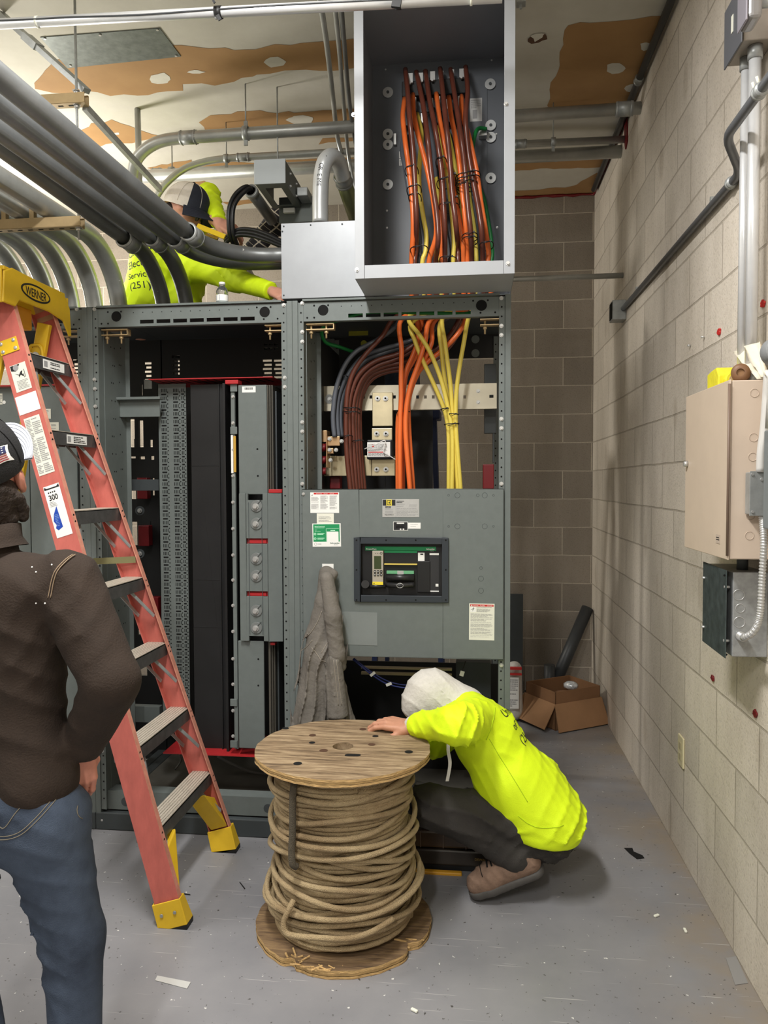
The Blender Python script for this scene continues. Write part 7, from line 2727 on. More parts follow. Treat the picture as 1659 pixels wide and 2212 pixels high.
for k in range(5):
    MB().box(x0 + 0.06 + k * 0.09, x0 + 0.063 + k * 0.09, 2.998, 3.0005, 0.092, 0.155).build('lid_divider', mat('divider', (110, 92, 76), 0.3), TBX)
sh = Sheet((0.0, 2.9995, 0.045), EX, EZ, 0.07, 0.02, MATS['case_smoke'], thick=0.0002)
sh.text('DEWALT', 0.006, 0.004, 0.013, mat('case_print', (150, 120, 60), 0.5), bold=True)
sh.build('case_lettering', TBX)
# floor bits
FB = [('dark scrap of tape and grit on the floor near the block wall', [(1348, 1832), (1366, 1832), (1369, 1840), (1388, 1848), (1392, 1854), (1376, 1856), (1360, 1844)], M_hole, 'floor_scrap', 'scrap'),
      ('strip of clear tape stuck to the floor near the jeans', [(340, 2108), (412, 2122), (404, 2136), (335, 2118)], mat('tape_clear', (190, 190, 186), 0.3), 'tape_strip', 'tape'),
      ('thin black offcut on the floor beside the near ladder foot', [(380, 1928), (411, 1932), (411, 1934), (380, 1930)], M_black, 'wire_offcut', 'offcut'),
      ('thin black offcut on the floor between ladder and reel', [(517, 1906), (519, 1906), (530, 1920), (528, 1921)], M_black, 'wire_offcut', 'offcut'),
      ('grey paper scrap on the floor along the block wall', [(1568, 2070), (1590, 2066), (1616, 2124), (1588, 2128)], mat('paper_grey', (140, 138, 136), 0.7), 'paper_scrap', 'scrap')]
for lab, px, m, nm, ct in FB:
    pts = [W(a, b, Z=0.001) for a, b in px]
    mb = MB()
    n = len(pts)
    mb.add(pts + [p + Vector((0, 0, 0.0012)) for p in pts], [list(range(n)), list(range(2 * n - 1, n - 1, -1))] + [(i, (i + 1) % n, (i + 1) % n + n, i + n) for i in range(n)])
    tag(mb.build(nm, m), lab, ct)
for k, (a, b, lab) in enumerate(((1418, 1980, 'white nylon offcut on the floor, nearer the reel of the two'), (1480, 2012, 'pale screw cap on the floor, nearer the block wall'), (895, 2185, 'white plastic chip on the floor in front of the reel'))):
    p = W(a, b, Z=0.001)
    mb = MB().obox(p + Vector((0, 0, 0.004)), (0.022, 0.009, 0.007), Matrix.Rotation(0.6 + k, 3, 'Z'))
    tag(mb.build('plastic_chip', M_cream, bev=0.002), lab, 'scrap')
# ================================================================== people
M_skin = mat('skin_tan', (186, 134, 108), 0.55, 0, 0.07, 30, 0.08, 120)
M_skin2 = mat('skin_fair', (206, 150, 128), 0.55, 0, 0.06, 30, 0.08, 120)


def hiviz():
    m = mat('hiviz_yellow', (222, 250, 24), 0.7, 0, 0.05, 6, 0.12, 260)
    return m


M_hv = hiviz()
M_hood = mat('heather_grey', (206, 202, 194), 0.9, 0, 0.06, 60, 0.25, 90)
M_dkpant = mat('pants_charcoal', (52, 49, 46), 0.8, 0, 0.14, 10, 0.15, 140)
M_denim = mat('denim', (74, 86, 104), 0.85, 0, 0, 6, 0.3, 420, col2=(38, 47, 62), detail=7)
M_brownj = mat('fleece_brown', (46, 35, 27), 0.9, 0, 0.12, 14, 0.25, 220)
M_boot = mat('boot_suede', (124, 100, 84), 0.8, 0, 0.2, 24, 0.3, 60)
M_sole = mat('boot_sole', (76, 73, 70), 0.7, 0, 0.12, 30)
M_hair = mat('hair_dark', (46, 36, 30), 0.7, 0, 0.3, 60, 0.6, 120)


def v3(p):
    return np.array(p, float)


def hand_prims(wrist, fwd, back, side, s=1.0, curl=(0.5, 0.6, 0.4), thumb_in=0.25, spread=1.0):
    """palm, four fingers of unequal length and a thumb; fwd: wrist to knuckles, back: out of the back of the hand, side: towards the thumb"""
    fwd = Vector(fwd).normalized()
    back = (Vector(back) - fwd * Vector(back).dot(fwd)).normalized()
    sd = back.cross(fwd)
    if sd.dot(Vector(side)) < 0:
        sd = -sd
    w = Vector(wrist)

    def L(x, y, z):
        return w + (fwd * x + sd * y + back * z) * s
    pr = [cap(L(-0.03, 0, 0), L(0.005, 0, 0), 0.026 * s, 0.025 * s, k=0.012)]
    ks = ((0.088, 0.030, 0.004), (0.092, 0.010, 0.006), (0.088, -0.010, 0.004), (0.080, -0.028, 0.0))
    for i, (x, y, z) in enumerate(ks):
        pr.append(cap(L(0.012, y * 0.62, 0), L(x - 0.006, y, z - 0.004), 0.0150 * s, 0.0115 * s, k=0.010))
    lens = ((0.040, 0.026, 0.020), (0.045, 0.029, 0.021), (0.041, 0.027, 0.020), (0.033, 0.021, 0.018))
    for i, (x, y, z) in enumerate(ks):
        a = 0.0
        p = L(x - 0.006, y, z - 0.002)
        for j in range(3):
            a += curl[j] * (1 + 0.10 * (i - 1.5))
            d = fwd * math.cos(a) - back * math.sin(a) + sd * (y * 3.0 * spread) * (0.35 if j else 0.6)
            q = p + d.normalized() * lens[i][j] * s
            r0 = (0.0100, 0.0092, 0.0082)[j] * s
            pr.append(cap(p, q, r0, r0 * 0.9, k=0.004))
            p = q
    p = L(0.020, 0.026, -0.006)
    pr.append(cap(L(0.004, 0.012, -0.004), p, 0.017 * s, 0.0145 * s, k=0.012))
    d1 = (fwd * 0.72 + sd * (0.75 - thumb_in) - back * 0.35).normalized()
    q = p + d1 * 0.036 * s
    pr.append(cap(p, q, 0.0125 * s, 0.0105 * s, k=0.007))
    d2 = (fwd * 0.9 + sd * (0.25 - thumb_in) - back * 0.35).normalized()
    pr.append(cap(q, q + d2 * 0.028 * s, 0.0102 * s, 0.0088 * s, k=0.005))
    return pr


def boot(parent, heel, toe, up, m=M_boot, ms=M_sole, s=1.0, flex=0.0, shaft=0.16):
    """work boot: rubber sole, suede upper, laces; heel and toe are points under the sole"""
    heel, toe = Vector(heel), Vector(toe)
    f = (toe - heel).normalized()
    up = (Vector(up) - f * Vector(up).dot(f)).normalized()
    L = (toe - heel).length
    ball = heel.lerp(toe, 0.68)
    if flex:
        ball = ball - up * 0.0
    r = 0.044 * s
    pr = [cap(heel + f * 0.035 + up * 0.055, ball + up * 0.045, 0.040 * s, 0.044 * s), cap(ball + up * 0.045, toe - f * 0.045 + up * 0.042, 0.044 * s, 0.040 * s),
          cap(heel + f * 0.045 + up * 0.06, heel + f * 0.06 + up * shaft, 0.042 * s, 0.046 * s), cap(heel + f * 0.07 + up * min(0.10, shaft * 0.85), ball + up * 0.055, 0.042 * s, 0.036 * s)]
    for q in pr:
        q['pl'] = [(np.array(heel + up * 0.018), np.array(-up))]
    bu = soft('boot_upper', m, parent, [field_mesh(pr, 0.005, 0.02, folds(0.008, 70, 50, 60, 2.0))])
    pr = [cap(heel + f * 0.035 + up * 0.02, ball + up * 0.02, 0.042 * s, 0.048 * s), cap(ball + up * 0.02, toe - f * 0.045 + up * 0.02, 0.048 * s, 0.043 * s)]
    for q in pr:
        q['pl'] = [(np.array(heel), np.array(-up)), (np.array(heel + up * 0.030), np.array(up))]
    soft('boot_sole', ms, parent, [field_mesh(pr, 0.006, 0.006)])
    n = f.cross(up)
    lc = MB()
    for k in range(5):
        c = heel.lerp(toe, 0.42 + 0.055 * k) + up * 0.05
        hit = [h for h in shrink(bu, [c + n * q for q in (-0.024, -0.012, 0, 0.012, 0.024)], up, 0.0025) if h is not None]
        if len(hit) > 2:
            lc.tube(hit, 0.0032, 6)
    for t_ in (0.74,):
        c = heel.lerp(toe, t_) + up * 0.05
        hit = [h for h in shrink(bu, [c + n * q * 0.01 for q in range(-4, 5)], up, 0.001) if h is not None]
        if len(hit) > 2:
            lc.tube(hit, 0.0018, 5)
    if not lc.f:
        return
    lc.build('laces', M_hole, parent, split=False)


# ------------------------------------------------------------------ the crouching worker
PA = thing('person', 'person in a yellow-green shirt and grey hood crouching with one hand on the wooden reel', 'person', W(1100, 1900, Z=0.0))


def a_(x, y, Y):
    return W(x, y, Y=Y)


YN_, YM, YFr = 2.84, 2.95, 3.07
pel = a_(1172, 1768, YM)
sh_n, sh_f = a_(1030, 1553, 2.83), a_(1015, 1560, 3.10)
el_n, wr_n = a_(985, 1566, 2.58), a_(892, 1567, 2.765)
el_f, wr_f = a_(940, 1600, 3.14), a_(868, 1580, 2.96)
kn_n, kn_f = a_(928, 1738, 2.80), a_(905, 1736, 3.02)
hip_n, hip_f = a_(1160, 1782, 2.84), a_(1165, 1780, 3.05)
an_n, an_f = a_(1108, 1846, 2.81), a_(1122, 1838, 3.04)
hd = a_(925, 1505, 2.975)
torso = [cap(a_(1172, 1760, 2.88), a_(1105, 1680, 2.88), 0.128, 0.128), cap(a_(1172, 1760, 3.02), a_(1105, 1680, 3.02), 0.128, 0.128),
         cap(a_(1105, 1680, 2.88), a_(1050, 1590, 2.87), 0.128, 0.118), cap(a_(1105, 1680, 3.02), a_(1050, 1590, 3.04), 0.128, 0.118),
         cap(a_(1050, 1590, 2.88), a_(1015, 1545, 2.92), 0.118, 0.088), cap(a_(1050, 1590, 3.03), a_(1015, 1545, 3.0), 0.118, 0.088)]
arm_n = [cap(sh_n, el_n, 0.066, 0.050), cap(el_n, wr_n, 0.050, 0.034)]
arm_f = [cap(sh_f, el_f, 0.064, 0.048), cap(el_f, wr_f, 0.048, 0.034)]
legs = [cap(hip_n, kn_n, 0.084, 0.066), cap(kn_n, an_n, 0.062, 0.044), cap(hip_f, kn_f, 0.094, 0.066), cap(kn_f, an_f, 0.062, 0.044), cap(a_(1176, 1792, 2.875), a_(1176, 1792, 3.02), 0.106, 0.106), cap(an_n + (kn_n - an_n) * 0.12, an_n + (an_n - kn_n) * 0.03, 0.052, 0.058), cap(an_f + (kn_f - an_f) * 0.12, an_f + (an_f - kn_f) * 0.03, 0.052, 0.058)]
neck = [cap(a_(1000, 1535, 2.955), hd, 0.058, 0.058)]
head = [ell(hd, (0.078, 0.072, 0.088), Matrix.Rotation(0.5, 3, 'Y')), ell(a_(898, 1528, 2.975), (0.05, 0.05, 0.055))]
fd = (hd - a_(985, 1535, 2.975)).normalized()
dn = Vector((-0.55, 0, -0.83)).normalized()
face = [ell(hd + dn * 0.088 + Vector((-0.012, 0, 0)), (0.014, 0.012, 0.014), k=0.012), ell(hd + dn * 0.072 + Vector((0.035, 0, -0.02)), (0.02, 0.024, 0.012), k=0.012)]
for s in (-1, 1):
    face.append(ell(hd + Vector((0.012, 0.073 * s, -0.01)), (0.016, 0.010, 0.024), k=0.008))
    face.append(ell(hd + dn * 0.074 + Vector((-0.02, 0.028 * s, 0.01)), (0.012, 0.014, 0.010), k=0.008))
bd = [dict(q, ra=q['ra'] - 0.014, rb=q['rb'] - 0.014) for q in torso + arm_n + arm_f + legs] + neck + head + face
fw_n = (a_(845, 1560, 2.87) - wr_n)
hn = hand_prims(wr_n + Vector((-0.012, 0, -0.006)), Vector((-0.95, 0.20, 0.10)), (0.12, -0.34, 0.94), (0, -1, 0), 1.02, (0.34, 0.50, 0.34), thumb_in=0.15)
hf = hand_prims(wr_f, Vector((-0.9, -0.35, -0.06)), (0.1, 0.1, 0.95), (0, 1, 0), 0.95, (0.3, 0.6, 0.4))
soft('body', M_skin, PA, [field_mesh(bd, 0.010, 0.03), field_mesh(hn, 0.0032, 0.006, smooth=1), field_mesh(hf, 0.0045, 0.006, smooth=1)])
# nails on the visible hand would be hidden by the curl; shirt next
back_n = Vector((0.74, 0, 0.67))
hem = a_(1188, 1772, YM)
hemn = Vector((0.45, 0, -0.9)).normalized()
sht = torso[:2] + torso[2:] + [cap(a_(1200, 1762, 2.90), a_(1150, 1700, 2.90), 0.10, 0.12), cap(a_(1200, 1762, 3.0), a_(1150, 1700, 3.0), 0.10, 0.12)]
HEM = (np.array(a_(1180, 1781, YM)), np.array(Vector((-0.10, 0, -1.0)).normalized()))
sht += [cap(a_(1178, 1775, 2.855), a_(1105, 1688, 2.855), 0.132, 0.124), cap(a_(1178, 1775, 3.045), a_(1105, 1688, 3.045), 0.132, 0.124)]
sht = [dict(q, pl=[HEM] if i < 2 or i > 5 else []) for i, q in enumerate(sht)]
c_end = wr_n + (el_n - wr_n).normalized() * 0.012
slv = [cap(sh_n, el_n, 0.078, 0.060), cap(el_n, wr_n, 0.058, 0.036, pl=[(np.array(c_end), np.array((wr_n - el_n).normalized()))])]
slf = [cap(sh_f, el_f, 0.072, 0.058), cap(el_f, wr_f, 0.058, 0.044, pl=[(np.array(wr_f), np.array((wr_f - el_f).normalized()))])]


def fold_a(x, y, z):
    f = folds(0.014, 40, 14, -30, 0.7, 1.1, 1.3)(x, y, z)
    return f + folds(0.006, 20, 26, 56, 2.9, 1.0, 1.3)(x, y, z) + folds(0.005, 90, 30, 40, 5.0, 1.4, 1.5)(x, y, z)


shirt_a = soft('shirt', M_hv, PA, [field_mesh(sht + slv + slf, 0.006, 0.035, fold_a, grow=0.004)])
# side seam, sleeve seam and hem stitching
for px in ([(1052, 1500), (1070, 1530), (1062, 1560), (1050, 1592)], [(1056, 1590), (1085, 1640), (1112, 1680), (1138, 1722)], [(1118, 1752), (1140, 1768), (1170, 1776), (1215, 1774)]):
    pts = spline([a_(x, y, 2.77) for x, y in px], 10)
    hit = [h for h in shrink(shirt_a, pts, Vector((0, -1, 0)), 0.0008) if h is not None]
    if len(hit) > 4:
        MB().tube(hit, 0.0012, 5).build('seam_stitch', mat('hiviz_seam', (176, 204, 16), 0.8), shirt_a)
cuff = [cap(c_end - (wr_n - el_n).normalized() * 0.01, wr_n + (wr_n - el_n).normalized() * 0.02, 0.036, 0.033, pl=[(np.array(wr_n + (wr_n - el_n).normalized() * 0.012), np.array((wr_n - el_n).normalized()))])]
soft('cuff', M_hood, PA, [field_mesh(cuff, 0.0035, 0.004)])
P = field_mesh(legs, 0.0085, 0.03, lambda x, y, z: folds(0.014, 26, 10, 56, 4.1, 1.1, 1.3)(x, y, z) + folds(0.008, 60, 15, -40, 1.0, 1.2, 1.3)(x, y, z), grow=0.008)
soft('trousers', M_dkpant, PA, [P])
# hood pulled over the head
hood = [ell(hd + Vector((0.012, 0, 0.012)), (0.098, 0.092, 0.094), Matrix.Rotation(0.35, 3, 'Y')), ell(a_(903, 1520, 2.975), (0.062, 0.074, 0.066)), cap(hd + Vector((0.03, 0, 0.0)), a_(1002, 1533, 2.96), 0.086, 0.088)]
P, F = field_mesh(hood, 0.006, 0.03, folds(0.007, 40, 16, 36, 0.3, 1.3, 2.0), grow=0.004)
soft('hood', M_hood, PA, [(P, F)])
sp_ = spline([a_(970, 1585, 2.80), a_(968, 1620, 2.79), a_(972, 1650, 2.785), a_(966, 1688, 2.78)], 8)
mb = MB()
for i in range(len(sp_) - 1):
    p, q = sp_[i], sp_[i + 1]
    mb.add([p + Vector((-0.006, 0, 0)), p + Vector((0.006, 0.003, 0)), q + Vector((0.006, 0.003, 0)), q + Vector((-0.006, 0, 0)), p + Vector((-0.006, 0.002, 0)), p + Vector((0.006, 0.005, 0)), q + Vector((0.006, 0.005, 0)), q + Vector((-0.006, 0.002, 0))],
           [(0, 1, 2, 3), (7, 6, 5, 4), (0, 4, 5, 1), (1, 5, 6, 2), (2, 6, 7, 3), (3, 7, 4, 0)])
mb.build('drawstring', M_hood, PA, split=False)
h0, t0 = a_(1180, 1878, 2.815), Vector((a_(1025, 1940, 2.815).x, 2.80, 0.0008))
ball = Vector((a_(1085, 1948, 2.815).x, 2.81, 0.0008))
boot(PA, ball + (h0 - ball).normalized() * 0.185, t0 + Vector((-0.012, 0, 0.008)), (0.40, 0, 0.92), s=1.12, shaft=0.085)
sft = Vector((0.035, 0.235, 0.0))
boot(PA, ball + (h0 - ball).normalized() * 0.17 + sft, t0 + Vector((0, 0, 0.006)) + sft, (0.45, 0, 0.9), m=mat('boot_dark', (48, 42, 40), 0.8), shaft=0.085)
o_t = a_(1093, 1535, 2.90)
word_on(shirt_a, PA, [('University', 0, 0.0, 0.050), ('of Talladega', 0.0, -0.055, 0.042), ('(251)', 0.0, -0.11, 0.046)], a_(1088, 1556, 2.82), Vector((0.30, 0.92, 0.0)), Vector((-0.68, 0.12, 0.72)), Vector((0.52, -0.50, 0.69)), mat('shirt_print', (44, 50, 40), 0.7))
mb = word_on(shirt_a, PA, [('A', 0, 0, 0.03)], a_(981, 1628, 2.85), Vector((0.5, 0, -0.8)), Vector((0.8, 0, 0.5)), Vector((-0.6, -0.7, -0.3)), MATS['shirt_print'])

# ------------------------------------------------------------------ the worker up on the switchboard
PB_ = thing('person', 'person in a yellow-green shirt and white-and-navy cap up on top of the switchboard', 'person', (-1.6, 4.0, HS + 0.005))
b_ = a_
hips = b_(335, 672, 4.0)
hips.z = HS + 0.10
chest, nck = b_(368, 560, 4.0), b_(398, 490, 4.02)
hb = b_(402, 450, 4.03)
shr, elr, wrr = b_(425, 575, 3.87), b_(508, 604, 3.82), b_(586, 629, 3.66)
shl, ell_, wrl = b_(410, 520, 4.2), b_(450, 420, 4.20), b_(472, 480, 4.0)
tors = [cap(hips + Vector((-.07, -.03, 0)), chest + Vector((-.07, -.04, -.02)), 0.118, 0.118), cap(hips + Vector((.07, .05, 0)), chest + Vector((.07, .05, -.02)), 0.118, 0.118),
        cap(chest + Vector((-.07, -.04, -.02)), nck + Vector((-.03, -.02, -.06)), 0.118, 0.07), cap(chest + Vector((.07, .05, -.02)), nck + Vector((.03, .02, -.06)), 0.118, 0.07), cap(chest, shr, 0.10, 0.075), cap(chest, shl, 0.10, 0.075)]
kn1, kn2 = Vector((-1.36, 4.36, 2.40)), Vector((-1.60, 4.42, 2.40))
legb = [cap(hips + Vector((.06, .0, -0.005)), kn1, 0.088, 0.064), cap(kn1, kn1 + Vector((.0, .04, -0.42)), 0.062, 0.045), cap(hips + Vector((-.08, .05, -0.005)), kn2, 0.088, 0.064), cap(kn2, kn2 + Vector((.0, .04, -0.42)), 0.062, 0.045)]
armb = [cap(shr, elr, 0.056, 0.044), cap(elr, wrr, 0.044, 0.032), cap(shl, ell_, 0.056, 0.044), cap(ell_, wrl, 0.044, 0.032)]
look = Vector((0.80, 0.10, -0.58)).normalized()
rgt = look.cross(EZ).normalized()
top = rgt.cross(look)
RH = Matrix((look, -rgt, top)).transposed()
headb = [cap(nck, hb, 0.05, 0.055), ell(hb, (0.092, 0.074, 0.105), RH), ell(hb + look * 0.055 - top * 0.055, (0.045, 0.048, 0.05), RH), ell(hb + look * 0.10 - top * 0.028, (0.018, 0.012, 0.018), RH, k=0.012)]
for s in (-1, 1):
    headb.append(ell(hb + rgt * 0.074 * s - top * 0.02, (0.018, 0.010, 0.028), RH, k=0.008))
bd = [dict(q, ra=q['ra'] - 0.014, rb=q['rb'] - 0.014) for q in tors + legb + armb] + headb
hr_ = hand_prims(wrr + (wrr - elr).normalized() * 0.012, (wrr - elr), (0.1, -0.75, 0.65), (0.3, 0.2, 0.9), 0.95, (0.75, 0.95, 0.7), thumb_in=0.4)
hl_ = hand_prims(wrl + (wrl - ell_).normalized() * 0.004, Vector((0.72, -0.10, -0.40)), (0.35, -0.80, 0.48), (-0.3, 0.1, -0.9), 1.12, (0.45, 0.8, 0.6), thumb_in=0.3)
soft('body', M_skin2, PB_, [field_mesh(bd, 0.010, 0.025), field_mesh(hr_, 0.0042, 0.006, smooth=1), field_mesh(hl_, 0.0036, 0.006, smooth=1)])
gr = [dict(q, pl=[(np.array((0, 0, HS + 0.012)), np.array((0, 0, -1.0)))] if i < 2 else []) for i, q in enumerate(tors)]
gr += [cap(shr, elr, 0.068, 0.054), cap(elr, wrr, 0.054, 0.040, pl=[(np.array(wrr), np.array((wrr - elr).normalized()))]), cap(shl, ell_, 0.062, 0.050), cap(ell_, wrl, 0.050, 0.040, pl=[(np.array(wrl), np.array((wrl - ell_).normalized()))])]
shirt_b = soft('shirt', M_hv, PB_, [field_mesh(gr, 0.008, 0.035, lambda x, y, z: folds(0.014, 30, 12, 50, 5.0, 1.1, 1.4)(x, y, z) + folds(0.008, -50, 18, 44, 1.5, 1.1, 1.4)(x, y, z), grow=0.005)])
lb = [dict(q, pl=[(np.array((0, 0, HS + 0.0055)), np.array((0, 0, -1.0)))] if i in (0, 2) else []) for i, q in enumerate(legb)]
soft('trousers', M_dkpant, PB_, [field_mesh(lb, 0.010, 0.03, folds(0.012, 30, 30, 20, 3.0), grow=0.006)])
boot(PB_, kn1 + Vector((0, -0.04, -0.55)), kn1 + Vector((0.03, 0.24, -0.57)), (0, 0, 1))
boot(PB_, kn2 + Vector((0, -0.04, -0.55)), kn2 + Vector((0.0, 0.24, -0.57)), (0, 0, 1))
# cap: pale mesh at the back, navy front and peak
M_capw = mat('cap_white', (222, 214, 202), 0.85, 0, 0.04, 60, 0.3, 300)
M_navy = mat('cap_navy', (34, 38, 50), 0.8, 0, 0.08, 40)


def ball_cap(parent, c, f, t, R_, mats, sc=1.0, peak_m=None, split_at=0.25, peak_drop=0.0, peak_len=0.075):
    """six-panel cap: crown shell with seams, button and a curved peak"""
    f, t = f.normalized(), t.normalized()
    r = f.cross(t)
    mb = MB()
    nu, nv = 40, 14
    vs = []
    for i in range(nv + 1):
        th = (pi / 2) * 1.10 * i / nv
        for j in range(nu):
            ph = 2 * pi * j / nu
            ex = math.cos(ph)
            rr = math.sin(th) ** 0.92
            p = c + (f * ex * 0.103 * rr + r * math.sin(ph) * 0.086 * rr + t * (0.105 * math.cos(th) + 0.006 * max(0, ex) * math.sin(th))) * sc
            vs.append(p)
    for i in range(nv):
        for j in range(nu):
            j2 = (j + 1) % nu
            ph = 2 * pi * (j + 0.5) / nu
            th = (pi / 2) * 1.10 * (i + 0.5) / nv
            front = min(ph, 2 * pi - ph) < split_at
            mb.m(1 if front else 0).add([vs[i * nu + j], vs[(i + 1) * nu + j], vs[(i + 1) * nu + j2], vs[i * nu + j2]], [(0, 1, 2, 3)], True)
    crown = mb.build('cap_crown', mats, parent, split=False)
    MB().ball(c + t * 0.106 * sc, (0.009, 0.009, 0.005)).build('cap_button', mats[1], crown)
    mb = MB()
    for ph in [k * pi / 3 + pi / 6 for k in range(6)]:
        pts = []
        for i in range(1, 12):
            th = (pi / 2) * i / 11
            rr = math.sin(th) ** 0.92
            pts.append(c + (f * math.cos(ph) * 0.1045 * rr + r * math.sin(ph) * 0.0875 * rr + t * (0.1062 * math.cos(th) + 0.006 * max(0, math.cos(ph)) * math.sin(th))) * sc)
        mb.tube(pts, 0.0012, 5)
    mb.build('cap_seam', mats[0], crown, split=False)
    mb = MB()
    n1, n2 = 8, 24
    vs = []
    for lift in (0, -0.004):
        for i in range(n1 + 1):
            u = i / n1
            for j in range(n2 + 1):
                ph = -1.25 + 2.5 * j / n2
                rx = 0.101 + peak_len * u * max(0.0, math.cos(ph * 0.86)) ** 0.6
                ry = 0.085 + 0.012 * u
                vs.append(c + (f * rx * math.cos(ph) + r * ry * math.sin(ph) + t * (lift + 0.004 - peak_drop * u - 0.030 * math.sin(ph) ** 2 * (0.4 + 0.6 * u))) * sc)
    fs = []
    w = n2 + 1
    for i in range(n1):
        for j in range(n2):
            a = i * w + j
            fs.append((a, a + 1, a + w + 1, a + w))
            b = a + (n1 + 1) * w
            fs.append((b, b + w, b + w + 1, b + 1))
    for j in range(n2):
        a = n1 * w + j
        fs.append((a, a + 1, a + 1 + (n1 + 1) * w, a + (n1 + 1) * w))
    mb.add(vs, fs, True)
    pk = mb.build('cap_peak', peak_m or mats[1], parent, split=False)
    mb = MB()
    for q in (0.25, 0.42, 0.58, 0.74, 0.9):
        pts = []
        for j in range(n2 + 1):
            ph = -1.25 + 2.5 * j / n2
            rx = 0.101 + peak_len * q * max(0.0, math.cos(ph * 0.86)) ** 0.6
            ry = 0.085 + 0.012 * q
            pts.append(c + (f * rx * math.cos(ph) + r * ry * math.sin(ph) + t * (0.0048 - peak_drop * q - 0.030 * math.sin(ph) ** 2 * (0.4 + 0.6 * q))) * sc)
        mb.tube(pts, 0.0008, 4)
    mb.build('peak_stitching', mat('stitch_grey', (170, 172, 178), 0.8) if peak_m is not M_navy else M_navy, pk, split=False)
    return crown


capf = Vector((0.92, -0.10, -0.36)).normalized()
capt = (Vector((0.30, -0.05, 0.95)) - capf * Vector((0.30, -0.05, 0.95)).dot(capf)).normalized()
ball_cap(PB_, hb + capt * 0.010, capf, capt, None, [M_capw, M_navy], 1.2, M_navy, 1.05, 0.026)
MB().ball(hb - look * 0.05 - top * 0.06, (0.05, 0.066, 0.05), RH).build('hair', M_hair, PB_)
# safety glasses
g0 = hb + look * 0.092 - top * 0.012
mb = MB()
for s in (-1, 1):
    mb.ball(g0 + rgt * 0.032 * s, (0.006, 0.027, 0.018), RH)
    mb.bar(g0 + rgt * 0.06 * s, g0 + rgt * 0.078 * s - look * 0.09, 0.003, 0.005)
mb.build('safety_glasses', mat('lens_smoke', (60, 64, 66), 0.15), PB_, split=False)
ox = b_(287, 585, 3.9)
word_on(shirt_b, PB_, [('Creative', 0.0, 0.075, 0.062), ('Electric', 0.0, 0.015, 0.055), ('Service', 0.0, -0.040, 0.045), ('(251)', 0.01, -0.095, 0.050)], Vector((-1.80, 3.85, W(287, 590, Y=3.88).z)), Vector((0.93, -0.30, 0.12)), Vector((-0.12, 0, 1)), Vector((-0.30, -0.95, 0.1)), MATS['shirt_print'])

# ------------------------------------------------------------------ the worker behind the wireway, in plaid
ST = thing('work_ladder', 'dark blue stepladder behind the right section, mostly hidden', 'ladder', (-0.42, 4.75, 0))
M_blue_l = mat('ladder_blue', (34, 44, 78), 0.5)
for x0_, x1_ in ((-0.62, -0.52), (-0.18, -0.24)):
    MB().bar((x0_, 4.56, 0.0006), (x1_, 4.72, 1.95), 0.03, 0.07, (0, 1, 0)).build('rail', M_blue_l, ST)
for k in range(6):
    z = 0.3 + 0.27 * k
    y = 4.56 + 0.16 * z / 1.95
    MB().box(-0.60 + .05 * z / 1.95, -0.20 - .03 * z / 1.95, y, y + 0.08, z - 0.02, z).build('step', M_alu, ST)
for x0_, x1_ in ((-0.60, -0.52), (-0.20, -0.24)):
    MB().bar((x0_, 5.25, 0.0006), (x1_, 4.82, 1.93), 0.025, 0.05, (0, 1, 0)).build('rear_leg', M_blue_l, ST)
MB().box(-0.56, -0.20, 4.66, 4.86, 1.93, 1.985).build('top_cap', M_blue_l, ST, bev=0.01)
PC = thing('person', 'person in dark plaid sleeves and jeans working behind the pull box and wireway box', 'person', (-0.42, 4.55, 1.36))
hipc = Vector((-0.50, 4.55, 2.26))
chc = Vector((-0.56, 4.60, 2.62))
nkc = Vector((-0.57, 4.60, 2.86))
hdc = Vector((-0.60, 4.56, 3.02))
s1, e1, w1 = Vector((-0.74, 4.52, 2.80)), b_(600, 474, 4.40), b_(528, 562, 4.30)
s2, e2, w2 = Vector((-0.38, 4.58, 2.80)), Vector((-0.30, 4.48, 2.60)), Vector((-0.45, 4.30, 2.68))
tc_ = [cap(hipc + Vector((-.07, 0, 0)), chc + Vector((-.08, 0, 0)), 0.11, 0.11), cap(hipc + Vector((.07, 0, 0)), chc + Vector((.08, 0, 0)), 0.11, 0.11), cap(chc, s1, 0.11, 0.07), cap(chc, s2, 0.11, 0.07), cap(chc, nkc, 0.1, 0.06)]
ac_ = [cap(s1, e1, 0.056, 0.046), cap(e1, w1, 0.046, 0.034), cap(s2, e2, 0.056, 0.046), cap(e2, w2, 0.046, 0.034)]
lc_ = [cap(hipc + Vector((-.09, 0, -0.05)), Vector((-0.57, 4.50, 1.84)), 0.088, 0.064), cap((-0.57, 4.50, 1.84), (-0.55, 4.56, 1.46), 0.062, 0.045), cap(hipc + Vector((.09, 0, -0.05)), Vector((-0.38, 4.50, 1.84)), 0.088, 0.064), cap((-0.38, 4.50, 1.84), (-0.37, 4.56, 1.46), 0.062, 0.045)]
bd = [dict(q, ra=q['ra'] - 0.014, rb=q['rb'] - 0.014) for q in tc_ + ac_ + lc_] + [cap(nkc, hdc, 0.05, 0.055), ell(hdc, (0.076, 0.092, 0.108)), ell(hdc + Vector((0, -0.095, -0.02)), (0.013, 0.018, 0.018), k=.012), ell(hdc + Vector((0, -0.03, -0.07)), (0.05, 0.055, 0.045))]
for s in (-1, 1):
    bd.append(ell(hdc + Vector((0.076 * s, 0, -0.02)), (0.010, 0.018, 0.028), k=0.008))
h1 = hand_prims(w1 + (w1 - e1).normalized() * 0.01, (w1 - e1), (-0.5, -0.8, 0.2), (0.6, -0.4, 0), 0.95, (0.6, 0.8, 0.6))
h2 = hand_prims(w2, (w2 - e2), (0, -0.3, 0.9), (-0.3, -0.9, 0), 0.95, (0.5, 0.7, 0.5))
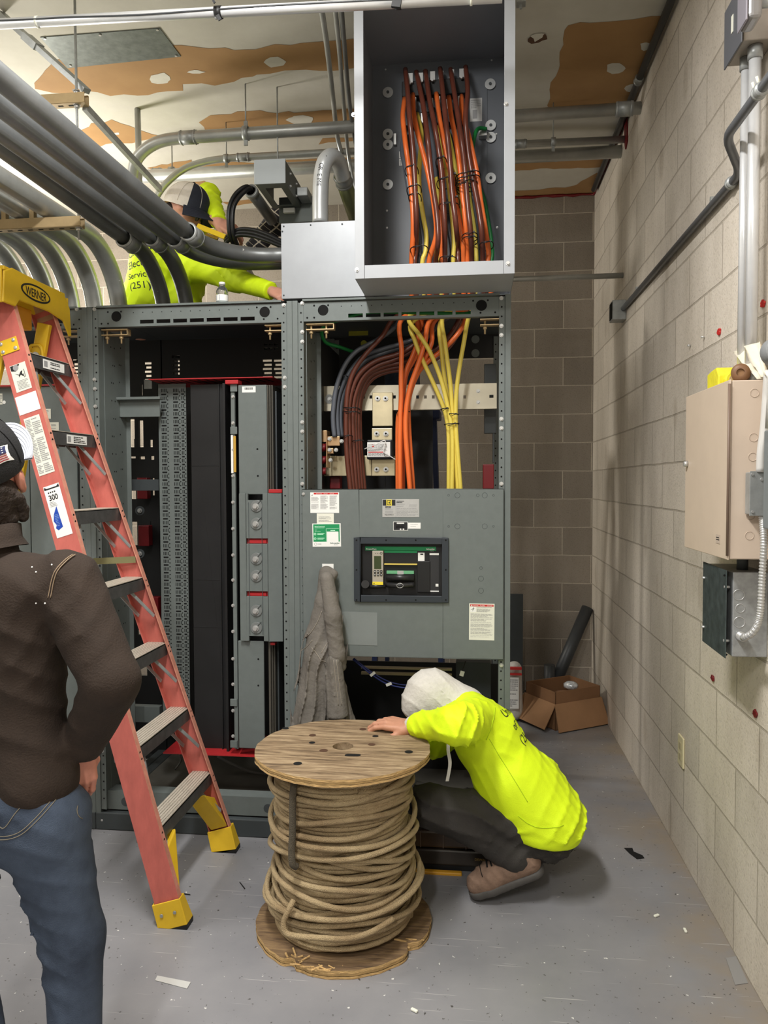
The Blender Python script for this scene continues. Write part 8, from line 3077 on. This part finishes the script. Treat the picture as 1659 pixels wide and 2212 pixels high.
soft('body', M_skin2, PC, [field_mesh(bd, 0.011, 0.025), field_mesh(h1, 0.0045, 0.006, smooth=1), field_mesh(h2, 0.0045, 0.006, smooth=1)])


def plaid():
    m = mat('plaid_flannel', (44, 42, 46), 0.9)
    nt = m.node_tree
    N, L = nt.nodes, nt.links
    b = N['Principled BSDF']
    tc = N.new('ShaderNodeTexCoord')
    mp = N.new('ShaderNodeMapping')
    mp.inputs['Rotation'].default_value = (0.2, 0.85, 0.3)
    L.new(tc.outputs['Object'], mp.inputs['Vector'])
    s = N.new('ShaderNodeSeparateXYZ')
    L.new(mp.outputs[0], s.inputs[0])
    last = None
    for ax, per, wd in ((0, 0.06, 0.10), (2, 0.06, 0.10), (0, 0.03, 0.05)):
        q = N.new('ShaderNodeMath')
        q.operation = 'WRAP'
        q.inputs[1].default_value, q.inputs[2].default_value = per, 0.0
        L.new(s.outputs[ax], q.inputs[0])
        g = N.new('ShaderNodeMath')
        g.operation = 'LESS_THAN'
        g.inputs[1].default_value = per * wd
        L.new(q.outputs[0], g.inputs[0])
        if last is None:
            last = g
        else:
            x = N.new('ShaderNodeMath')
            x.operation = 'MAXIMUM'
            L.new(last.outputs[0], x.inputs[0])
            L.new(g.outputs[0], x.inputs[1])
            last = x
    mx = N.new('ShaderNodeMix')
    mx.data_type = 'RGBA'
    mx.inputs['A'].default_value = rgb((42, 40, 44))
    mx.inputs['B'].default_value = rgb((196, 186, 170))
    L.new(last.outputs[0], mx.inputs['Factor'])
    L.new(mx.outputs['Result'], b.inputs['Base Color'])
    return m


sc_ = tc_ + [cap(s1, e1, 0.068, 0.060), cap(e1, w1, 0.060, 0.046, pl=[(np.array(w1), np.array((w1 - e1).normalized()))]), cap(s2, e2, 0.068, 0.058), cap(e2, w2, 0.058, 0.044, pl=[(np.array(w2), np.array((w2 - e2).normalized()))])]
soft('plaid_shirt', plaid(), PC, [field_mesh(sc_, 0.009, 0.03, folds(0.012, 40, 10, 40, 1.0), grow=0.005)])
soft('jeans', M_denim, PC, [field_mesh(lc_ + [cap(hipc + Vector((-.05, 0, -.06)), hipc + Vector((.05, 0, -.06)), 0.105, 0.105)], 0.010, 0.03, folds(0.012, 20, 10, 60, 2.0), grow=0.008)])
zst = 0.3 + 0.27 * 4
for x in (-0.55, -0.37):
    boot(PC, (x, 4.49, zst + 0.0008), (x, 4.77, zst + 0.0008), (0, 0, 1))
MB().ball(hdc + Vector((0, 0.01, 0.035)), (0.086, 0.098, 0.086)).build('knit_cap', M_navy, PC)

# ------------------------------------------------------------------ the man in the brown fleece, back turned
PD = thing('person', 'person in brown fleece and blue jeans, back turned, one hand at a pocket', 'person', (-1.03, 1.68, 0))
YD = 1.70


def d_(x, y, d=0.0):
    return W(x, y, Y=YD + d)


hdd = d_(-36, 1010)
shR, elR, wrR = d_(146, 1262), d_(240, 1470, -.05), d_(178, 1612, 0.05)
shL, elL, wrL = d_(-212, 1262), d_(-300, 1470, -.03), d_(-250, 1620, 0.06)
ch = d_(-30, 1330)
wa = d_(-28, 1560)
hp = d_(12, 1715)
td = [cap(d_(46, 1290), d_(50, 1560), 0.105, 0.090), cap(d_(-115, 1270), d_(-120, 1560), 0.105, 0.100), cap(d_(50, 1560), d_(68, 1680), 0.090, 0.106), cap(d_(-115, 1560), d_(-95, 1680), 0.10, 0.108),
      cap(d_(50, 1290), shR, 0.10, 0.070), cap(d_(-120, 1290), shL, 0.10, 0.070), cap(d_(-34, 1270), d_(-36, 1180), 0.10, 0.060), cap(d_(-30, 1300), d_(-28, 1640), 0.12, 0.12)]
ad = [cap(shR, elR, 0.060, 0.046), cap(elR, wrR, 0.046, 0.033), cap(shL, elL, 0.060, 0.046), cap(elL, wrL, 0.046, 0.033)]
hR, kR, aR = d_(92, 1772), d_(158, 2022, 0.02), d_(168, 2440, -0.02)
hL, kL, aL = d_(-90, 1772), d_(-92, 2040, 0.0), d_(-16, 2440, -0.16)
aR.z, aL.z = 0.10, 0.10
ld_ = [cap(hR, kR, 0.092, 0.062), cap(kR, aR, 0.062, 0.046), cap(hL, kL, 0.092, 0.062), cap(kL, aL, 0.062, 0.046), cap(hR, hL, 0.095, 0.095), cap(d_(40, 1710), d_(-60, 1710), 0.105, 0.105)]
lookd = Vector((-0.14, 0.86, 0.48)).normalized()
rd_ = lookd.cross(EZ).normalized()
tpd = rd_.cross(lookd)
RD = Matrix((lookd, -rd_, tpd)).transposed()
hdm = [cap(d_(-36, 1170), hdd, 0.058, 0.058), ell(hdd, (0.096, 0.076, 0.112), RD), ell(hdd + lookd * 0.055 - tpd * 0.06, (0.048, 0.05, 0.05), RD), ell(hdd + lookd * 0.104 - tpd * 0.03, (0.018, 0.012, 0.018), RD, k=0.012),
       ell(hdd + lookd * 0.09 - tpd * 0.068, (0.012, 0.024, 0.008), RD, k=0.01)]
bd = [dict(q, ra=q['ra'] - 0.014, rb=q['rb'] - 0.014) for q in td + ad + ld_] + hdm
ears = []
for s in (-1, 1):
    c = hdd + rd_ * 0.080 * s - tpd * 0.030 - lookd * 0.004
    ears += [ell(c, (0.019, 0.009, 0.033), RD, k=0.005), ell(c - lookd * 0.010 + rd_ * 0.006 * s, (0.010, 0.007, 0.027), RD, k=0.005), ell(c - tpd * 0.026 + lookd * 0.004, (0.011, 0.007, 0.012), RD, k=0.006)]
hr2 = hand_prims(wrR + Vector((-0.004, 0.004, -0.008)), Vector((-0.10, 0.10, -0.95)), Vector((0.75, -0.65, 0)), (0.4, 0.9, 0), 1.0, (0.35, 0.55, 0.4), thumb_in=0.3)
hl2 = hand_prims(wrL, Vector((0.1, 0.1, -0.95)), Vector((-0.9, -0.2, 0)), (0.1, 0.9, 0), 1.0, (0.3, 0.5, 0.4))
soft('body', mat('skin_ruddy', (196, 132, 112), 0.55, 0, 0.07, 30, 0.08, 120), PD, [field_mesh(bd, 0.010, 0.025), field_mesh(ears, 0.003, 0.005, smooth=1), field_mesh(hr2, 0.0034, 0.006, smooth=1), field_mesh(hl2, 0.005, 0.006, smooth=1)])
hemz = d_(60, 1688).z
gj = [dict(q, pl=[(np.array((0, YD, hemz)), np.array(Vector((0.18, 0, -1)).normalized()))] if i in (2, 3, 7) else []) for i, q in enumerate(td)]
gj[6] = cap(d_(-34, 1275), d_(-34, 1190), 0.10, 0.072)
gj += [cap(shR, elR, 0.076, 0.062), cap(elR, wrR, 0.062, 0.046, pl=[(np.array(wrR), np.array((wrR - elR).normalized()))]), cap(shL, elL, 0.076, 0.062), cap(elL, wrL, 0.062, 0.046, pl=[(np.array(wrL), np.array((wrL - elL).normalized()))])]
fl = soft('fleece', M_brownj, PD, [field_mesh(gj, 0.0085, 0.014, lambda x, y, z: folds(0.009, 16, 6, 30, 2.2, 1.0, 1.4)(x, y, z) + folds(0.006, 36, 12, -30, 0.4, 1.0, 1.4)(x, y, z), grow=0.004)])
# stand-up collar
cb = d_(-36, 1150)
mb = MB()
for i in range(40):
    pass
prof_n = 44
vs = []
for k, (r_, z_) in enumerate(((0.100, -0.034), (0.086, -0.014), (0.084, 0.016), (0.078, 0.018), (0.080, -0.010), (0.090, -0.034))):
    for j in range(prof_n):
        a = 2 * pi * j / prof_n
        vs.append(cb + Vector((r_ * math.cos(a), r_ * 0.95 * math.sin(a), z_ + 0.006 * math.cos(a * 2))))
fs = []
for k in range(5):
    for j in range(prof_n):
        j2 = (j + 1) % prof_n
        fs.append((k * prof_n + j, k * prof_n + j2, (k + 1) * prof_n + j2, (k + 1) * prof_n + j))
mb.add(vs, fs, True)
mb.build('collar', M_brownj, PD, split=False)
sm_ = [(176, 1178), (164, 1205), (152, 1240), (146, 1280)]
pts = spline([d_(a, b) for a, b in sm_], 10)
hit = [h for h in shrink(fl, pts, Vector((0, -1, 0)), 0.001) if h is not None]
for off in (0.0, 0.006):
    if len(hit) > 3:
        MB().tube([h + Vector((off, 0, 0)) for h in hit], 0.0013, 5).build('shoulder_seam', mat('seam_tan', (140, 120, 98), 0.8), fl)
# lint specks
mb = MB()
for a, b in ((2, 1226), (121, 1291), (141, 1291), (45, 1190), (100, 1220), (113, 1229), (145, 1214), (40, 1292), (64, 1180)):
    h = shrink(fl, [d_(a, b)], Vector((0, -1, 0)), 0.001)[0]
    if h is not None:
        mb.ball(h, 0.0022, nu=6, nv=4)
if mb.f:
    mb.build('lint_specks', M_white, fl, split=False)


def fold_j(x, y, z):
    f = folds(0.010, 22, 14, 50, 1.1, 1.1, 1.4)(x, y, z)
    w = np.exp(-((z - 0.52) / 0.20) ** 2)
    return f * (0.35 + 1.0 * w) + folds(0.006, 40, 10, 26, 2.6, 1.2, 2.0)(x, y, z)


jn = soft('jeans', M_denim, PD, [field_mesh(ld_, 0.0085, 0.03, fold_j, grow=0.010)])
M_thread = mat('jean_thread', (120, 112, 96), 0.8)


def stitch_line(px, r=0.0011, m=M_thread, par=None):
    pts = spline([d_(a, b) for a, b in px], 10)
    hit = [h for h in shrink(jn, pts, Vector((0, -1, 0)), 0.001) if h is not None]
    if len(hit) > 3:
        MB().tube(hit, r, 5).build('seam_stitch', m, par or jn)


stitch_line([(165, 1690), (176, 1740), (196, 1800), (210, 1860), (218, 1920)])
stitch_line([(216, 1990), (224, 2040), (228, 2100), (226, 2200)])
for q in ([(26, 1724), (44, 1764), (100, 1760), (142, 1716), (146, 1680)], [(32, 1722), (48, 1758), (98, 1754), (136, 1714), (140, 1684)], [(46, 1716), (68, 1744), (92, 1712), (104, 1694)]):
    stitch_line(q)
# belt band hidden by the fleece, boots
boot(PD, (aR.x - 0.005, aR.y - 0.06, 0.0008), (aR.x + 0.05, aR.y + 0.22, 0.0008), (0, 0, 1))
boot(PD, (aL.x - 0.005, aL.y - 0.06, 0.0008), (aL.x - 0.02, aL.y + 0.22, 0.0008), (0, 0, 1))
# curly hair
rd = random.Random(21)
hr = [ell(hdd - lookd * 0.045 - tpd * 0.05, (0.066, 0.084, 0.07), RD, k=0.02)]
for k in range(70):
    a = rd.uniform(-2.3, 2.3)
    p = hdd - lookd * (0.095 * math.cos(a * 0.55)) + rd_ * (0.082 * math.sin(a * 0.62)) - tpd * rd.uniform(0.02, 0.125)
    hr.append(ell(p, (rd.uniform(.009, .016),) * 3, k=0.008))
soft('hair', M_hair, PD, [field_mesh(hr, 0.004, 0.01, folds(0.004, 260, 240, 300, 1.0), smooth=1)])
M_capb = mat('cap_black', (30, 30, 31), 0.85, 0, 0.1, 60, 0.25, 300)
M_peakw = mat('cap_peak_white', (180, 184, 196), 0.8)
cr = ball_cap(PD, hdd + tpd * 0.014 - lookd * 0.004, lookd, tpd, None, [M_capb, M_capb], 1.06, M_peakw, 4.0, -0.012, 0.082)
# flag patch on the side of the cap
c0 = d_(25, 1005)
o, u, v = d_(12, 1025), Vector((0.016, 0, 0.026)).normalized(), Vector((-0.026, 0, 0.016)).normalized()
fm = MB()
u = (d_(33, 977) - d_(14, 1004)).normalized()
v = (d_(14, 1004) - d_(19, 1027)).normalized()
o = d_(19, 1027)
wf, hf_ = (d_(33, 977) - d_(14, 1004)).length * 1.25, (d_(14, 1004) - d_(19, 1027)).length * 1.35
nr = Vector((0, -1, 0))
quads = [(0, 0, 1, 1, 0, 0.0015)]
for i in range(7):
    quads.append((0.05, 0.06 + i * 0.126, 0.95, 0.06 + i * 0.126 + 0.066, 1, 0.0022))
quads.append((0.52, 0.48, 0.95, 0.94, 2, 0.0029))
for (a0, b0, a1, b1, mi, lf) in quads:
    nn = 8
    for k in range(nn):
        aa, ab = a0 + (a1 - a0) * k / nn, a0 + (a1 - a0) * (k + 1) / nn
        for m_ in range(4 if b1 - b0 > .3 else 1):
            nb = 4 if b1 - b0 > .3 else 1
            ba, bb = b0 + (b1 - b0) * m_ / nb, b0 + (b1 - b0) * (m_ + 1) / nb
            h = shrink(cr, [o + u * wf * p + v * hf_ * q for p, q in ((aa, ba), (ab, ba), (ab, bb), (aa, bb))], nr, lf)
            if all(x is not None for x in h):
                fm.m(mi).add(h, [(0, 1, 2, 3)])
for i in range(3):
    for k in range(3):
        c = o + u * wf * (0.60 + 0.13 * k) + v * hf_ * (0.56 + 0.15 * i)
        h = shrink(cr, [c + u * 0.0012, c + v * 0.0012, c - u * 0.0012, c - v * 0.0012], nr, 0.0036)
        if all(x is not None for x in h):
            fm.m(0).add(h, [(0, 1, 2, 3)])
if fm.f:
    fm.build('flag_patch', [M_white, mat('flag_red', (150, 50, 56), 0.7), mat('flag_blue', (50, 56, 96), 0.7)], cr, split=False)
